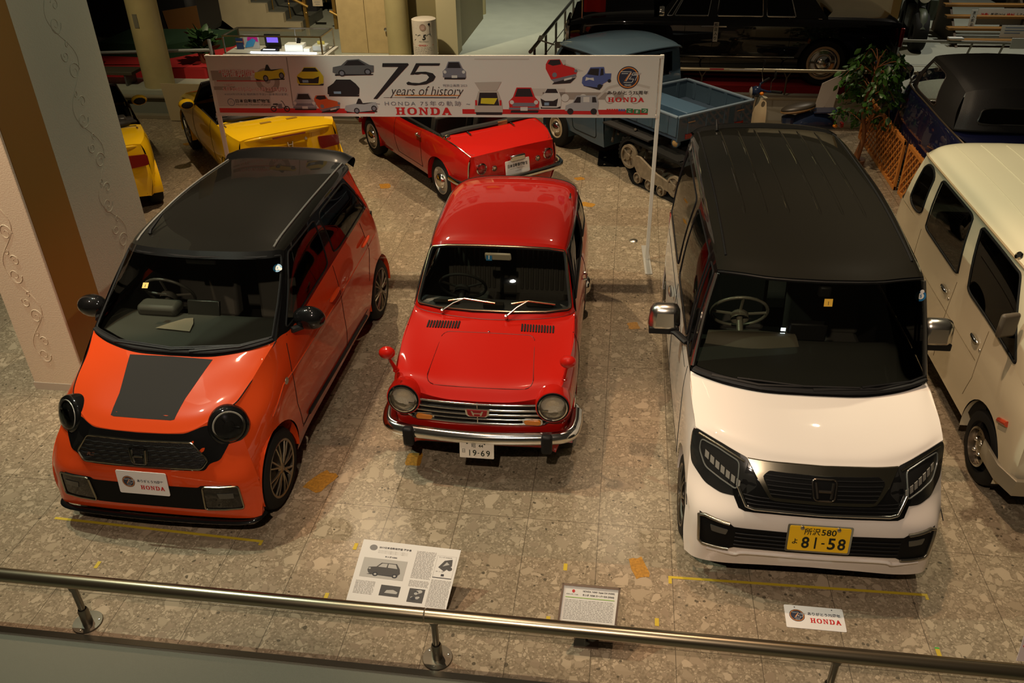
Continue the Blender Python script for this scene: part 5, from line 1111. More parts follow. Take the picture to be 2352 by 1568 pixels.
# ---------------------------------------------------------------- exhibition banner on two posts
def car_print(pl, mb, kind, x, y, w, h, c, e=.002):  # small printed car picture: 0 body colour index, kinds differ in view
    f = lambda L: [(x+a*w, y+b*h) for a, b in L]; K, D, Wt, G = 0, 1, 2, 3
    if kind == 'front':
        pl.poly(mb, f([(.05, .02), (.95, .02), (.99, .10), (.9, .14), (.08, .14)]), e-.0003, D)
        pl.poly(mb, f([(.02, .12), (.0, .45), (.14, .62), (.26, .97), (.74, .97), (.86, .62), (1.0, .45), (.98, .12)]), e, c)
        pl.poly(mb, f([(.20, .63), (.29, .93), (.71, .93), (.80, .63)]), e+.0004, D); pl.rect(mb, *f([(.12, .26)])[0], *f([(.88, .40)])[0], e+.0004, G)
        for a in (.10, .90): pl.disk(mb, *f([(a, .42)])[0], .07*w, e+.0006, Wt, 12)
        pl.rect(mb, *f([(.0, .14)])[0], *f([(1.0, .22)])[0], e+.0006, G); pl.rect(mb, *f([(.38, .10)])[0], *f([(.62, .24)])[0], e+.0008, Wt)
    elif kind == 'sporty':
        pl.poly(mb, f([(.03, .0), (.95, .0), (.98, .10), (.05, .12)]), e-.0003, D)
        pl.poly(mb, f([(.0, .15), (.03, .55), (.22, .78), (.32, 1.0), (.75, 1.0), (.90, .76), (1.0, .50), (.97, .14), (.8, .05), (.1, .05)]), e, c)
        pl.poly(mb, f([(.22, .76), (.33, .96), (.74, .96), (.84, .76)]), e+.0004, D); pl.poly(mb, f([(.02, .50), (.24, .38), (.62, .38), (.84, .5), (.78, .12), (.10, .12)]), e+.0004, D)
        pl.rect(mb, *f([(.20, .16)])[0], *f([(.42, .30)])[0], e+.0006, 4)
    elif kind in ('side', 'open'):
        pl.poly(mb, f([(.05, .0), (.95, .05), (.97, .12), (.05, .1)]), e-.0003, D)
        if kind == 'side': B = [(.0, .20), (.02, .52), (.22, .62), (.38, .95), (.66, 1.0), (.90, .66), (1.0, .62), (.98, .22), (.8, .1), (.1, .1)]; Wd = [(.29, .62), (.40, .90), (.64, .94), (.82, .64)]
        else: B = [(.0, .18), (.04, .48), (.35, .62), (.62, .66), (.95, .72), (1.0, .4), (.96, .2), (.3, .02), (.08, .08)]; Wd = [(.36, .60), (.44, .96), (.50, .96), (.56, .66), (.92, .72), (.60, .58)]
        pl.poly(mb, f(B), e, c); pl.poly(mb, f(Wd), e+.0004, D)
        for a, b in (((.22, .16), (.84, .24)) if kind == 'side' else ((.36, .14), (.88, .30))): pl.disk(mb, *f([(a, b)])[0], .085*w, e+.0006, D, 16, ry=.20*h); pl.disk(mb, *f([(a, b)])[0], .055*w, e+.0008, G, 12, ry=.13*h)
    elif kind == 'diag':  # three-quarter view, front at lower right
        pl.poly(mb, f([(.22, .0), (.30, .10), (.98, .28), (.80, .05)]), e-.0003, D)
        pl.poly(mb, f([(.02, .80), (.10, .98), (.46, 1.0), (.56, .78), (.90, .66), (1.0, .52), (.96, .32), (.30, .08), (.18, .22), (.02, .62)]), e, c)
        pl.poly(mb, f([(.08, .82), (.16, .97), (.45, .98), (.50, .80), (.24, .74)]), e+.0004, D); pl.poly(mb, f([(.18, .20), (.30, .08), (.98, .32), (.96, .42), (.30, .22)]), e+.0004, G)
        pl.disk(mb, *f([(.30, .38)])[0], .075*w, e+.0006, G, 12); pl.disk(mb, *f([(.96, .54)])[0], .05*w, e+.0006, G, 12); pl.poly(mb, f([(.60, .14), (.84, .22), (.84, .30), (.60, .22)]), e+.0006, Wt)
    elif kind == 'van':
        pl.poly(mb, f([(.0, .15), (.02, .45), (.22, .60), (.34, 1.0), (.92, 1.0), (1.0, .60), (.98, .15)]), e, c)
        pl.poly(mb, f([(.25, .60), (.36, .92), (.46, .92), (.46, .60)]), e+.0004, D); pl.poly(mb, f([(.54, .64), (.54, .92), (.72, .92), (.72, .64)]), e+.0004, Wt); pl.poly(mb, f([(.80, .62), (.80, .92), (.90, .92), (.94, .62)]), e+.0004, D)
        for a in (.16, .86): pl.disk(mb, *f([(a, .12)])[0], .095*w, e+.0006, D, 16)
    elif kind == 'truck':
        pl.poly(mb, f([(.05, .18), (.62, .0), (.74, .22), (.1, .25)]), e-.0003, D)
        pl.poly(mb, f([(.0, .30), (.02, .55), (.16, .70), (.28, .98), (.74, 1.0), (.78, .72), (1.0, .72), (.98, .45), (.76, .30), (.60, .10), (.08, .18)]), e, c)
        pl.poly(mb, f([(.18, .68), (.29, .93), (.58, .93), (.56, .62)]), e+.0004, D); pl.poly(mb, f([(.62, .62), (.64, .93), (.72, .93), (.74, .66)]), e+.0004, D); pl.poly(mb, f([(.12, .40), (.14, .56), (.26, .52), (.40, .54), (.42, .40), (.26, .46)]), e+.0004, Wt)
        pl.disk(mb, *f([(.62, .16)])[0], .08*w, e+.0006, D, 14); pl.disk(mb, *f([(.94, .40)])[0], .06*w, e+.0006, D, 14)
    elif kind == 'hatch':
        pl.poly(mb, f([(.03, .12), (.05, .02), (.97, .02), (.98, .12)]), e-.0003, D)
        pl.poly(mb, f([(.0, .10), (.02, .38), (.16, .72), (.84, .72), (.98, .38), (1.0, .10)]), e, c); pl.poly(mb, f([(.03, .98), (.97, 1.0), (.80, .74), (.20, .74)]), e, c)
        pl.poly(mb, f([(.12, .30), (.20, .68), (.80, .68), (.88, .30)]), e+.0004, D); pl.poly(mb, f([(.22, .36), (.25, .52), (.82, .52), (.70, .34)]), e+.0006, 5)
        for a in (.03, .89): pl.rect(mb, *f([(a, .30)])[0], *f([(a+.07, .46)])[0], e+.0006, 6)
    elif kind == 'bike':
        for a in (.16, .84): pl.ring(mb, *f([(a, .28)])[0], .10*w, .15*w, e, D, 16)
        pl.line(mb, f([(.16, .28), (.34, .55), (.62, .40), (.84, .28)]), .03*w, e, D); pl.line(mb, f([(.84, .28), (.66, .92), (.58, .95)]), .03*w, e, D); pl.poly(mb, f([(.40, .30), (.44, .70), (.62, .72), (.60, .30)]), e+.0004, G); pl.poly(mb, f([(.14, .62), (.44, .60), (.40, .74), (.18, .72)]), e, D)
def banner():
    PL, PR = A(-3.99, 7.75, 0), A(.317, 8.01, 0); dx = unit(PR-PL); L = np.linalg.norm(PR-PL); a = -math.atan2(dx[1], dx[0])
    o = empty('exhibition_banner', tuple(PL), a); tag(o, 'long white exhibition banner with red stripe and large black 75 on two posts', 'banner')
    postm = mat('post_white', (.66, .64, .58), .4); z0, z1 = 1.515, 2.09
    for x in (.02, L-.0):
        mb = MB(); mb.box((x, .02, 1.05), (.036, .036, 2.09)); mb.build('post', postm, o, bevel=.004)
        mb = MB(); mb.box((x, .02, .006), (.075, .66, .010)); mb.build('foot', mat('foot_steel', (.52, .50, .45), .35, .4), o, bevel=.003)
    mb = MB(); mb.box((L/2, .0, (z0+z1)/2), (L-.05, .012, z1-z0)); mb.box((L/2, .012, z1-.012), (L, .03, .024)); mb.box((L/2, .012, z0+.012), (L, .03, .024)); mb.build('panel', mat('banner_white', (.62, .58, .53), .5), o, smooth=0)
    pl = Plane(A(.035, -.0062, z0), A(1, 0, 0), A(0, 0, 1)); W, H = L-.07, z1-z0
    M = [mat('print_body_dark', (.10, .10, .105), .5), mat('print_black', (.012, .012, .014), .5), mat('print_pale', (.58, .56, .52), .5), mat('print_steel', (.16, .16, .19), .5), mat('print_plateblue', (.20, .30, .42), .5), mat('print_yellow', (.58, .48, .02), .5), redink, mat('print_orange', (.55, .09, .02), .5), mat('print_silver', (.34, .34, .35), .5), mat('print_blue', (.07, .10, .28), .5), mat('print_beige', (.42, .37, .32), .5), mat('print_haze', (.50, .45, .40), .5), mat('print_umber', (.30, .25, .21), .5), mat('print_green', (.03, .16, .06), .5), mat('navy_ink', (.02, .025, .05)), mat('orange_ink', (.60, .20, .03)), mat('print_brown', (.14, .10, .05), .5)]
    ix = lambda px: (px-14)/1052*0+px  # helper identity
    # frame: u 0..1 along the panel, v 0..1 up
    U = lambda u: u*W; V = lambda v: v*H
    mb = MB(); R = lambda u0, v0, u1, v1, e, m: pl.rect(mb, U(u0), V(v0), U(u1), V(v1), e, m)
    R(.003, .055, .366, .135, .0008, 6); R(.568, .055, .985, .135, .0008, 6); mb.build('red_stripe', M, o, smooth=0)
    # faded workshop collage left and right
    mb = MB()
    R(.003, .16, .355*.36, .70, .0004, 11); R(.0, .60, .09, .76, .0006, 12); R(.0, .44, .05, .50, .0006, 12); pl.disk(mb, U(.128), V(.60), .118, .0008, 12, 36); pl.disk(mb, U(.128), V(.60), .070, .0010, 11, 30); pl.disk(mb, U(.128), V(.60), .030, .0012, 12, 20)
    pl.line(mb, [(U(.178), V(.18)), (U(.180), V(.98))], .010, .0008, 12); R(.010, .585, .125, .60, .0012, 6)
    R(.75, .30, .93, .42, .0004, 12); R(.70, .36, .80, .48, .0004, 11)
    for u, v, r in ((.80, .33, .042), (.84, .33, .042), (.90, .32, .05), (.955, .32, .05)): pl.disk(mb, U(u), V(v), r, .0006, 12, 24); pl.disk(mb, U(u), V(v), r*.85, .0008, 2, 24)
    pl.line(mb, [(U(.875), V(.03)), (U(.865), V(.28)), (U(.895), V(.50)), (U(.94), V(.58)), (U(.985), V(.50))], .022, .0010, 11); R(.78, .80, .80, .94, .0006, 11); R(.60, .94, .72, .96, .0006, 11); pl.poly(mb, [(U(.765), V(.72)), (U(.80), V(.88)), (U(.84), V(.76))], .0006, 11)
    mb.build('faded_collage', M, o, smooth=0)
    # main title
    mb = MB(); pt = lambda L_: [(U(u), V(v)) for u, v in L_]
    pl.poly(mb, pt([(.395, .885), (.452, .885), (.4535, .86), (.375, .30), (.366, .30), (.430, .825), (.3935, .825)]), .002, 1)
    pl.poly(mb, pt([(.470, .885), (.524, .885), (.521, .845), (.477, .845), (.463, .70), (.455, .70)]), .002, 1)
    five = [(.459, .715), (.470, .745), (.490, .75), (.506, .725), (.512, .67), (.506, .60), (.490, .545), (.465, .525), (.447, .535), (.4445, .565), (.450, .59), (.457, .57), (.474, .565), (.490, .60), (.497, .66), (.492, .705), (.480, .715), (.470, .70)]
    pl.poly(mb, pt(five), .002, 1)
    pl.text(mb, 'years of history', U(.405), V(.315), U(.168), V(.20), shear=.35, bold=-.012, e=.0028, mi=1)
    pl.text(mb, '特別企画展 2023', U(.527), V(.505), U(.054), V(.045), e=.002, mi=3)
    R(.416, .355, .565, .372, .0018, 15); R(.440, .318, .556, .332, .0018, 14); R(.390, .321, .556, .326, .0018, 1)
    pl.text(mb, '~ HONDA 75年の軌跡 ~', U(.371), V(.185), U(.215), V(.085), spacing=1.35, e=.002, mi=3)
    slab_word(pl, mb, 'HONDA', U(.415), V(.035), U(.128), V(.125), .002, 6); mb.build('title_lettering', M, o, smooth=0)
    # date block
    mb = MB()
    for b, e_, mi_ in ((.045, .0016, 6), (.01, .0022, 2)):
        pl.text(mb, '"開催期間":', U(.018), V(.655), U(.088), V(.13), bold=b, e=e_, mi=mi_)
        pl.text(mb, '2023年', U(.022), V(.505), U(.028), V(.045), bold=b, e=e_, mi=mi_)
        pl.text(mb, '5月20日(土)~12月25日(月)', U(.020), V(.41), U(.150), V(.085), bold=b, e=e_, mi=mi_)
    pl.text(mb, '※2024年3月末迄 継続展示予定(一部車両は変更)', U(.022), V(.345), U(.148), V(.045), e=.0018, mi=3)
    pl.ring(mb, U(.034), V(.235), .030, .037, .0018, 3); pl.text(mb, '八', U(.034), V(.235), h=.030, e=.0018, mi=3, center=True)
    pl.text(mb, '日本自動車博物館', U(.045), V(.225), U(.080), V(.065), bold=.02, e=.002, mi=1); pl.text(mb, 'Motorcar Museum of Japan', U(.045), V(.178), U(.080), V(.032), e=.002, mi=1)
    mb.build('date_lettering', M, o, smooth=0)
    # right block
    mb = MB(); logo75(pl, mb, U(.937), V(.66), .104, .0016, (14, 15, 2)); pl.text(mb, 'ありがとう75周年', U(.893), V(.385), U(.090), V(.065), bold=.01, e=.002, mi=1)
    slab_word(pl, mb, 'HONDA', U(.895), V(.265), U(.080), V(.075), .002, 6)
    for k, (ch, dv) in enumerate((('こ', 0), ('ま', -.012), ('つ', .0))): pl.poly(mb, [(U(.937+k*.0165), V(.085+dv)), (U(.9515+k*.0165), V(.08+dv)), (U(.952+k*.0165), V(.155+dv)), (U(.9375+k*.0165), V(.16+dv))], .002, 13); pl.text(mb, ch, U(.9445+k*.0165), V(.12+dv), h=.028, bold=.03, e=.003, mi=2, center=True)
    for k in range(8): R(.893+k*.0053, .112, .897+k*.0053, .15, .002, 9 if k > 4 else 6)
    mb.build('sponsor_lettering', M, o, smooth=0)
    # car pictures, one mesh each
    for kind, u, v, w, h, c in (('open', .099, .60, .072, .27, 5), ('sporty', .196, .52, .062, .30, 5), ('side', .280, .68, .095, .27, 0), ('sporty', .262, .34, .075, .28, 1), ('front', .178, .10, .055, .30, 8), ('diag', .228, .06, .060, .30, 7), ('open', .297, .065, .078, .25, 8), ('front', .528, .62, .052, .30, 3), ('hatch', .596, .03, .064, .56, 10), ('front', .674, .07, .068, .44, 6), ('diag', .755, .55, .070, .40, 6), ('truck', .836, .46, .064, .37, 9), ('sporty', .744, .15, .048, .34, 2), ('van', .800, .07, .075, .30, 8), ('bike', .124, .07, .046, .20, 16)):
        mb = MB(); car_print(pl, mb, kind, U(u), V(v), U(w), V(h), c, .0026); mb.build('car_picture', [M[3] if False else M[k] for k in range(len(M))], o, smooth=0)
    return o
banner()
# ---------------------------------------------------------------- cars behind the banner
def rows_of(vs_, hw, top, sill, prof):
    return [[(h*f, v, sill+(tp-sill)*t) for h, v, tp in zip(hw, vs_, top)] for f, t in prof]
PROF = [(.90, 0), (.965, .18), (1, .42), (1.005, .66), (.985, .86), (.94, 1.0)]
def body_sides(root, vs_, hw, top, sill, m, arches, prof=PROF, seams=()):
    rows = rows_of(vs_, hw, top, sill, prof); G = crp(rows, 6, 9); G, keep = arch_cut(G, arches); mb = MB(); mb.grid(G, keep=keep)
    for av, aw, ar in arches: arch_lip(mb, G, av, aw, ar, max(hw)*.985, .28)
    mb.mirror(); b = mb.sep('body', m, root, smooth=50); sf = surf_fn(G, 1, 2, 0)
    if seams:
        mb = MB()
        for p in seams: mb.tube(cpath(p, sf, 1, 2, 0, 0), .0035, 5)
        mb.mirror(); mb.sep('door_seam', rubber, b)
    return rows, G, sf, b
def open_car(root, m, spec):
    S = spec; rows, G, sf, body = body_sides(root, S['v'], S['hw'], S['top'], .20, m, [(0, .26, .30), (S['wb'], .26, .30)], seams=S['seams'])
    edge = rows[-1]; n = len(edge)
    ku = lambda j, w, dv=0: [(0, edge[j][1]+dv, w), (edge[j][0]*.5, edge[j][1]+dv*.9, w-.004), (edge[j][0]*.85, edge[j][1]+dv*.4, w-.014 if w-.014 > edge[j][2] else edge[j][2]+.004), edge[j]]
    f0, f1, r0 = S['hood_end'], S['tub_end'], n-1
    panel('bonnet', [ku(j, edge[j][2]+.02+.03*(j > 0), -.03 if j == 0 else 0) for j in range(f0+1)], m, root, 6)
    D, dk = panel('rear_deck', [ku(j, edge[j][2]+S['dome'], .03 if j == r0 else 0) for j in range(f1, n)], m, root, 7)
    lo = [(0, S['v'][-1]+.06, .24), (.30, S['v'][-1]+.055, .24), (rows[0][-1][0]*.9, S['v'][-1]+.03, .22), rows[0][-1]]
    mid = [(0, S['v'][-1]+.075, .50), (.30, S['v'][-1]+.07, .50), (rows[2][-1][0]*.9, S['v'][-1]+.04, .49), rows[2][-1]]
    T, _ = panel('tail_panel', [ku(r0, edge[r0][2]+S['dome'], .03), mid, lo], m, root, 8)
    panel('nose_panel', [ku(0, edge[0][2]+.02, -.03), [(0, edge[0][1]-.10, .45), (.3, edge[0][1]-.09, .45), (.5, edge[0][1]-.05, .45), rows[2][0]], [(0, edge[0][1]-.06, .24), (.3, edge[0][1]-.05, .24), (.5, edge[0][1]-.03, .22), rows[0][0]]], m, root, 6)
    # open tub
    v0, v1 = edge[f0][1], edge[f1][1]; hw_ = max(S['hw'])*.86; mb = MB()
    mb.box((0, (v0+v1)/2, .30), (hw_*2, v1-v0, .04))
    for s in (-1, 1): mb.box((s*hw_, (v0+v1)/2, .54), (.04, v1-v0, .50))
    mb.box((0, v1-.02, .55), (hw_*2, .04, .48)); mb.box((0, v0+.02, .56), (hw_*2, .05, .5)); mb.build('cockpit_tub', darkin, root)
    for u in (-.30, .30): seat(root, u, v0+.62, .42, .46, seatm, .48, lean=.3)
    steering(root, -.30 if S['rhd'] else .30, v0+.32, .76, .18, rubber, 62, 3)
    ws = mat('frame_black', (.02, .02, .02), .35) if S['wsblack'] else chrome
    mb = MB(); e = edge[f0]; fr = [(-e[0]*.97, e[1], e[2]), (-e[0]*.84, e[1]+.28, e[2]+.30), (0, e[1]+.24, e[2]+.33), (e[0]*.84, e[1]+.28, e[2]+.30), (e[0]*.97, e[1], e[2])]
    mb.tube([fr[0], fr[1]], .016, 6); mb.tube(cr(fr[1:4], 6), .014, 6); mb.tube([fr[3], fr[4]], .016, 6); w_ = mb.build('windscreen_frame', ws, root)
    mb = MB(); mb.grid(crp([[fr[0], (0, e[1]-.10, e[2]+.02), fr[4]], [fr[1], fr[2], fr[3]]], 6)); mb.build('windscreen', glass_d, w_)
    return rows, G, sf, D, T, dk, body
def red_roadster():
    root = empty('roadster', (-2.904, 11.356, 0), 2.449); tag(root, 'red open classic roadster seen from behind with white museum plate', 'car')
    m = paint('paint_roadster_red', (.46, .010, .006), .36, 1)
    sp = dict(v=[-.56, -.30, 0, .35, .62, 1.0, 1.4, 1.75, 2.05, 2.35, 2.56], hw=[.55, .66, .69, .70, .70, .70, .70, .705, .695, .66, .60], top=[.62, .70, .745, .765, .77, .765, .775, .80, .80, .765, .69], wb=2.0, seams=[[(.85, .75), (.82, .5), (.86, .3)], [(1.56, .76), (1.58, .5), (1.54, .3)], [(.85, .3), (1.54, .3)]], hood_end=4, tub_end=8, dome=.022, rhd=True, wsblack=False)
    rows, G, sf, D, T, dk, body = open_car(root, m, sp)
    # chrome along the rear wing and down the tail
    mb = MB(); e = cr(rows[-1][6:], 6); mb.tube([p+A(-.004, 0, .006) for p in e], .007, 6); mb.tube([p+A(.004, .006, 0) for p in G[::-1, -1]][4:], .007, 6); mb.mirror(); mb.sep('wing_trim', chrome, body)
    mb = MB(); df = surf_fn(D, 0, 1, 2); q = [gsample(D, .03, .86)*A(1, 1, 1)]; pts = rrect(.06, .93, -.86, .86, .12, .1, 4); pts.append(pts[0])
    mb.tube([A(math.copysign(1, b)*p[0], p[1], p[2]) for (a, b) in pts[:-1] for p in [gsample(D, a, abs(b))]], .003, 5, closed=True); mb.build('lid_seam', mat('seam_red', (.1, .003, .002)), dk)
    for u in (-.27, .33):
        mb = MB(); w0 = df(abs(u), 2.13); mb.tube([(u, 2.08, w0+.012), (u+.01, 2.20, df(abs(u), 2.2)+.012)], [.014, .009], 8, flat=.7); mb.build('lid_hinge', chrome, dk)
    mb = MB(); mb.lathe([(.034, 0), (.034, .022), (.026, .032), (.0005, .034)], A(.60, 2.10, .80), (.2, 0, 1), 18); mb.build('fuel_cap', chrome, root)
    mb = MB(); mb.tube(cr([(-.62, 1.98, .80), (-.4, 2.03, .835), (0, 2.05, .84), (.4, 2.03, .835), (.62, 1.98, .80)], 5), .045, 8, flat=.7); mb.build('hood_roll', mat('soft_black', (.012, .011, .010), .75), root)
    mb = MB(); mb.box((-.16, 2.085, .838), (.13, .012, .05)); mb.build('hood_tag', mat('tag_tan', (.30, .17, .06), .6), root)
    tf = surf_fn(T, 0, 2, 1)
    for s in (-1, 1):
        for u, w, r, mm in ((.46, .555, .068, mat('tail_red', (.25, .01, .01))), (.30, .535, .034, mat('amber_dim', (.25, .17, .10), .2))):
            c = A(s*u, tf(u, w)+.006, w); mb = MB(); mb.lathe([(r, -.02), (r, .012), (r*.84, .018), (r*.8, .008)], c, (0, 1, 0), 24); h = mb.build('tail_lamp', chrome, root, smooth=40)
            mb = MB(); mb.lathe([(r*.82, .006), (r*.5, .022), (.0005, .028)], c, (0, 1, 0), 20); mb.build('lamp_lens', mm, h, smooth=60)
    pl = Plane(A(.16, 2.665, .42), A(-1, 0, 0), A(0, -.12, 1)); mb = MB(); mb.prism([pl.p(x, y, 0) for x, y in rrect(0, .33, 0, .165, .012, .012, 3)], pl.n*.004); lp = mb.build('license_plate', mat('placard_white', (.7, .66, .6)), root, smooth=0)
    mb = MB(); pl.text(mb, '日本自動車博物館', .03, .082, .27, .042, bold=.02, e=.006); pl.text(mb, 'MOTORCAR MUSEUM OF JAPAN', .06, .06, .2, .010, e=.006); pl.text(mb, '石川県小松市', .13, .03, .08, .010, e=.006); mb.build('plate_lettering', inkm, lp, smooth=0)
    mb = MB(); mb.box((0, 2.655, .615), (.20, .07, .07)); mb.build('plate_lamp', chrome, root, bevel=.015)
    mb = MB(); mb.tube(cr([(-.70, 2.30, .40), (-.69, 2.50, .40), (-.58, 2.66, .40), (-.2, 2.70, .40), (.2, 2.70, .40), (.58, 2.66, .40), (.69, 2.50, .40), (.70, 2.30, .40)], 5), .038, 12); mb.build('rear_bumper', chrome, root, smooth=60)
    mb = MB(); mb.tube(cr([(-.68, -.35, .40), (-.6, -.60, .40), (0, -.70, .40), (.6, -.60, .40), (.68, -.35, .40)], 5), .036, 10); mb.build('front_bumper', chrome, root, smooth=60)
    for s in (-1, 1):
        mb = MB(); q = cpath([(1.46, .70), (1.60, .70)], sf, 1, 2, 0, .016)
        mb.tube([A(s*p[0], p[1], p[2]) for p in q], .010, 8); mb.lathe([(.02, -.02), (.018, .008), (.0005, .012)], A(s*q[0][0], q[0][1]+.02, q[0][2]), (s, 0, 0), 10); mb.build('door_handle', chrome, root, smooth=50)
    for u, v, s in ((-.60, 0, -1), (.60, 0, 1), (-.60, 2.0, -1), (.60, 2.0, 1)):
        t = tyre(root, u, v, .265, .265, .15, .165, s); rim_disc(t, u+s*.066, v, .265, .168, s, mat('wheel_silver', (.5, .48, .42)), hub=chrome)
    mb = MB(); mb.box((0, 1.0, .22), (1.1, 2.9, .06)); mb.build('underbody', rubber, root)
def yellow_roadster(loc, yaw, label, mirror_seen=True):
    root = empty('roadster', (*loc, 0), yaw); tag(root, label, 'car')
    m = paint('paint_yellow', (.80, .50, .006), .35, 1)
    sp = dict(v=[-.62, -.35, 0, .4, .75, 1.2, 1.65, 2.0, 2.28, 2.5, 2.62], hw=[.54, .65, .69, .695, .695, .695, .695, .70, .695, .66, .60], top=[.58, .66, .74, .80, .84, .86, .87, .875, .875, .86, .83], wb=2.28, seams=[[(.80, .83), (.74, .5), (.80, .3)], [(1.70, .86), (1.72, .5), (1.66, .3)], [(2.38, .85), (2.30, .55)]], hood_end=4, tub_end=7, dome=.03, rhd=True, wsblack=True)
    rows, G, sf, D, T, dk, body = open_car(root, m, sp); df = surf_fn(D, 0, 1, 2); tf = surf_fn(T, 0, 2, 1)
    mb = MB(); mb.grid(sym(crp([[(0, 2.56, .872), (.3, 2.555, .868), (.5, 2.53, .855), (.585, 2.49, .84)], [(0, 2.66, .845), (.3, 2.655, .842), (.5, 2.63, .83), (.59, 2.57, .815)], [(0, 2.675, .80), (.3, 2.665, .80), (.48, 2.64, .80), (.56, 2.60, .79)]], 5))); sl = mb.build('tail_lip', m, root, smooth=60)
    mb = MB(); mb.box((0, 2.682, .815), (.40, .012, .018)); mb.build('brake_light', mat('tail_red', (.25, .01, .01)), sl)
    mb = MB(); mb.tube(cr([(-.60, 1.86, .88), (-.4, 2.05, .93), (0, 2.10, .945), (.4, 2.05, .93), (.60, 1.86, .88)], 6), [.05]*4+[.075]*17+[.05]*4, 10, flat=.6); mb.tube(cr([(-.58, 1.70, .88), (-.2, 1.90, .93), (.2, 1.90, .94), (.58, 1.72, .89)], 5), .06, 8, flat=.5); mb.build('folded_soft_top', mat('soft_black2', (.02, .018, .016), .6), root, smooth=60)
    mb = MB(); mb.tube([(-.60, 2.10, .895), (0, 2.19, .91), (.60, 2.10, .895)], .010, 6); mb.build('soft_top_trim', chrome, root)
    for u in (-.16, .16):
        mb = MB(); mb.box((u, 2.33, df(.16, 2.33)+.003), (.13, .05, .006)); mb.sep('deck_grille', mat('grille_olive', (.30, .18, .02), .5), dk)
    for s in (-1, 1):
        tl = rounded([(s*.34, .735), (s*.60, .72), (s*.60, .60), (s*.36, .585)], .03); mb = MB(); conform(mb, tl, tf, 0, 2, 1, .010, .02, .05); h = mb.build('tail_lamp', mat('tail_red_dark', (.16, .012, .01), .15, 0, 1), root, smooth=40)
        c = A(s*.41, tf(.41, .66)+.012, .66); mb = MB(); mb.lathe([(.035, 0), (.03, .006), (.0005, .01)], c, (0, 1, 0), 16); mb.build('reverse_lens', mat('lens_grey', (.4, .36, .34), .2), h)
        mb = MB(); mb.ell((s*.78, .98, .90), (.10, .075, .065), 16, 10); mi_ = mb.build('door_mirror', m, root, smooth=60); mb = MB(); mb.ell((s*.78, 1.045, .90), (.075, .012, .045), 12, 6); mb.build('mirror_glass', blackpl, mi_); mb = MB(); mb.tube([(s*.66, .86, .86), (s*.76, .96, .87)], .025, 6); mb.build('mirror_stalk', blackpl, mi_)
        mb = MB(); p = A(.60*s, 2.14, .885); mb.tube([p, p+A(0, .07, .01)], [.012, .008], 6); mb.build('soft_top_clip', satin, root)
    mb = MB(); y = tf(.0, .70)+.008
    for L in ([(-.03, .74), (-.02, .67)], [(.03, .74), (.02, .67)], [(-.02, .705), (.02, .705)]): mb.tube([(u, y, w) for u, w in L], .008, 6)
    mb.build('emblem', chrome, root)
    mb = MB(); mb.lathe([(.018, 0), (.016, .006), (.0005, .007)], A(-.20, tf(.2, .74)+.002, .74), (0, 1, 0), 12); mb.build('lock_barrel', satin, root)
    for u, v, s in ((-.60, 0, -1), (.60, 0, 1), (-.60, 2.28, -1), (.60, 2.28, 1)):
        t = tyre(root, u, v, .275, .275, .165, .175, s); rim_spokes(t, u+s*.07, v, .275, .18, s, mat('wheel_silver', (.5, .48, .42)), 5)
    mb = MB(); mb.box((0, 1.0, .22), (1.1, 2.9, .06)); mb.box((0, 2.62, .30), (1.0, .06, .12)); mb.build('underbody', rubber, root)
red_roadster()
yellow_roadster((-5.58, 11.36), 2.47, 'yellow open two-seater with black soft top folded, behind the orange hatchback')
yellow_roadster((-7.50, 10.58), 2.52, 'yellow car mostly hidden behind the ornamented pillar')
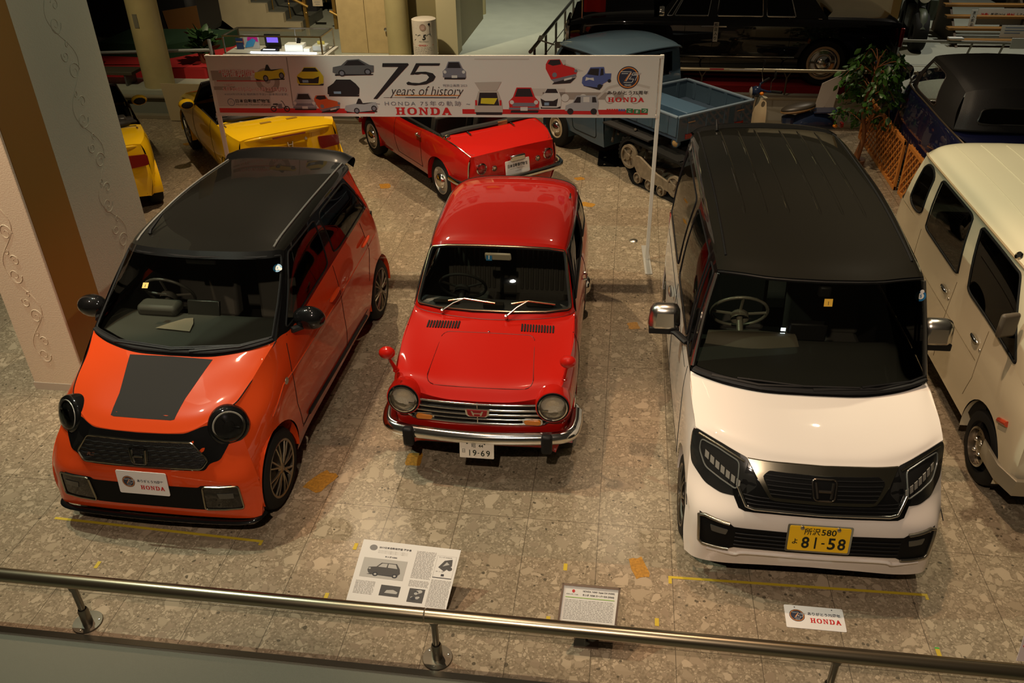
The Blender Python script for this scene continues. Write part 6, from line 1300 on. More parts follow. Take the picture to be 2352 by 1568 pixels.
# ---------------------------------------------------------------- blue truck with crawler tracks
def blue_truck():
    root = empty('crawler_truck', (-.40, 11.84, 0), 2.45); tag(root, 'grey-blue light truck with rear crawler tracks and open cargo bed', 'truck')
    m = paint('paint_truck', (.058, .098, .135), .42, .8); mi = mat('bed_inside', (.035, .060, .095), .5)
    # cab sides
    sd = [[(.56, -.45, .30), (.60, -.38, .30), (.615, -.30, .30), (.62, .35, .30), (.62, .7, .28), (.62, 1.0, .28)], [(.60, -.52, .55), (.635, -.42, .55), (.645, -.30, .55), (.645, .35, .55), (.645, .7, .55), (.645, 1.0, .55)], [(.59, -.50, .80), (.63, -.40, .80), (.645, -.28, .80), (.645, .35, .80), (.645, .7, .80), (.645, 1.0, .80)], [(.56, -.40, .98), (.60, -.30, .98), (.625, -.2, .98), (.63, .35, .98), (.63, .7, .98), (.63, 1.0, .98)]]
    G = crp(sd, 8, 9); G, keep = arch_cut(G, [(-.08, .27, .31)]); mb = MB(); mb.grid(G, keep=keep); arch_lip(mb, G, -.08, .27, .31, .64, .25); mb.mirror(); mb.sep('cab_body', m, root, smooth=50)
    panel('cab_front', [[(0, -.46, .98), (.3, -.45, .98), (.56, -.40, .98)], [(0, -.58, .80), (.3, -.57, .80), (.59, -.50, .80)], [(0, -.60, .55), (.3, -.59, .55), (.60, -.52, .55)], [(0, -.52, .28), (.3, -.51, .28), (.56, -.45, .30)]], m, root, 6)
    mb = MB(); sf = surf_fn(G, 1, 2, 0); mb.tube(cpath(rounded([(.28, .94), (.84, .94), (.84, .36), (.32, .36)], .06), sf, 1, 2, 0, .001, 3, True), .006, 5, closed=True); mb.mirror(); mb.sep('door_seam', rubber, root)
    # greenhouse
    bt = [(.56, -.40, .98), (.60, -.30, .98), (.63, .35, .98), (.63, .98, .98)]; tp = [(.53, -.10, 1.38), (.56, -.02, 1.385), (.585, .40, 1.395), (.575, .96, 1.39)]; md = [((a[0]+b[0])/2+.01, (a[1]+b[1])/2, (a[2]+b[2])/2) for a, b in zip(bt, tp)]
    side_windows(root, crp([bt, md, tp], 10, 12), [(.08, .90, .36, .60, .08, .03), (.08, .90, .66, .93, .08, .04)], m, glass_s, rubber)
    W = sym(crp([[(0, -.46, .98), (.3, -.45, .98), (.56, -.40, .98)], [(0, -.15, 1.38), (.3, -.14, 1.38), (.53, -.10, 1.38)]], 10)); ks = split(W, [(.1, .9, .06, .94, .1, .05)])
    mb = MB(); mb.grid(W, keep=ks[0]); mb.build('windscreen_surround', m, root); mb = MB(); mb.grid(W, keep=ks[1]); mb.build('windscreen', glass_s, root)
    mb = MB(); Bk = sym(crp([[(0, 1.0, .98), (.35, 1.0, .98), (.63, .99, .98)], [(0, .98, 1.39), (.35, .98, 1.39), (.575, .96, 1.39)]], 10)); ks = split(Bk, [(.25, .88, .14, .86, .1, .06)]); mb.grid(Bk, keep=ks[0]); mb.build('cab_back', m, root); mb = MB(); mb.grid(Bk, keep=ks[1]); mb.build('rear_window', glass_s, root)
    panel('cab_back_lower', [[(0, 1.0, .98), (.35, 1.0, .98), (.63, .99, .98)], [(0, 1.0, .30), (.35, 1.0, .30), (.62, 1.0, .28)]], m, root, 4)
    Rr = [[(0, -.22, 1.385), (.3, -.20, 1.385), (.50, -.15, 1.38), (.56, -.10, 1.375)], [(0, -.05, 1.46), (.3, -.04, 1.455), (.52, -.01, 1.43), (.595, .02, 1.385)], [(0, .42, 1.515), (.3, .42, 1.51), (.53, .42, 1.48), (.615, .42, 1.40)], [(0, .85, 1.49), (.3, .85, 1.485), (.53, .85, 1.455), (.61, .85, 1.395)], [(0, 1.05, 1.44), (.3, 1.05, 1.435), (.51, 1.03, 1.415), (.585, 1.0, 1.385)]]
    Rh, rf = panel('cab_roof', Rr, m, root, 7); mb = MB(); mb.tube(list(Rh[:, -1]), .011, 6); mb.mirror(); mb.tube(sym(Rh)[-1], .011, 6); mb.tube(sym(Rh)[0], .011, 6); mb.build('rain_gutter', m, rf)
    # cargo bed
    u0, u1, v0, v1, zb, zt = -.68, .53, 1.06, 2.24, .74, .975
    mb = MB(); mb.box(((u0+u1)/2, (v0+v1)/2, zb-.02), (u1-u0, v1-v0, .05)); bed = mb.build('cargo_bed', mi, root, bevel=.004)
    def gate(name, c, d, along):
        mb = MB(); mb.box(c, d); g = mb.build(name, m, root, bevel=.006)
        mb = MB(); n = 4
        for k in range(n):
            q = A(*c); q[along] += d[along]*(-.36+.72*k/(n-1)); s = A(.05, .05, d[2]*.9); s[1-along] = d[1-along]+.012; mb.box(q, s)
        mb.sep('stake', m, g, bevel=.004); mb = MB(); s = A(*d); s[2] = .022; s[1-along] += .014; mb.box(A(c[0], c[1], zt), s); mb.build('top_rail', mat('rail_lightblue', (.16, .22, .28), .4), g, bevel=.004); return g
    gate('side_gate', (u1, (v0+v1)/2, (zb+zt)/2), (.03, v1-v0, zt-zb), 1); gate('side_gate', (u0, (v0+v1)/2, (zb+zt)/2), (.03, v1-v0, zt-zb), 1)
    gate('tail_gate', ((u0+u1)/2, v1, (zb+zt)/2-.03), (u1-u0, .03, zt-zb+.06), 0); gate('front_gate', ((u0+u1)/2, v0, (zb+zt)/2), (u1-u0, .03, zt-zb), 0)
    mb = MB(); mb.box((-.05, 1.52, .82), (.34, .86, .13)); mb.build('engine_cover', mat('cover_blue', (.06, .12, .19), .45), bed, bevel=.01)
    for u in (.34, -.45):
        mb = MB(); mb.box((u, 2.262, .73), (.14, .02, .06)); mb.build('tail_reflector', mat('tail_red', (.25, .01, .01)), root, bevel=.004)
        mb = MB(); mb.box((u-.06*0, 2.265, .90), (.11, .014, .014)); mb.build('gate_latch', satin, root)
    mb = MB(); c = A(.50, 2.20, .655); mb.lathe([(.052, -.03), (.055, .012), (.045, .02)], c, (1, .2, 0), 20); l_ = mb.build('side_lamp', m, root); mb = MB(); mb.lathe([(.045, .01), (.025, .024), (.0005, .028)], c, (1, .2, 0), 16); mb.build('lamp_lens', mat('lens_amber_dim', (.40, .25, .10), .2), l_)
    mb = MB(); mb.tube([c+A(0, 0, .04), c+A(0, 0, .10)], .012, 6); mb.build('lamp_bracket', m, l_)
    # chassis, wheels, tracks
    mb = MB(); mb.box((0, 1.1, .42), (.5, 2.6, .12)); mb.box((0, 1.3, .58), (.8, 1.0, .25)); mb.box((0, .2, .30), (1.1, .8, .1)); mb.build('chassis', mat('chassis_black', (.015, .014, .013), .7), root)
    mb = MB()
    for k in range(9): a = A(.45, 1.0+k*.11, .5+.08*math.sin(k*2)); mb.tube([a, a+A(.12, .1, -.12*math.cos(k))], .018, 6)
    mb.build('linkage', mat('chassis_brown', (.05, .035, .02), .6), root)
    for u, s in ((-.56, -1), (.56, 1)):
        t = tyre(root, u, -.08, .27, .27, .16, .15, s); rim_disc(t, u+s*.062, -.08, .27, .152, s, mat('wheel_cream', (.50, .42, .28), .45), hub=chrome)
        # track: rubber belt round idler, sprocket and road wheels
        loop = []
        for cv, cw, r, a0, a1 in ((1.56, .36, .20, 95, 205), (1.72, .17, .155, 205, 265), (2.42, .17, .155, 275, 330), (2.44, .33, .20, -20, 85)):
            for a in np.linspace(a0, a1, 9): loop.append((cv+r*math.cos(R_(a)), cw+r*math.sin(R_(a))))
        mb = MB(); n = len(loop); Gk = []
        for uu, k in ((u-.10, 1), (u+.10, 1), (u+.10, .86), (u-.10, .86), (u-.10, 1)): Gk.append([A(uu, 2.0+(v-2.0)*(1 if k == 1 else .955), .27+(w-.27)*(1 if k == 1 else .90)) for v, w in loop])
        mb.grid(np.array(Gk), wrap=True)
        for k in range(0, n): v, w = loop[k]; d = unit(A(0, v-2.0, w-.27)); mb.box(A(u, v, max(w, .02)), (.20, .03, .03))
        mb.build('crawler_track', rubber, root, smooth=30)
        fr = mat('track_frame', (.20, .155, .10), .6, noise=.5, bscale=20)
        mb = MB(); x = u+s*.09; mb.prism([A(x, 1.62, .38), A(x, 1.78, .40), A(x, 2.10, .28), A(x, 2.48, .22), A(x, 2.44, .12), A(x, 1.78, .15), A(x, 1.70, .24)], (s*.03, 0, 0)); tf = mb.build('track_frame', fr, root, smooth=0, bevel=.006)
        for v, w, r in ((1.57, .34, .15), (1.76, .12, .07), (1.98, .10, .07), (2.20, .10, .07), (2.43, .22, .13)):
            mb = MB(); c = A(x+s*.02, v, w); mb.lathe([(r, -.03), (r, .01), (r*.8, .015), (r*.75, -.01), (r*.3, -.005), (r*.28, .03), (.0005, .032)], c, (s, 0, 0), 20)
            if r > .1:
                for k in range(5): a = k*1.257; mb.tube([c, c+A(0, r*.85*math.cos(a), r*.85*math.sin(a))], .013, 6)
            mb.build('track_wheel', fr, tf, smooth=40)
        mb = MB(); mb.box((u-s*.05, 1.45, .62), (.3, .9, .02)); mb.build('mudguard', mat('chassis_black', (.015, .014, .013)), root)
    return root
blue_truck()
o = empty('drip_sheet', (.30, 11.05, 0)); tag(o, 'shiny foil sheet lying on the floor under the blue truck', 'sheet')
mb = MB(); Gf = np.array([[A(-.62+.09*i, -.32+.09*j, .012+.012*math.sin(i*1.7+j*2.3)+.006*math.cos(i*3.1)) for i in range(14)] for j in range(8)]); mb.grid(Gf); mb.build('foil', mat('foil', (.55, .60, .62), .22, 1), o, smooth=60)

# ---------------------------------------------------------------- step-through scooter, side on
def scooter():
    root = empty('scooter', (2.10, 11.45, 0), 1.45); root.scale = (.92, .92, .92); tag(root, 'cream and navy step-through scooter parked behind the white microvan', 'scooter')
    cream = paint('scooter_cream', (.44, .35, .22), .35, .8); navy = paint('scooter_navy', (.012, .022, .055), .35, .8); sm = mat('scooter_seat_tan', (.20, .11, .035), .6)
    # local: v forward = -, the axis of travel is v (front at v<0)
    for v, nm in ((-.55, 'front_wheel'), (.50, 'rear_wheel')):
        t = tyre(root, 0, v, .21, .21, .12, .08, 1, nm); rim_disc(t, .03, v, .21, .125, 1, mat('wheel_silver', (.5, .48, .42))); rim_disc(t, -.03, v, .21, .125, -1, mat('wheel_silver', (.5, .48, .42)))
    sh = [[(0, -.50, .28), (.14, -.44, .28), (.19, -.36, .28)], [(0, -.50, .45), (.17, -.42, .45), (.23, -.32, .45)], [(0, -.46, .65), (.15, -.39, .65), (.21, -.31, .65)], [(0, -.40, .82), (.08, -.36, .82), (.13, -.31, .82)]]
    Gs, _ = panel('leg_shield', sh, cream, root, 6)
    mb = MB(); mb.tube(cr([(0, -.34, .84), (0, -.36, .60), (0, -.28, .36), (0, -.05, .28), (0, .22, .34)], 6), [.075]*6+[.085]*6+[.10]*6+[.11]*6+[.11], 12); mb.build('frame_tube', mat('scooter_pale', (.50, .47, .34), .4, 0, .5), root, smooth=60)
    mb = MB(); mb.box((0, -.10, .25), (.34, .42, .03)); mb.build('foot_board', mat('scooter_pale', (.5, .47, .34)), root, bevel=.01)
    mb = MB(); mb.tube(cr([(0, .12, .34), (0, .30, .46), (0, .55, .47), (0, .78, .40)], 6), [.12, .125, .13, .135, .14, .145, .15, .15, .15, .15, .145, .14, .135, .13, .12, .11, .09, .07, .05], 14); mb.build('rear_body', navy, root, smooth=60)
    mb = MB(); mb.tube(cr([(0, .08, .55), (0, .10, .44), (0, .2, .40)], 5), .10, 10); mb.build('seat_post_cover', navy, root)
    mb = MB(); mb.ell((0, .20, .68), (.13, .25, .055), 20, 10, rot=np.array([[1, 0, 0], [0, .98, -.18], [0, .18, .98]])); st = mb.build('saddle', mat('saddle_dark', (.05, .042, .03), .4), root, smooth=60); mb = MB(); mb.ell((0, .20, .655), (.135, .255, .045), 20, 8, rot=np.array([[1, 0, 0], [0, .98, -.18], [0, .18, .98]])); mb.build('saddle_skirt', sm, st, smooth=60)
    mb = MB(); mb.box((0, .58, .63), (.24, .36, .02)); mb.tube([(-.09, .5, .62), (-.08, .52, .5)], .01); mb.tube([(.09, .68, .62), (.08, .66, .5)], .01); mb.build('luggage_rack', navy, root, bevel=.006)
    for s in (-1, 1):
        mb = MB(); mb.ell((s*.11, .22, .37), (.05, .14, .085), 14, 8); mb.build('side_cover', paint('scooter_pink', (.58, .40, .26), .35), root, smooth=60)
        mb = MB(); mb.ell((s*.16, -.40, .93), (.03, .03, .025), 10, 8); mb.ell((s*.15, .72, .45), (.03, .035, .025), 10, 8); mb.build('indicator', mat('amber_bright', (.75, .22, .01), .25), root)
    mb = MB(); mb.ell((0, -.44, .92), (.09, .085, .075), 16, 10); h = mb.build('headlamp_shell', navy, root, smooth=60); mb = MB(); mb.lathe([(.07, 0), (.05, .015), (.0005, .02)], A(0, -.51, .915), (0, -1, 0), 18); mb.build('headlamp_glass', mat('lamp_reflector', (.72, .66, .56)), h)
    mb = MB(); mb.tube([(-.32, -.22, .99), (-.20, -.34, .97), (0, -.40, .95), (.20, -.34, .97), (.32, -.22, .99)], .016, 8); hb = mb.build('handlebar', navy, root)
    for s in (-1, 1):
        mb = MB(); mb.tube([(s*.25, -.29, .985), (s*.36, -.18, 1.0)], .02, 8); mb.build('grip', rubber, hb); mb = MB(); mb.tube([(s*.22, -.30, .99), (s*.26, -.32, 1.12), (s*.30, -.30, 1.18)], .006, 6); mr = mb.build('mirror_arm', chrome, hb); mb = MB(); mb.ell((s*.31, -.29, 1.23), (.05, .012, .055), 14, 8); mb.build('mirror_head', blackpl, mr)
    mb = MB(); mb.box((0, .86, .42), (.10, .05, .07)); mb.build('tail_lamp', mat('tail_red', (.25, .01, .01)), root, bevel=.01)
    mb = MB(); mb.tube([(0, -.44, .85), (0, -.55, .3)], .035, 8); mb.box((0, .2, .2), (.2, .3, .12)); mb.build('engine_fork', satin, root)
    mb = MB(); mb.tube([(-.06, .1, .18), (-.16, .12, .005)], .01); mb.tube([(.06, .1, .18), (.16, .12, .005)], .01); mb.build('centre_stand', blackpl, root)
scooter()
o = empty('info_board', (2.72, 11.92, 0)); tag(o, 'plain pale board leaning behind the scooter', 'board')
mb = MB(); mb.prism([(-.20, 0, .02), (.06, 0, .02), (.17, .10, .93), (-.07, .10, .80)], (.006, -.012, 0)); mb.build('board', mat('board_pale', (.52, .46, .40), .5), o, smooth=0); mb = MB(); mb.tube([(.0, .02, .5), (.02, .22, .01)], .012); mb.build('board_leg', satin, o)
o = empty('info_board', (-6.72, 12.10, 0)); tag(o, 'blank cream board standing left of the yellow roadster', 'board')
mb = MB(); mb.prism([(-.30, .04, .012), (.24, .04, .012), (.34, -.02, .60), (-.30, -.02, .60)], (0, .014, 0)); mb.build('board', mat('board_cream', (.46, .37, .22), .6), o, smooth=0); mb = MB(); mb.box((.02, -.012, .25), (.09, .004, .13)); mb.build('board_patch', mat('board_patch', (.34, .28, .19), .6), o); mb = MB(); mb.tube([(0, .04, .4), (0, .16, .012)], .012); mb.build('board_leg', satin, o)

# ---------------------------------------------------------------- long black limousine on the red platform
def limousine():
    o = empty('display_platform', (2.0, 14.1, .4)); tag(o, 'long low platform covered in red carpet under the black limousine', 'platform')
    mb = MB(); mb.box((-.6, .05, .045), (4.7, 2.4, .09)); mb.build('platform_carpet', mat('carpet_red', (.33, .006, .008), .9, bump=.4, bscale=120), o, smooth=0)
    mb = MB(); mb.prism([(1.50, -1.08, .095), (1.80, -1.18, .0), (1.98, -.80, .0), (1.66, -.80, .095)], (0, 0, .01)); mb.build('ramp_flap', mat('flap_red', (.60, .05, .07), .7), o, smooth=0)
    root = empty('limousine', (-.15, 13.87, .492), math.pi/2); tag(root, 'long black chauffeur limousine with chrome trim on a red carpet', 'car')
    # local frame: v runs from the front axle to the tail; after the turn v points along +X and u towards the viewer
    m = paint('paint_limo', (.006, .006, .007), .22, 1)
    vs_ = [-.72, -.45, 0, .5, 1.0, 1.6, 2.2, 2.95, 3.5, 3.85, 4.0]; hw = [.80, .88, .90, .90, .90, .90, .90, .90, .885, .85, .78]; top = [.86, .92, .95, .955, .955, .955, .95, .94, .93, .90, .86]
    rows, G, sf, body = body_sides(root, vs_, hw, top, .24, m, [(0, .34, .37), (2.98, .34, .37)], prof=[(.92, 0), (.98, .2), (1, .45), (1.0, .7), (.985, .9), (.95, 1)], seams=[[(.95, .9), (.95, .3)], [(1.36, .92), (1.36, .28)], [(2.45, .92), (2.45, .3)]])
    e = rows[-1]; k = lambda j, d: [(0, e[j][1], e[j][2]+d), (e[j][0]*.5, e[j][1], e[j][2]+d*.95), (e[j][0]*.88, e[j][1], e[j][2]+d*.6), e[j]]
    panel('bonnet', [k(0, .01), k(1, .05), k(2, .06), k(3, .07)], m, root, 7); panel('boot_lid', [k(7, .05), k(8, .05), k(9, .04), k(10, .01)], m, root, 7)
    panel('nose_panel', [k(0, .01), [(0, -.78, .6), (.4, -.78, .6), (.7, -.75, .6), (rows[2][0][0], -.72, .55)], [(0, -.74, .26), (.4, -.74, .26), (.7, -.73, .26), rows[0][0]]], m, root, 6)
    panel('tail_panel', [k(10, .01), [(0, 4.07, .6), (.4, 4.07, .6), (.7, 4.04, .6), (rows[2][-1][0], 4.0, .55)], [(0, 4.03, .26), (.4, 4.03, .26), (.7, 4.02, .26), rows[0][-1]]], m, root, 6)
    bt = [(.855, .55, .955), (.855, 1.0, .955), (.855, 1.6, .955), (.85, 2.3, .95), (.84, 2.95, .945)]; tp = [(.66, .95, 1.42), (.68, 1.15, 1.46), (.69, 1.6, 1.48), (.68, 2.2, 1.47), (.66, 2.55, 1.43)]; md = [((a[0]+b[0])/2+.015, (a[1]+b[1])/2, (a[2]+b[2])/2) for a, b in zip(bt, tp)]
    side_windows(root, crp([bt, md, tp], 10, 14), [(.04, .90, .07, .115, .02, .01), (.04, .90, .135, .37, .03, .01), (.04, .90, .42, .66, .03, .01), (.04, .90, .68, .83, .03, .01)], m, glass('limo_glass', (.16, .16, .14)), mat('chrome', (.78, .77, .74)), tr=.010)
    pr = [[(0, .92, 1.42), (.4, .93, 1.42), (.66, .95, 1.42)], [(0, 1.15, 1.50), (.4, 1.15, 1.49), (.68, 1.15, 1.46)], [(0, 1.6, 1.52), (.4, 1.6, 1.51), (.69, 1.6, 1.48)], [(0, 2.2, 1.51), (.4, 2.2, 1.5), (.68, 2.2, 1.47)], [(0, 2.6, 1.45), (.4, 2.59, 1.445), (.66, 2.55, 1.43)]]; panel('roof', pr, m, root, 6)
    mb = MB(); mb.grid(sym(crp([[(0, .45, .98), (.45, .47, .98), (.855, .55, .955)], [(0, .92, 1.42), (.4, .93, 1.42), (.66, .95, 1.42)]], 8))); mb.build('windscreen', glass_s, root); mb = MB(); mb.grid(sym(crp([[(0, 2.6, 1.45), (.4, 2.59, 1.445), (.66, 2.55, 1.43)], [(0, 3.1, .99), (.45, 3.08, .985), (.84, 2.95, .945)]], 8))); mb.build('rear_window', glass_s, root)
    for s in (-1, 1):
        mb = MB(); mb.tube([A(s*p[0], p[1], p[2]) for p in cpath([(.42, .42), (2.55, .42)], sf, 1, 2, 0, .006)], .012, 6); mb.build('sill_trim', chrome, body); mb = MB(); mb.tube([A(s*p[0], p[1], p[2]) for p in cpath([(3.38, .42), (3.95, .44)], sf, 1, 2, 0, .006)], .014, 6); mb.build('rear_trim', chrome, body)
        for v in (1.28, 1.46):
            mb = MB(); q = cpath([(v-.10, .84), (v+.08, .84)], sf, 1, 2, 0, .018); mb.tube([A(s*p[0], p[1], p[2]) for p in q], .012, 6); mb.build('door_handle', chrome, root)
        mb = MB(); mb.box((s*.84, 4.0, .70), (.05, .05, .26)); mb.build('tail_lamp', mat('tail_red', (.25, .01, .01)), root, bevel=.01); mb = MB(); mb.lathe([(.10, -.02), (.10, .02), (.0005, .03)], A(s*.68, -.76, .68), (0, -1, 0), 20); mb.build('headlight', mat('lamp_reflector', (.72, .66, .56)), root)
        mb = MB(); c = A(s*.82, .62, 1.02); mb.lathe([(.075, -.05), (.08, 0), (.075, .02)], c, (0, 1, 0), 20); mb.tube([c, c+A(-s*.02, -.02, -.10)], .012); mb.build('door_mirror', chrome, root)
    mb = MB(); mb.tube(cr([(-.9, -.45, .38), (-.86, -.74, .38), (0, -.84, .38), (.86, -.74, .38), (.9, -.45, .38)], 6), .06, 10); mb.build('front_bumper', chrome, root); mb = MB(); mb.tube(cr([(-.9, 3.6, .38), (-.86, 4.02, .38), (0, 4.1, .38), (.86, 4.02, .38), (.9, 3.6, .38)], 6), .05, 10); mb.build('rear_bumper', chrome, root)
    mb = MB(); mb.box((0, -.80, .62), (.8, .05, .3)); mb.build('radiator_grille', chrome, root, bevel=.02)
    for u, v, s in ((-.76, 0, -1), (.76, 0, 1), (-.76, 2.98, -1), (.76, 2.98, 1)):
        t = tyre(root, u, v, .335, .335, .20, .19, s, white=1); rim_disc(t, u+s*.075, v, .335, .20, s, chrome, hub=chrome)
    mb = MB(); mb.box((0, 1.6, .28), (1.4, 4.2, .08)); mb.box((0, 1.9, .42), (1.6, 2.2, .05)); mb.build('underbody', rubber, root); seat(root, -.35, 1.2, .55, .6, seatm, .6); seat(root, .35, 1.2, .55, .6, seatm, .6)
    o = empty('door_tag', (1.245, 12.972, 1.12)); tag(o, 'narrow white tag with vertical writing hanging on the limousine door', 'tag')
    pl = Plane(A(-.035, 0, 0), A(1, 0, 0), A(0, 0, 1)); mb = MB(); mb.prism([pl.p(0, 0, 0), pl.p(.07, 0, 0), pl.p(.07, .27, 0), pl.p(0, .27, 0)], pl.n*.004); mb.build('card', mat('card_white', (.6, .58, .5), .5), o, smooth=0); mb = MB()
    for k2, ch in enumerate('禁止入り'): pl.text(mb, ch, .035, .235-k2*.062, h=.046, bold=.03, e=.006, center=True)
    mb.build('card_lettering', inkm, o, smooth=0)
    mb = MB(); mb.tube([(.78, -.55, .90), (.78, -.55, 1.36)], .008); fl = mb.build('flag_staff', chrome, root); mb = MB(); mb.grid(np.array([[A(.78+.02*math.sin(i*1.3), -.53+.04*i, 1.0+.10*j) for i in range(9)] for j in range(4)])); mb.build('flag_cloth', mat('flag_red', (.5, .01, .01), .8), fl)
limousine()

# ---------------------------------------------------------------- dark blue vintage saloon with black fabric roof
def vintage():
    root = empty('vintage_car', (4.17, 12.05, 0), math.pi); fz = len(col.objects); tag(root, 'dark blue vintage car with black fabric roof behind the cream van', 'car')
    m = paint('paint_vintage', (.010, .012, .045), .3, 1); soft = mat('fabric_roof', (.020, .019, .020), .55, bump=.15, bscale=120)
    # local: front axle at 0, v towards the tail (towards the viewer), u>0 is the picture's left
    sd = [[(.55, -.4, .35), (.70, .2, .32), (.74, 1.0, .32), (.75, 2.0, .32), (.74, 2.8, .34), (.66, 3.25, .38)], [(.50, -.5, .65), (.66, .2, .62), (.75, 1.0, .62), (.76, 2.0, .62), (.75, 2.8, .62), (.66, 3.35, .60)], [(.40, -.5, .92), (.52, .2, .95), (.72, 1.0, .98), (.755, 2.0, 1.02), (.74, 2.8, .98), (.62, 3.3, .84)], [(.34, -.5, 1.0), (.46, .2, 1.04), (.68, 1.0, 1.08), (.735, 2.0, 1.10), (.71, 2.8, 1.06), (.58, 3.2, .95)]]
    G = crp(sd, 7, 8); mb = MB(); mb.grid(G); mb.mirror(); b = mb.sep('body', m, root, smooth=60); mb = MB(); mb.tube([p+A(.006, 0, 0) for p in G[-1]], .010, 6); mb.mirror(); mb.sep('belt_moulding', mat('moulding_brown', (.22, .17, .12), .3, .7), b)
    panel('bonnet', [[(0, -.55, 1.06), (.2, -.53, 1.04), (.34, -.5, 1.0)], [(0, .2, 1.12), (.28, .2, 1.10), (.46, .2, 1.04)], [(0, .95, 1.16), (.4, .97, 1.14), (.68, 1.0, 1.08)]], m, root, 6); panel('tail_panel', [[(0, 2.85, 1.10), (.4, 2.85, 1.09), (.71, 2.8, 1.06)], [(0, 3.30, .98), (.35, 3.28, .97), (.58, 3.2, .95)], [(0, 3.42, .62), (.4, 3.4, .61), (.66, 3.35, .60)], [(0, 3.32, .38), (.4, 3.3, .38), (.66, 3.25, .38)]], m, root, 7)
    # soft top
    bt = [(.67, 1.05, 1.08), (.72, 1.5, 1.09), (.735, 2.0, 1.10), (.73, 2.45, 1.08), (.70, 2.78, 1.07)]; tp = [(.58, 1.35, 1.56), (.62, 1.6, 1.59), (.64, 1.95, 1.60), (.64, 2.3, 1.57), (.60, 2.58, 1.47)]; md = [((a[0]+b[0])/2+.025, (a[1]+b[1])/2, (a[2]+b[2])/2) for a, b in zip(bt, tp)]
    S = crp([bt, md, tp], 10, 12); side_windows(root, S, [(.10, .88, .12, .60, .10, .06)], soft, glass_d, mat('frame_dkbrown', (.06, .045, .04), .4), 'soft_top_side')
    panel('soft_top_roof', [[(0, 1.30, 1.60), (.3, 1.31, 1.59), (.50, 1.33, 1.575), (.58, 1.35, 1.56)], [(0, 1.6, 1.67), (.3, 1.6, 1.665), (.53, 1.6, 1.63), (.62, 1.6, 1.59)], [(0, 1.95, 1.69), (.3, 1.95, 1.685), (.55, 1.95, 1.65), (.64, 1.95, 1.60)], [(0, 2.35, 1.66), (.3, 2.35, 1.655), (.55, 2.33, 1.62), (.64, 2.3, 1.57)], [(0, 2.68, 1.56), (.3, 2.67, 1.555), (.50, 2.63, 1.52), (.60, 2.58, 1.47)]], soft, root, 7)
    Bk = sym(crp([[(0, 2.68, 1.56), (.3, 2.67, 1.555), (.50, 2.63, 1.52), (.60, 2.58, 1.47)], [(0, 2.86, 1.32), (.3, 2.85, 1.32), (.55, 2.80, 1.30), (.66, 2.72, 1.27)], [(0, 2.92, 1.10), (.4, 2.91, 1.10), (.6, 2.86, 1.09), (.70, 2.78, 1.07)]], 10)); q = (.40, .80, .22, .78, .10, .06); ks = split(Bk, [q]); mb = MB(); mb.grid(Bk, keep=ks[0]); mb.build('soft_top_back', soft, root, smooth=60)
    mb = MB(); mb.grid(Bk, keep=ks[1]); g = mb.build('rear_window', glass_s, root); mb = MB(); pa = rrect(*q, 5); pa.append(pa[0]); mb.tube(gpath(Bk, pa, .004, 4)[:-1], .012, 6, closed=True); mb.build('window_rim', mat('rim_black', (.03, .03, .03), .3), g)
    mb = MB(); mb.tube([p+A(0, .01, .01) for p in Bk[-1]], .012, 6); mb.build('top_edge_trim', blackpl, root); mb = MB(); mb.lathe([(.04, -.02), (.035, .03), (.0005, .04)], A(.0, 3.0, 1.10), (0, .4, 1), 14); mb.build('boot_handle', chrome, root)
    for s in (-1, 1):
        mb = MB(); mb.tube(cr([(s*.60, 2.1, .40), (s*.68, 2.3, .72), (s*.70, 2.7, .80), (s*.68, 3.05, .68), (s*.64, 3.25, .40)], 6), .08, 10, flat=1); mb.build('rear_wing', m, root, smooth=60); mb = MB(); mb.tube(cr([(s*.58, -.75, .45), (s*.64, -.45, .76), (s*.67, 0, .80), (s*.67, .45, .62), (s*.67, .75, .38)], 6), .09, 10); mb.build('front_wing', m, root, smooth=60)
        mb = MB(); mb.ell((s*.48, -.62, .98), (.11, .13, .11), 16, 10); mb.build('headlamp', mat('lamp_black', (.01, .01, .01), .15, 0, 1), root, smooth=60); mb = MB(); mb.tube([(s*.68, 1.05, 1.1), (s*.73, 1.0, 1.25)], .01); mb.lathe([(.05, 0), (.045, .02), (.0005, .025)], A(s*.74, 1.0, 1.28), (0, -1, .1), 14); mb.build('side_mirror', chrome, root)
    for ob in col.objects[fz:]:
        for q in ob.data.vertices:
            if q.co.y < 1: q.co.y = 1-(1-q.co.y)*.58
            if q.co.z > 1.05: q.co.z = 1.05+(q.co.z-1.05)*.86
    for u, v, s in ((-.60, .42, -1), (.60, .42, 1), (-.60, 2.7, -1), (.60, 2.7, 1)):
        t = tyre(root, u, v, .34, .34, .21, .14, s); rim_disc(t, u+s*.06, v, .34, .21, s, mat('wheel_dark', (.08, .08, .1), .4))
    mb = MB(); mb.box((0, 1.4, .36), (1.2, 3.4, .06)); mb.build('underbody', rubber, root); seat(root, 0, 1.9, .7, 1.2, seatm, .5); steering(root, -.33, 1.4, 1.1, .2, rubber, 30)
vintage()

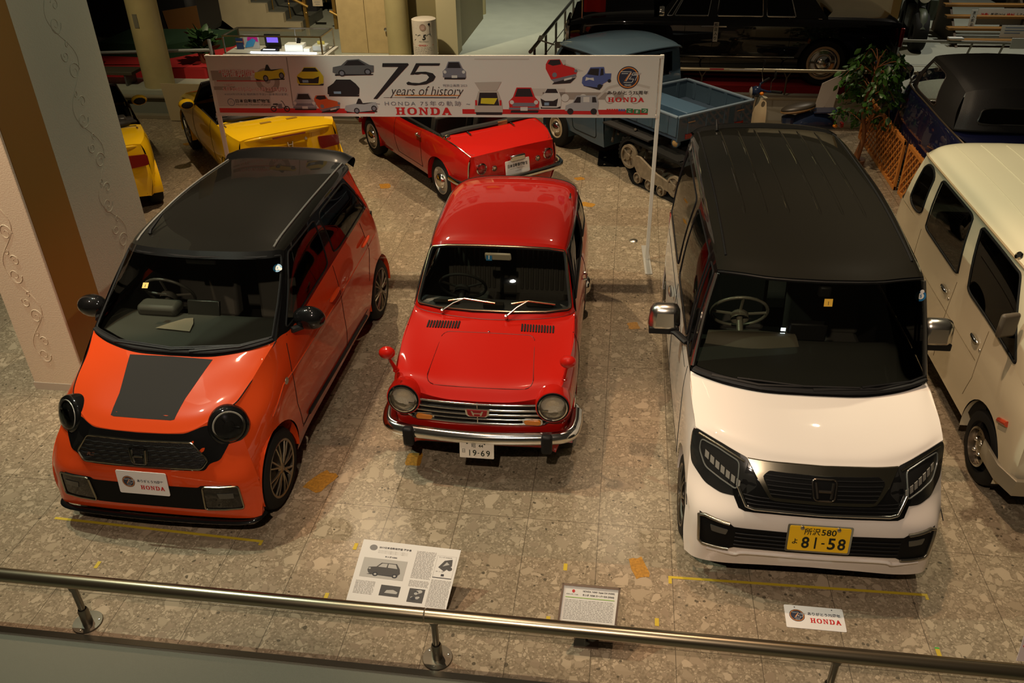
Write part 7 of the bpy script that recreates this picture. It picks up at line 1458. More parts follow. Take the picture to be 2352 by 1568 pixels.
# ---------------------------------------------------------------- cream van at the right edge
def cream_van():
    root = empty('classic_van', (3.165, 4.875, 0), -.012); tag(root, 'boxy cream white classic van cut off by the right picture edge', 'van')
    m = paint('paint_cream', (.66, .58, .40), .36, .8)
    C = [[(.585, -.44, .34), (.60, -.45, .52), (.59, -.42, .75), (.575, -.36, .90)], [(.625, -.38, .30), (.64, -.38, .52), (.63, -.34, .75), (.605, -.28, .92)], [(.64, -.12, .28), (.65, -.12, .52), (.645, -.1, .75), (.622, -.05, .96)], [(.64, .4, .28), (.65, .4, .52), (.645, .4, .75), (.628, .4, .99)], [(.64, 1.0, .28), (.65, 1.0, .52), (.645, 1.0, .75), (.63, 1.0, 1.0)], [(.64, 1.6, .28), (.65, 1.6, .52), (.645, 1.6, .75), (.63, 1.6, 1.01)], [(.64, 2.1, .28), (.65, 2.1, .52), (.645, 2.1, .75), (.63, 2.1, 1.02)], [(.63, 2.55, .30), (.645, 2.57, .52), (.64, 2.57, .75), (.625, 2.55, 1.02)], [(.57, 2.70, .30), (.58, 2.72, .52), (.58, 2.72, .75), (.57, 2.69, 1.02)]]
    G = crp(np.swapaxes(np.array(C), 0, 1), 9, 9); G, keep = arch_cut(G, [(.0, .26, .325), (2.02, .26, .31)]); mb = MB(); mb.grid(G, keep=keep)
    for av in (0, 2.02): arch_lip(mb, G, av, .26, .32, .64, .3)
    mb.mirror(); b = mb.sep('body', m, root, smooth=50); sf = surf_fn(G, 1, 2, 0); mb = MB()
    for p in ([(.36, .97), (.34, .60), (.40, .42)], [(1.03, .99), (1.03, .34)], [(.38, .72), (2.5, .76)], [(1.95, 1.0), (1.92, .62)]): mb.tube(cpath(p, sf, 1, 2, 0, -.001), .0035, 5)
    mb.mirror(); mb.sep('door_seam', mat('seam_tan', (.16, .12, .06), .6), b)
    bt = [(.575, -.36, .90), (.605, -.26, .925), (.622, .0, .96), (.628, .4, .99), (.63, 1.0, 1.0), (.63, 1.6, 1.01), (.63, 2.1, 1.02), (.625, 2.55, 1.02)]; tp = [(.535, .22, 1.46), (.555, .30, 1.475), (.565, .42, 1.485), (.572, .75, 1.50), (.576, 1.15, 1.505), (.576, 1.65, 1.505), (.572, 2.1, 1.50), (.56, 2.42, 1.49)]; md = [((a[0]+b_[0])/2+.012, (a[1]+b_[1])/2, (a[2]+b_[2])/2) for a, b_ in zip(bt, tp)]
    side_windows(root, crp([bt, md, tp], 12, 14), [(.06, .90, .24, .53, .05, .02), (.06, .90, .585, .79, .05, .02), (.10, .90, .84, .955, .14, .05)], m, glass('van_glass', (.22, .22, .20)), rubber, tr=.010)
    R0 = [[(0, .12, 1.47), (.3, .14, 1.47), (.46, .18, 1.465), (.535, .22, 1.455)], [(0, .35, 1.56), (.3, .36, 1.555), (.49, .40, 1.535), (.572, .45, 1.488)], [(0, 1.0, 1.615), (.3, 1.0, 1.61), (.51, 1.0, 1.58), (.592, 1.0, 1.508)], [(0, 1.8, 1.62), (.3, 1.8, 1.615), (.51, 1.8, 1.585), (.592, 1.8, 1.508)], [(0, 2.35, 1.605), (.3, 2.34, 1.60), (.49, 2.32, 1.57), (.58, 2.28, 1.50)], [(0, 2.56, 1.53), (.3, 2.55, 1.525), (.46, 2.50, 1.51), (.55, 2.44, 1.485)]]
    Rh, rf = panel('roof', R0, mat('paint_cream_roof', (.66, .60, .42), .36, 0, .8), root, 8); f = surf_fn(Rh, 0, 1, 2); mb = MB(); mb.tube([p+A(.006, 0, -.004) for p in Rh[:, -1]], .010, 6); mb.mirror(); mb.sep('rain_gutter', mat('gutter_tan', (.34, .25, .14), .4), rf)
    for u in (-.40, -.20, 0, .2, .4):
        mb = MB(); mb.tube([A(u, v, f(abs(u), v)-.004) for v in np.linspace(.75, 2.3, 14)], .009, 6); mb.build('roof_rib', mat('paint_cream_roof', (.66, .6, .42)), rf, smooth=60)
    mb = MB(); mb.lathe([(.03, 0), (.028, .012), (.0005, .02)], A(-.56, .44, 1.50), (-.8, 0, .6), 14); mb.build('roof_button', chrome, root)
    Wd = sym(crp([[(0, -.42, .92), (.3, -.41, .92), (.575, -.36, .90)], [(0, .12, 1.47), (.3, .14, 1.47), (.535, .22, 1.46)]], 12)); q = (.07, .93, .05, .95, .08, .05); ks = split(Wd, [q]); mb = MB(); mb.grid(Wd, keep=ks[0]); mb.build('windscreen_surround', m, root); mb = MB(); mb.grid(Wd, keep=ks[1]); w_ = mb.build('windscreen', glass('van_glass', (.22, .22, .2)), root); mb = MB(); pa = rrect(*q, 5); pa.append(pa[0]); sg = 1 if gnormal(Wd, .5, .5)[2] > 0 else -1; mb.tube(gpath(Wd, pa, .003, 4, sg)[:-1], .014, 8, closed=True); mb.build('windscreen_gasket', rubber, w_)
    panel('front_panel', [[(0, -.42, .92), (.3, -.41, .92), (.575, -.36, .90)], [(0, -.50, .70), (.3, -.49, .70), (.59, -.42, .70)], [(0, -.52, .45), (.3, -.51, .45), (.60, -.45, .45)], [(0, -.50, .30), (.3, -.49, .30), (.585, -.44, .32)]], m, root, 7); panel('tail_panel', [[(0, 2.56, 1.53), (.3, 2.55, 1.525), (.55, 2.44, 1.485)], [(0, 2.74, 1.02), (.3, 2.73, 1.02), (.57, 2.69, 1.02)], [(0, 2.77, .6), (.3, 2.76, .6), (.58, 2.72, .6)], [(0, 2.75, .28), (.3, 2.74, .28), (.57, 2.70, .30)]], m, root, 6)
    for s in (-1, 1):
        mb = MB(); q = cpath([(-.27, .66), (-.17, .62)], sf, 1, 2, 0, .004); mb.tube([A(s*p[0], p[1], p[2]) for p in q], .020, 8); mb.build('side_marker', mat('marker_red', (.42, .04, .012), .2, 0, 1), root, smooth=60)
        for v, w in ((.47, .84), (1.16, .86)):
            q = cpath([(v-.06, w), (v+.06, w+.01)], sf, 1, 2, 0, .012); mb = MB(); mb.tube([A(s*p[0], p[1], p[2]) for p in q], [.010, .02, .022, .022, .022, .02, .010], 8, flat=.6); mb.build('door_handle', chrome, root, smooth=60); mb = MB(); q = cpath([(v-.10, w-.03), (v-.09, w-.03)], sf, 1, 2, 0, .003)[0]; mb.lathe([(.012, 0), (.010, .004), (.0005, .005)], A(s*q[0], q[1], q[2]), (s, 0, 0), 10); mb.build('lock_barrel', satin, root)
        mb = MB(); mb.box((s*.70, .02, 1.22), (.13, .04, .17), np.array([[.95, .3*s, 0], [-.3*s, .95, 0], [0, 0, 1]])); mr = mb.build('door_mirror', mat('mirror_brown', (.10, .08, .055), .45), root, bevel=.03, smooth=60); mb = MB(); mb.tube([(s*.60, .12, 1.08), (s*.66, .06, 1.12), (s*.69, .03, 1.16)], .014, 6); mb.build('mirror_stalk', blackpl, mr)
        mb = MB(); mb.lathe([(.085, -.02), (.085, .01), (.0005, .03)], A(s*.42, -.50, .62), (0, -1, 0), 20); mb.build('headlight', mat('lamp_reflector', (.72, .66, .56)), root)
        mb = MB(); mb.box((s*.575, -.40, .60), (.05, .06, .16)); mb.build('turn_signal', mat('amber_dark', (.30, .10, .01), .2), root, bevel=.01)
    bm_ = mat('bumper_grey', (.42, .38, .29), .4, .6); mb = MB(); P = [(-.66, -.10, .33), (-.655, -.34, .33), (-.60, -.50, .33), (.60, -.50, .33), (.655, -.34, .33), (.66, -.10, .33)]; mb.grid(np.array([[A(p[0]*k, p[1]+dv, z) for p in P] for k, dv, z in ((.98, .02, .395), (1, 0, .385), (1, 0, .27), (.97, .02, .255))])); mb.build('front_bumper', bm_, root, smooth=20, solid=.01)
    mb = MB(); mb.box((0, 1.1, .30), (1.1, 2.8, .05)); mb.box((-.60, 1.2, .62), (.02, 2.2, .6)); mb.box((.60, 1.2, .62), (.02, 2.2, .6)); mb.box((0, -.2, .7), (1.1, .1, .3)); mb.build('cabin_lining', darkin, root); seat(root, -.30, .95, .62, .42, seatm, .5); seat(root, .30, .95, .62, .42, seatm, .5); seat(root, 0, 1.7, .62, 1.0, seatm, .45)
    rm = mat('wheel_chrome_dark', (.40, .36, .30), .25, 1)
    for u, v, s in ((-.56, 0, -1), (.56, 0, 1), (-.56, 2.02, -1), (.56, 2.02, 1)):
        t = tyre(root, u, v, .262, .262, .135, .17, s); mb = MB(); c = A(u+s*.07, v, .262); mb.lathe([(.135, -.02), (.14, .012), (.125, .018), (.12, -.03), (.07, -.035), (.05, .0), (.0005, .008)], c, (s, 0, 0), 32); rr_ = mb.build('rim', rm, t, smooth=40)
        mb = MB()
        for k in range(4): a = k*math.pi/2+.6; mb.ell(c+A(s*.0, .055*math.cos(a), .055*math.sin(a)), (.02, .016, .016), 10, 6)
        mb.build('lug_nut', chrome, t)
        mb = MB()
        for k in range(8): a = k*math.pi/4; mb.lathe([(.016, 0), (.0005, .001)], c+A(-s*.026, .097*math.cos(a), .097*math.sin(a)), (s, 0, 0), 10)
        mb.build('rim_slots', rubber, t)
cream_van()
# ---------------------------------------------------------------- raised hall: columns, stairs, doors
colm = mat('column_cream', (.42, .35, .17), .55, noise=.15, bscale=4); wood = mat('door_wood', (.50, .37, .18), .5, noise=.2, bscale=7)
def column(x, y, r, label, box=False, h=4.2):
    o = empty('hall_column', (x, y, .4)); tag(o, label, 'column', kind='structure'); mb = MB(); mb.lathe([(r, 0), (r, h)], A(0, 0, 0), (0, 0, 1), 32); mb.build('shaft', colm, o, smooth=60); return o
c1 = column(-7.38, 12.70, .23, 'cream round column left of the banner with a small grey plate')
mb = MB(); mb.box((-.02, -.225, 1.02), (.075, .02, .20), np.array([[.99, .1, 0], [-.1, .99, 0], [0, 0, 1]])); mb.build('wall_plate', mat('plate_grey', (.16, .15, .11), .5), c1)
column(-3.98, 14.85, .20, 'cream round column beside the wooden door and the 75 drum')
column(-3.16, 18.5, .14, 'slim cream column far back in the corridor')
def wood_door():
    o = empty('panel_door', (-4.62, 15.0, .4)); tag(o, 'light wooden double door panel with a small round knob', 'door')
    mb = MB(); mb.box((-.22, 0, 1.5), (.50, .06, 3.0)); mb.build('leaf', wood, o, smooth=0, bevel=.006); mb = MB(); mb.box((.25, 0, 1.5), (.43, .06, 3.0)); lf = mb.build('leaf', wood, o, smooth=0, bevel=.006)
    mb = MB(); mb.lathe([(.012, 0), (.012, .03), (.032, .04), (.03, .065), (.0005, .072)], A(.40, -.03, .42), (0, -1, 0), 16); mb.build('knob', satin, lf)
wood_door()
slab('wall_corridor', -5.1, 15.1, -3.2, 15.25, .4, 4, mat('wall_olive', (.22, .18, .085), .6)); slab('wall_corridor', -3.30, 14.9, -2.95, 15.3, .4, 4, mat('wall_pale', (.48, .42, .26), .6)); slab('wall_corridor', -3.2, 15.3, -3.0, 18.0, .4, 4, mat('wall_olive', (.22, .18, .085), .6))
def drum_sign():
    o = empty('drum_sign', (-3.42, 14.45, .4)); tag(o, 'white drum sign printed with 75 and a red line beside the corridor', 'sign')
    r = .205; mb = MB(); mb.lathe([(.0005, 0), (r, 0), (r, .70), (r-.02, .71), (.0005, .71)], A(0, 0, 0), (0, 0, 1), 36); mb.build('drum', mat('drum_white', (.62, .54, .46), .5), o, smooth=40)
    def wrap(mb): mb.xf(lambda p: A((r+.002-p[1])*math.sin(p[0]/r), -(r+.002-p[1])*math.cos(p[0]/r), p[2]))
    pl = Plane(A(0, 0, 0), A(1, 0, 0), A(0, 0, 1)); mb = MB(); P = lambda L: [(-.13+a*.2, .385+b*.10) for a, b in L]
    pl.poly(mb, P([(.05, 1), (.52, 1), (.54, .92), (-.05, 0), (-.12, 0), (.34, .86), (.05, .86)]), .001, 0); pl.text(mb, '5', .0, .40, h=.088, bold=.03, shear=.3, e=.001, mi=0); pl.text(mb, 'years of history', -.06, .36, .17, .028, shear=.3, e=.001, mi=0)
    for a, b in ((-.20, -.07), (.07, .19)): pl.rect(mb, a, .305, b, .316, .001, 1)
    slab_word(pl, mb, 'HONDA', -.06, .300, .12, .026, .001, 1)
    for k in range(6):
        y = .27-k*.028; x = -.17
        while x < .16: L = random.uniform(.015, .05); pl.rect(mb, x, y, min(x+L, .17), y+.007, .001, 2); x += L+.012
    pl.disk(mb, .02, .60, .055, .001, 3, 20); pl.disk(mb, .02, .60, .035, .0015, 4, 16); pl.rect(mb, -.20, .58, -.09, .585, .001, 3); pl.rect(mb, -.20, .63, -.06, .634, .001, 3); pl.disk(mb, .13, .645, .02, .001, 0, 12); pl.line(mb, [(.135, .64), (.135, .47)], .006, .001, 0); pl.poly(mb, [(.07, .46), (.10, .49), (.15, .50), (.16, .46)], .001, 2)
    wrap(mb); mb.build('drum_print', [inkm, redink, mat('print_grey', (.3, .29, .27)), mat('print_tan', (.34, .22, .17), .5), mat('print_rose', (.45, .30, .26), .5)], o, smooth=0)
drum_sign()
def staircase():
    o = empty('staircase', (-6.4, 16.6, .4)); tag(o, 'beige staircase with dark treads rising to the left', 'staircase', kind='structure')
    st = mat('stair_plaster', (.40, .33, .21), .7, noise=.12, bscale=5); tr = mat('tread_dark', (.10, .10, .08), .5)
    n = 9; mb = MB(); pts = [(0, 0)]
    for k in range(n): pts += [(-.335*k, .17*(k+1)), (-.335*(k+1), .17*(k+1))]
    pts = [(0, 0)]+pts[1:]+[(-.335*n, .17*n-.25), (-1.35, 0)]
    mb.prism([A(x, 0, z) for x, z in pts], (0, .12, 0)); mb.build('stringer', st, o, smooth=0)
    mb = MB()
    for k in range(n): mb.box((-.335*(k+.5), .72, .17*(k+1)+.005), (.345, 1.2, .03)); mb.box((-.335*k-.005, .72, .17*(k+.5)), (.015, 1.2, .17))
    mb.build('tread', tr, o, smooth=0)
    br = mat('brass_rail', (.42, .26, .07), .35, .8); mb = MB(); mb.tube([(.1, .25, .42), (-3.0, .25, 1.98)], .030, 8); hr = mb.build('handrail', br, o)
    for k in range(9):
        x = .05-.335*k; mb = MB(); mb.tube([(x, .25, .17*k+.02), (x, .25, .47+.168*k)], .012, 6); mb.ell((x, .25, .30+.168*k), (.022, .022, .03), 8, 6); mb.build('baluster', br, o)
    # the flight behind, rising to the right
    n = 7; mb = MB()
    for k in range(n): mb.box((-.35+.33*k, 2.4, .20+.17*k), (.34, 1.3, .05)); mb.box((-.50+.33*k, 2.4, .11+.17*k), (.02, 1.3, .17))
    mb.build('upper_tread', mat('tread_grey', (.15, .15, .12), .6), o, smooth=0); mb = MB(); mb.tube([(-.4, 1.7, .62), (1.9, 1.7, 1.8)], .03, 8); mb.tube([(.55, .2, .35), (1.05, .2, .10)], .028, 8); mb.build('handrail', br, o)
    for k in range(8): x = -.3+.28*k; mb = MB(); mb.tube([(x, 1.7, .10+.143*k), (x, 1.7, .66+.143*k)], .011, 6); mb.build('baluster', br, o)
    for x, h in ((.02, 1.7), (.62, 1.5)): mb = MB(); mb.box((x, .3, h/2), (.07, .07, h)); mb.build('newel_post', br, o, bevel=.006)
    mb = MB(); mb.box((.32, .22, .52), (.20, .02, .16)); ns = mb.build('rail_notice', mat('notice_beige', (.55, .45, .32), .5), o); mb = MB()
    for k in range(3): mb.box((.32, .208, .56-.04*k), (.15-.03*k, .003, .012))
    mb.build('notice_print', mat('print_grey', (.3, .29, .27)), ns)
staircase()
slab('wall_stair', -6.35, 20.2, -3.4, 20.4, .4, 5, mat('wall_dim', (.05, .045, .03), .8))
def counter():
    o = empty('display_case', (-5.6, 13.5, .4)); tag(o, 'glass display case with chrome frame on a pale table behind the banner', 'display case')
    mb = MB(); mb.box((0, 0, .36), (1.72, .66, .04)); mb.box((0, 0, .18), (1.6, .55, .34)); mb.build('table', mat('table_pale', (.5, .48, .44), .5), o, bevel=.005)
    fr = chrome; x0, x1, y0, y1, z0, z1 = -.82, .80, -.30, .30, .385, .66; mb = MB()
    for x in (x0, x1):
        for y in (y0, y1): mb.box((x, y, (z0+z1)/2), (.022, .022, z1-z0))
    for y in (y0, y1): mb.box(((x0+x1)/2, y, z1), (x1-x0, .022, .022)); mb.box(((x0+x1)/2, y, z0), (x1-x0, .022, .012))
    for x in (x0, x1): mb.box((x, 0, z1), (.022, y1-y0, .022))
    mb.box((.16, y1, (z0+z1)/2), (.014, .014, z1-z0)); mb.sep('case_frame', satin, o); mb = MB(); mb.poly([(x0, y0, z0), (x1, y0, z0), (x1, y0, z1), (x0, y0, z1)]); mb.poly([(x0, y0, z1+.006), (x1, y0, z1+.006), (x1, y1, z1+.006), (x0, y1, z1+.006)]); mb.sep('case_glass', glass_c, o)
    mb = MB(); mb.box((.12, -.22, z0+.012), (1.1, .02, .012)); mb.build('case_light', mat('tube_light', (1, 1, 1), emis=(.85, .93, 1), estr=10), o)
    def item(name, x, y, lb, cat): q = empty(name, (-5.6+x, 13.5+y, .78)); tag(q, lb, cat); return q
    q = item('picture_stand', -.52, .08, 'upright panel with pink and blue splash print inside the glass case', 'picture'); mb = MB(); mb.box((0, 0, .11), (.26, .012, .21)); mb.build('panel', mat('panel_white', (.55, .55, .6), .4), q); pl = Plane(A(-.13, -.0075, .006), A(1, 0, 0), A(0, 0, 1)); mb = MB(); pl.poly(mb, [(.06, .12), (.08, .20), (.24, .205), (.25, .10), (.18, .12)], .001, 0); pl.poly(mb, [(.01, .01), (.05, .10), (.16, .16), (.21, .13), (.15, .03)], .002, 1); mb.build('panel_print', [mat('print_magenta', (.65, .02, .35), .5), mat('print_cyan', (.05, .32, .75), .5)], q, smooth=0)
    q = item('picture_postcard', -.70, .02, 'dark blue picture card at the left end of the glass case', 'picture'); mb = MB(); mb.box((0, 0, .09), (.12, .01, .17)); mb.build('card', mat('card_navy', (.02, .05, .16), .4), q); mb = MB(); mb.box((0, -.007, .12), (.11, .003, .014)); mb.build('card_stripe', mat('card_orange', (.5, .25, .08), .5), q)
    q = item('monitor', -.16, .10, 'small dark monitor showing a violet screen inside the glass case', 'monitor'); mb = MB(); mb.box((0, 0, .13), (.27, .03, .20)); mb.box((0, 0, .02), (.22, .14, .03)); mb.build('housing', blackpl, q, bevel=.006); mb = MB(); mb.box((0, -.018, .15), (.19, .004, .10)); mb.build('screen', mat('screen_violet', (.05, .03, .2), .3, emis=(.18, .10, .75), estr=1.2), q)
    q = item('keyboard', -.15, -.10, 'black keyboard with a bright strip in front of the monitor', 'keyboard'); mb = MB(); mb.box((0, 0, .02), (.28, .12, .03)); mb.build('case', blackpl, q, bevel=.006); mb = MB(); mb.box((.0, -.03, .038), (.20, .03, .006)); mb.build('light_strip', mat('strip_white', (1, 1, 1), emis=(.9, .95, 1), estr=2), q)
    q = item('paper_box', .26, -.02, 'bright white box of papers in the glass case', 'box'); mb = MB(); mb.box((0, 0, .06), (.30, .18, .11)); mb.build('box', mat('paper_white', (.9, .9, .9), .6), q, bevel=.004); mb = MB(); mb.box((.06, .02, .15), (.06, .02, .09), np.array([[.95, 0, .3], [0, 1, 0], [-.3, 0, .95]])); mb.build('phone', blackpl, q)
    q = item('small_box', .47, -.06, 'tiny white box right of the paper box', 'box'); mb = MB(); mb.box((0, 0, .03), (.10, .10, .05)); mb.build('box', mat('paper_white', (.9, .9, .9)), q)
    q = item('printer', .66, .04, 'small grey printer carrying a yellow label in the glass case', 'printer'); mb = MB(); mb.box((0, 0, .05), (.22, .20, .09)); mb.build('body', mat('printer_grey', (.5, .52, .52), .5), q, bevel=.015); mb = MB(); mb.box((.02, -.02, .125), (.12, .006, .05)); mb.build('label_card', mat('card_yellow', (.75, .65, .15), .5), q)
counter()
# ---------------------------------------------------------------- dim corner behind the round column
o = empty('red_platform', (-7.3, 13.66, .4)); tag(o, 'low red carpeted platform in the dim corner left of the banner', 'platform'); mb = MB(); mb.prism([(-1.7, -.55, 0), (.50, -.55, 0), (.72, -.22, 0), (.30, 1.6, 0), (-1.7, 1.6, 0)], (0, 0, .16)); mb.build('platform_carpet', mat('carpet_red2', (.36, .008, .010), .9), o, smooth=0)
o = empty('green_platform', (-7.9, 14.35, .56)); tag(o, 'raised platform covered in dark green matting on the red platform', 'platform'); mb = MB(); mb.prism([(-1.1, -.50, 0), (.2, -.62, 0), (.95, .30, 0), (.95, .6, 0), (-1.1, .6, 0)], (0, 0, .22)); mb.build('platform_mat', mat('mat_green', (.004, .030, .008), .95), o, smooth=0)
o = empty('crate_car', (-9.0, 15.9, .4)); tag(o, 'dark covered vehicle shape in the unlit corner', 'vehicle'); mb = MB(); mb.box((0, 0, .55), (2.2, 1.2, .9)); mb.build('cover', mat('cover_black', (.006, .005, .006), .6), o, bevel=.15); mb = MB(); mb.prism([(.55, -.62, .25), (1.18, -.62, .30), (1.18, -.62, .72), (.5, -.62, .62)], (0, .01, 0)); mb.build('cover_flap', mat('flap_brown', (.13, .055, .01), .7), o, smooth=0)
def pipe_rail():
    o = empty('pipe_railing', (-7.6, 13.0, .4)); tag(o, 'grey pipe railing in front of the dim display corner', 'railing'); mb = MB(); mb.tube([(-1.3, 0, .40), (.98, .12, .46)], .026, 10); mb.build('top_rail', mat('pipe_grey', (.35, .36, .36), .4, .6), o)
    for x, y in ((-.98, .02), (.98, .12)): mb = MB(); mb.tube([(x, y, 0), (x, y, .62)], .026, 10); mb.build('post', mat('pipe_grey', (.35, .36, .36)), o)
pipe_rail()
o = empty('socket_box', (-8.42, 13.0, .4)); tag(o, 'small pale notice box low on the left railing post', 'box'); mb = MB(); mb.box((-.16, -.05, .13), (.14, .04, .10)); mb.build('box', mat('notice_pale', (.30, .30, .26), .6), o)
def bench():
    o = empty('bench', (-8.25, 12.75, .4)); tag(o, 'dark low bench beside the cream round column', 'bench'); mb = MB(); mb.box((0, 0, .20), (1.0, .34, .05)); mb.build('seat', mat('bench_olive', (.06, .05, .03), .6), o, bevel=.006)
    for x in (-.42, .36): mb = MB(); mb.box((x, 0, .09), (.03, .30, .18)); mb.build('leg', mat('bench_steel', (.14, .14, .13), .4, .6), o)
bench()
def post_sign():
    o = empty('vertical_sign', (-7.02, 13.9, .4)); tag(o, 'narrow dark vertical signboard with pale characters beside the glass case', 'sign'); mb = MB(); mb.box((0, 0, .30), (.13, .02, .56)); mb.build('board', mat('sign_black', (.02, .016, .012), .6), o); pl = Plane(A(-.065, -.011, .02), A(1, 0, 0), A(0, 0, 1)); mb = MB(); pl.line(mb, [(.006, .006), (.124, .006), (.124, .55), (.006, .55), (.006, .006)], .004, .001, 0)
    for x in (.035, .09):
        for k in range(7): pl.text(mb, '日'if k % 2 else '田', x, .50-k*.07, h=.04, e=.001, center=True)
    mb.build('board_lettering', mat('sign_pale', (.35, .28, .22), .6), o, smooth=0)
post_sign()
# leafy plants
def leaf_mesh(n, fn, size, m, name, parent):
    mb = MB()
    for k in range(n):
        c, d = fn(k); d = unit(d); s = unit(np.cross(d, A(random.uniform(-1, 1), random.uniform(-1, 1), 1))); L = size*random.uniform(.7, 1.25); w = L*.28; up = np.cross(s, d)
        mb.add([c, c+d*L*.4+s*w-up*.1*w, c+d*L*.75+s*w*.7, c+d*L, c+d*L*.75-s*w*.7, c+d*L*.4-s*w-up*.1*w, c+d*L*.5+up*w*.25], [(0, 1, 6), (1, 2, 6), (2, 3, 6), (3, 4, 6), (4, 5, 6), (5, 0, 6)])
    return mb.build(name, m, parent, smooth=60, weld=False, recalc=False)
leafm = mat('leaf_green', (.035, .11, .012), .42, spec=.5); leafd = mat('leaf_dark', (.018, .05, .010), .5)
def ficus():
    o = empty('potted_tree', (3.02, 11.05, 0)); tag(o, 'leafy artificial fig tree standing beside the orange lattice fence', 'plant')
    bark = mat('bark_brown', (.20, .075, .02), .7); mb = MB(); mb.tube(cr([(.02, 0, .02), (.05, 0, .4), (-.02, .02, .75), (.02, 0, 1.1), (.05, 0, 1.4)], 5), np.linspace(.032, .012, 21), 8); mb.tube(cr([(-.02, .04, .02), (.05, .03, .35), (.08, -.02, .7), (.0, 0, 1.0)], 5), np.linspace(.022, .010, 16), 7); trk = mb.build('trunk', bark, o, smooth=60)
    tips = []; mb = MB()
    for k in range(34):
        z0 = random.uniform(.50, 1.35); a = random.uniform(0, 6.283); L = random.uniform(.22, .48)*(1.15-.45*abs(z0-.95)); p0 = A(.03, 0, z0); p1 = p0+A(math.cos(a)*L*.6, math.sin(a)*L*.6, .12); p2 = p0+A(math.cos(a)*L, math.sin(a)*L, -.02+random.uniform(-.1, .1)); mb.tube(cr([p0, p1, p2], 4), np.linspace(.008, .003, 9), 5)
        tips += [(p1, p2)]
    mb.build('branch', bark, trk)
    def f(k):
        p1, p2 = random.choice(tips); t = random.random(); c = p1*(1-t)+p2*t+A(*np.random.default_rng(k).normal(0, .045, 3)); return c, (p2-p1)+A(random.uniform(-.3, .3), random.uniform(-.3, .3), random.uniform(-.35, .05))
    lf = leaf_mesh(620, f, .095, leafm, 'foliage', o); lf['kind'] = 'stuff'; lf2 = leaf_mesh(260, f, .085, leafd, 'shaded_foliage', o); lf2['kind'] = 'stuff'  # second set of leaves in a darker green, scattered through the same crown
    mb = MB(); mb.lathe([(.0005, .002), (.10, .002), (.115, .09), (.10, .085), (.0005, .08)], A(.02, .01, 0), (0, 0, 1), 20); mb.build('pot', mat('pot_brown', (.12, .05, .02), .6), o)
ficus()
def shrub(name, loc, n, r, h, label, flowers=0):
    o = empty(name, loc); tag(o, label, 'plant'); mb = MB(); mb.lathe([(.0005, 0), (.09, 0), (.12, .16), (.10, .15), (.0005, .14)], A(0, 0, 0), (0, 0, 1), 18); mb.build('pot', mat('pot_terracotta', (.22, .08, .04), .7), o)
    def f(k):
        a = random.uniform(0, 6.283); q = random.random(); return A(r*.5*q*math.cos(a), r*.5*q*math.sin(a), .16+h*.6*random.random()), A(math.cos(a), math.sin(a), random.uniform(-.1, 1.0))
    l_ = leaf_mesh(n, f, r*.7, leafd, 'foliage', o); l_['kind'] = 'stuff'
    for k in range(flowers):
        a = k*2.4; q = r*.55*math.sqrt((k+.5)/flowers); c = A(q*math.cos(a), q*math.sin(a), .16+h*.75+.05*math.sin(k*1.9)); mb = MB()
        for j in range(7): t = j*.9; d = A(math.cos(t), math.sin(t), .25); e_ = A(-math.sin(t), math.cos(t), 0); mb.add([c, c+d*.05+e_*.02, c+d*.085, c+d*.05-e_*.02], [(0, 1, 2, 3)])
        mb.build('flower', mat('petal_red', (.45, .015, .02), .5), o, smooth=0)
shrub('potted_plant', (-1.17, 13.02, .4), 70, .18, .30, 'potted red flowers beside the front of the black limousine', 11)
shrub('potted_plant', (-6.95, 13.55, .56), 130, .26, .50, 'dark leafy potted plant at the left end of the banner')
# ---------------------------------------------------------------- lattice fences
def lattice(y0, y1, x, label, slant=0):
    o = empty('lattice_fence', (x, (y0+y1)/2, 0)); tag(o, label, 'fence', 'orange lattice fences'); m = mat('lattice_wood', (.62, .22, .035), .55); L = y1-y0; H = .62; mb = MB()
    for a, b, w, h in ((0, .025, L, .05), (0, H-.025, L, .05)): mb.box((0, a, b), (.03, w, h))
    for a in (-L/2+.02, L/2-.02): mb.box((0, a, H/2), (.035, .04, H))
    mb.build('frame', m, o, bevel=.004)
    for sg in (1, -1):
        mb = MB(); n = int((L+H)/.115)
        for k in range(n):
            c = -L/2-H/2+(k+.5)*(L+H)/n; p0 = A(.006*sg, c-H/2*sg, 0); p1 = A(.006*sg, c+H/2*sg, H); t0, t1 = 0, 1
            for e in (-L/2+.03, L/2-.03):
                d = p1[1]-p0[1]; tt = (e-p0[1])/d
                if (e < 0) == (d > 0): t0 = max(t0, tt)
                else: t1 = min(t1, tt)
            if t1-t0 > .08:
                a_, b_ = p0+(p1-p0)*t0, p0+(p1-p0)*t1; dirv = unit(b_-a_); nn = np.cross(dirv, A(1, 0, 0))*.013; mb.prism([a_+nn, a_-nn, b_-nn, b_+nn], (.010*sg, 0, 0))
        mb.build('lath', m, o, smooth=0)
    return o
lattice(10.22, 12.2, 3.33, 'longer orange wooden lattice fence behind the leafy tree')
lattice(9.0, 10.14, 3.36, 'short orange wooden lattice fence nearest the cream van roof')
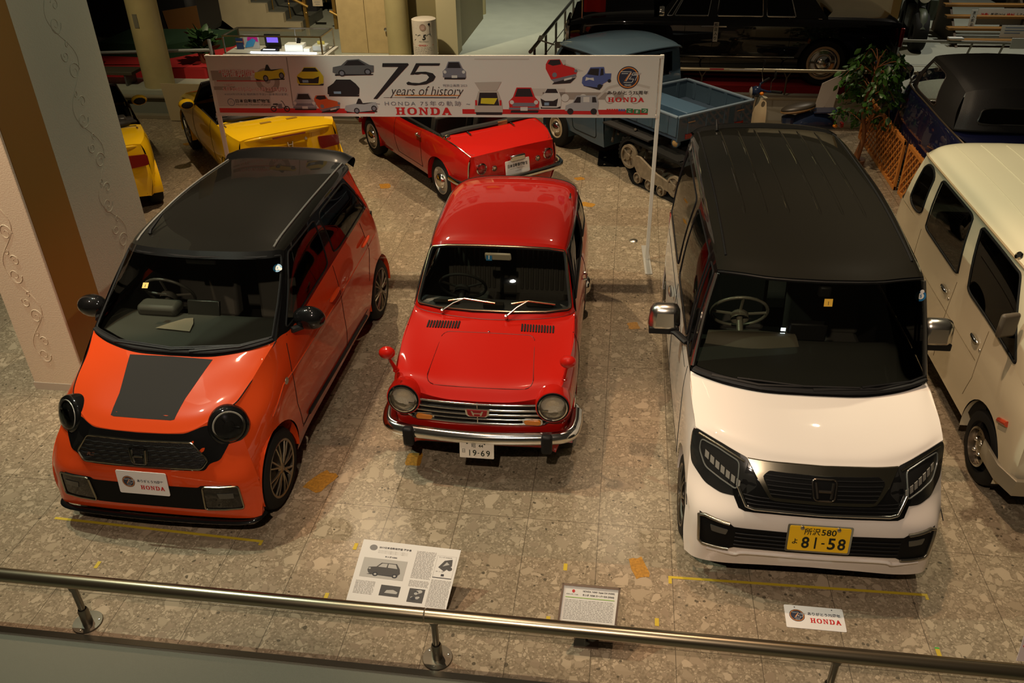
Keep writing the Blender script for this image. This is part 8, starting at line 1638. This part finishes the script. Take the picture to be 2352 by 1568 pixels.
# ---------------------------------------------------------------- barriers of the raised hall
def low_barrier():
    o = empty('barrier_rail', (2.3, 12.78, .4)); tag(o, 'pale horizontal barrier rail in front of the red platform', 'railing'); m = mat('rail_cream', (.50, .44, .30), .35, .6); mb = MB(); mb.tube([(-3.1, 0, .375), (2.3, 0, .365)], .026, 12); mb.build('rail_tube', m, o)
    for x in (-1.2, .01, 1.22): mb = MB(); mb.tube([(x, 0, .02), (x, 0, .27)], .013, 8); mb.tube([(x, 0, .26), (x-.05, 0, .35)], .009, 6); mb.tube([(x, 0, .26), (x+.05, 0, .35)], .009, 6); mb.build('post', mat('post_dark', (.10, .075, .05), .5, .5), o)
    mb = MB(); mb.box((-1.0, -.027, .382), (.20, .003, .022)); mb.box((-.62, -.027, .380), (.40, .003, .020), mi=1); mb.build('rail_sticker', [mat('sticker_pink', (.55, .06, .08), .5), whitem], o)
low_barrier()
def corridor_rail():
    o = empty('corridor_railing', (-1.15, 14.6, .4)); tag(o, 'dark steel railing running back along the corridor beside the limousine', 'railing'); m = mat('rail_steel', (.16, .16, .14), .35, .8); mb = MB(); mb.tube([(-.28, -1.9, .60), (.18, 3.4, .60)], .028, 10); mb.build('rail_tube', m, o); mb = MB(); mb.tube([(-.28, -1.9, .28), (.18, 3.4, .28)], .008, 6); mb.build('lower_wire', m, o)
    for k in range(6): y = -1.6+.95*k; x = -.25+.087*(y+1.6); mb = MB(); mb.tube([(x, y, 0), (x, y, .58)], .020, 8); mb.build('post', m, o)
    mb = MB(); mb.box((.13, -1.0, .50), (.24, .14, .015), np.array([[1, 0, 0], [0, .9, -.4], [0, .4, .9]])); mb.tube([(0, -1.0, .5), (-.2, -1.0, .56)], .012); mb.build('caption_plate', mat('plaque_pale', (.55, .52, .42), .4), o); mb = MB(); mb.box((-.20, -1.15, .635), (.07, .30, .01)); mb.build('caption_strip', mat('plaque_pale', (.55, .52, .42)), o)
corridor_rail()
def side_barrier():
    o = empty('side_barrier', (5.2, 14.75, .4)); tag(o, 'pale angled barrier rail behind the vintage car roof', 'railing'); m = mat('rail_grey2', (.22, .21, .17), .4, .6); mb = MB(); mb.tube([(-.85, 0, .38), (2.6, 0, .34)], .022, 10); mb.build('rail_tube', m, o)
    for x in (.20, .68): mb = MB(); mb.tube([(x, .05, 0), (x+.06, .0, .34)], .018, 8); mb.build('post', m, o)
    for x, w, h, z in ((-.02, .22, .02, .43), (1.03, .40, .16, .36)): mb = MB(); mb.box((x, -.02, z), (w, .12 if h < .1 else .02, h)); mb.build('caption_card', mat('card_pale', (.55, .55, .50), .5), o)
side_barrier()
# ---------------------------------------------------------------- motorcycle and slatted rack at the far right
def motorcycle():
    o = empty('motorcycle', (4.98, 16.35, .4), .12); tag(o, 'dark olive motorcycle parked behind the tail of the limousine', 'motorcycle'); ol = mat('olive_paint', (.035, .045, .022), .5, 0, .3); bk = blackpl
    for v, nm in ((-.62, 'front_wheel'), (.62, 'rear_wheel')):
        t = tyre(o, 0, v, .31, .31, .22, .11, 1, nm); mb = MB()
        for k in range(12): a = k*math.pi/6; mb.tube([A(0, v, .31), A(0, v+.23*math.cos(a), .31+.23*math.sin(a))], .005, 4)
        mb.build('wheel_spokes', satin, t)
    mb = MB(); mb.tube(cr([(0, -.40, .75), (0, -.15, .85), (0, .10, .80)], 5), [.08, .10, .12, .13, .13, .13, .12, .12, .11, .10, .08], 12); mb.build('fuel_tank', ol, o, smooth=60); mb = MB(); mb.box((0, .38, .78), (.24, .55, .09)); mb.build('saddle', bk, o, bevel=.03); mb = MB(); mb.box((0, 0, .45), (.26, .45, .35)); mb.build('engine', mat('engine_grey', (.08, .08, .075), .5, .5), o, bevel=.04)
    mb = MB(); mb.tube([(-.07, -.62, .31), (-.07, -.42, .92)], .022); mb.tube([(.07, -.62, .31), (.07, -.42, .92)], .022); mb.build('fork', bk, o); mb = MB(); mb.tube([(-.36, -.28, .98), (-.2, -.40, .95), (.2, -.40, .95), (.36, -.28, .98)], .014); mb.build('handlebar', bk, o); mb = MB(); mb.lathe([(.09, .08), (.10, .0), (.08, -.01), (.0005, .0)], A(0, -.56, .86), (0, 1, 0), 20); mb.build('headlamp', mat('lamp_reflector', (.72, .66, .56)), o)
    for s in (-1, 1): mb = MB(); mb.box((s*.30, .42, .52), (.16, .46, .36)); mb.build('side_case', ol, o, bevel=.03)
    mb = MB(); mb.tube(cr([(0, -.90, .40), (0, -.75, .62), (0, -.5, .66)], 5), .06, 8, flat=.4); mb.build('mudguard', ol, o)
    mb = MB(); mb.tube([(.05, .1, .25), (.22, .15, .005)], .014); mb.build('kick_stand', bk, o)
motorcycle()
def slat_rack():
    o = empty('slatted_stand', (6.55, 16.6, .4)); tag(o, 'stepped brown slatted display stand at the far upper right', 'stand'); m = mat('slat_brown', (.23, .11, .02), .55)
    for k in range(6): mb = MB(); mb.box((.3, -.5+.22*k, .10+.155*k), (2.6, .16, .045)); mb.build('slat', m, o, bevel=.006)
    for x in (-.9, .3, 1.5): mb = MB(); mb.prism([A(x, -.62, 0), A(x, .85, 0), A(x, .85, .92), A(x, .62, .88)], (.04, 0, 0)); mb.build('side_frame', mat('frame_umber', (.06, .035, .012), .7), o, smooth=0)
    def card(nm, x, y, z, w, h, t, lb, colr=None):
        q = empty(nm, (6.55+x, 16.6+y, .4+z)); tag(q, lb, 'sign'); mb = MB(); mb.box((0, 0, h/2), (w, .012, h)); mb.build('board', mat('card_pale', (.55, .55, .5)), q); pl = Plane(A(-w/2, -.0075, 0), A(1, 0, 0), A(0, 0, 1)); mb = MB(); t(pl, mb); mb.build('board_lettering', [mat('print_dark', (.035, .035, .04)), redink, mat('print_bluegrey', (.15, .2, .3), .5)], q, smooth=0)
    card('warning_sign', .12, -.02, .27, 1.15, .27, lambda pl, mb: (pl.text(mb, '注意!', .05, .10, .13, .10, bold=.03, mi=1), pl.text(mb, '階段には', .22, .10, .24, .10, bold=.02), pl.text(mb, '絶対', .48, .10, .13, .10, bold=.03, mi=1), pl.text(mb, '上らないで下さい', .63, .10, .48, .10, bold=.02)), 'long white warning sign with red and black characters on the slatted stand')
    card('caption_sign', .10, -.42, .14, .50, .20, lambda pl, mb: [pl.rect(mb, .06, .155-.045*k, .44-.06*k, .172-.045*k, .001, 2) for k in range(3)], 'white caption sign with grey lines low on the slatted stand')
    card('narrow_sign', -.60, -.25, .26, .10, .30, lambda pl, mb: [pl.text(mb, ch, .05, .255-.065*k, h=.05, bold=.03, center=True) for k, ch in enumerate('立入禁止')], 'narrow upright white sign with black characters on the slatted stand')
slat_rack()
slab('wall_partition', 2.2, 15.6, 4.35, 15.8, .4, 3.5, mat('wall_tan', (.42, .35, .21))); slab('wall_partition', 4.35, 15.55, 4.47, 15.85, .4, 3.5, mat('partition_brown', (.22, .13, .03), .5))
o = empty('floor_cap', (.175, 8.48, 0)); tag(o, 'small shiny round metal cap on the floor beside the right banner foot', 'cap'); mb = MB(); mb.lathe([(.0005, .016), (.03, .014), (.045, .004), (.045, 0)], A(0, 0, 0), (0, 0, 1), 20); mb.build('cap', satin, o)
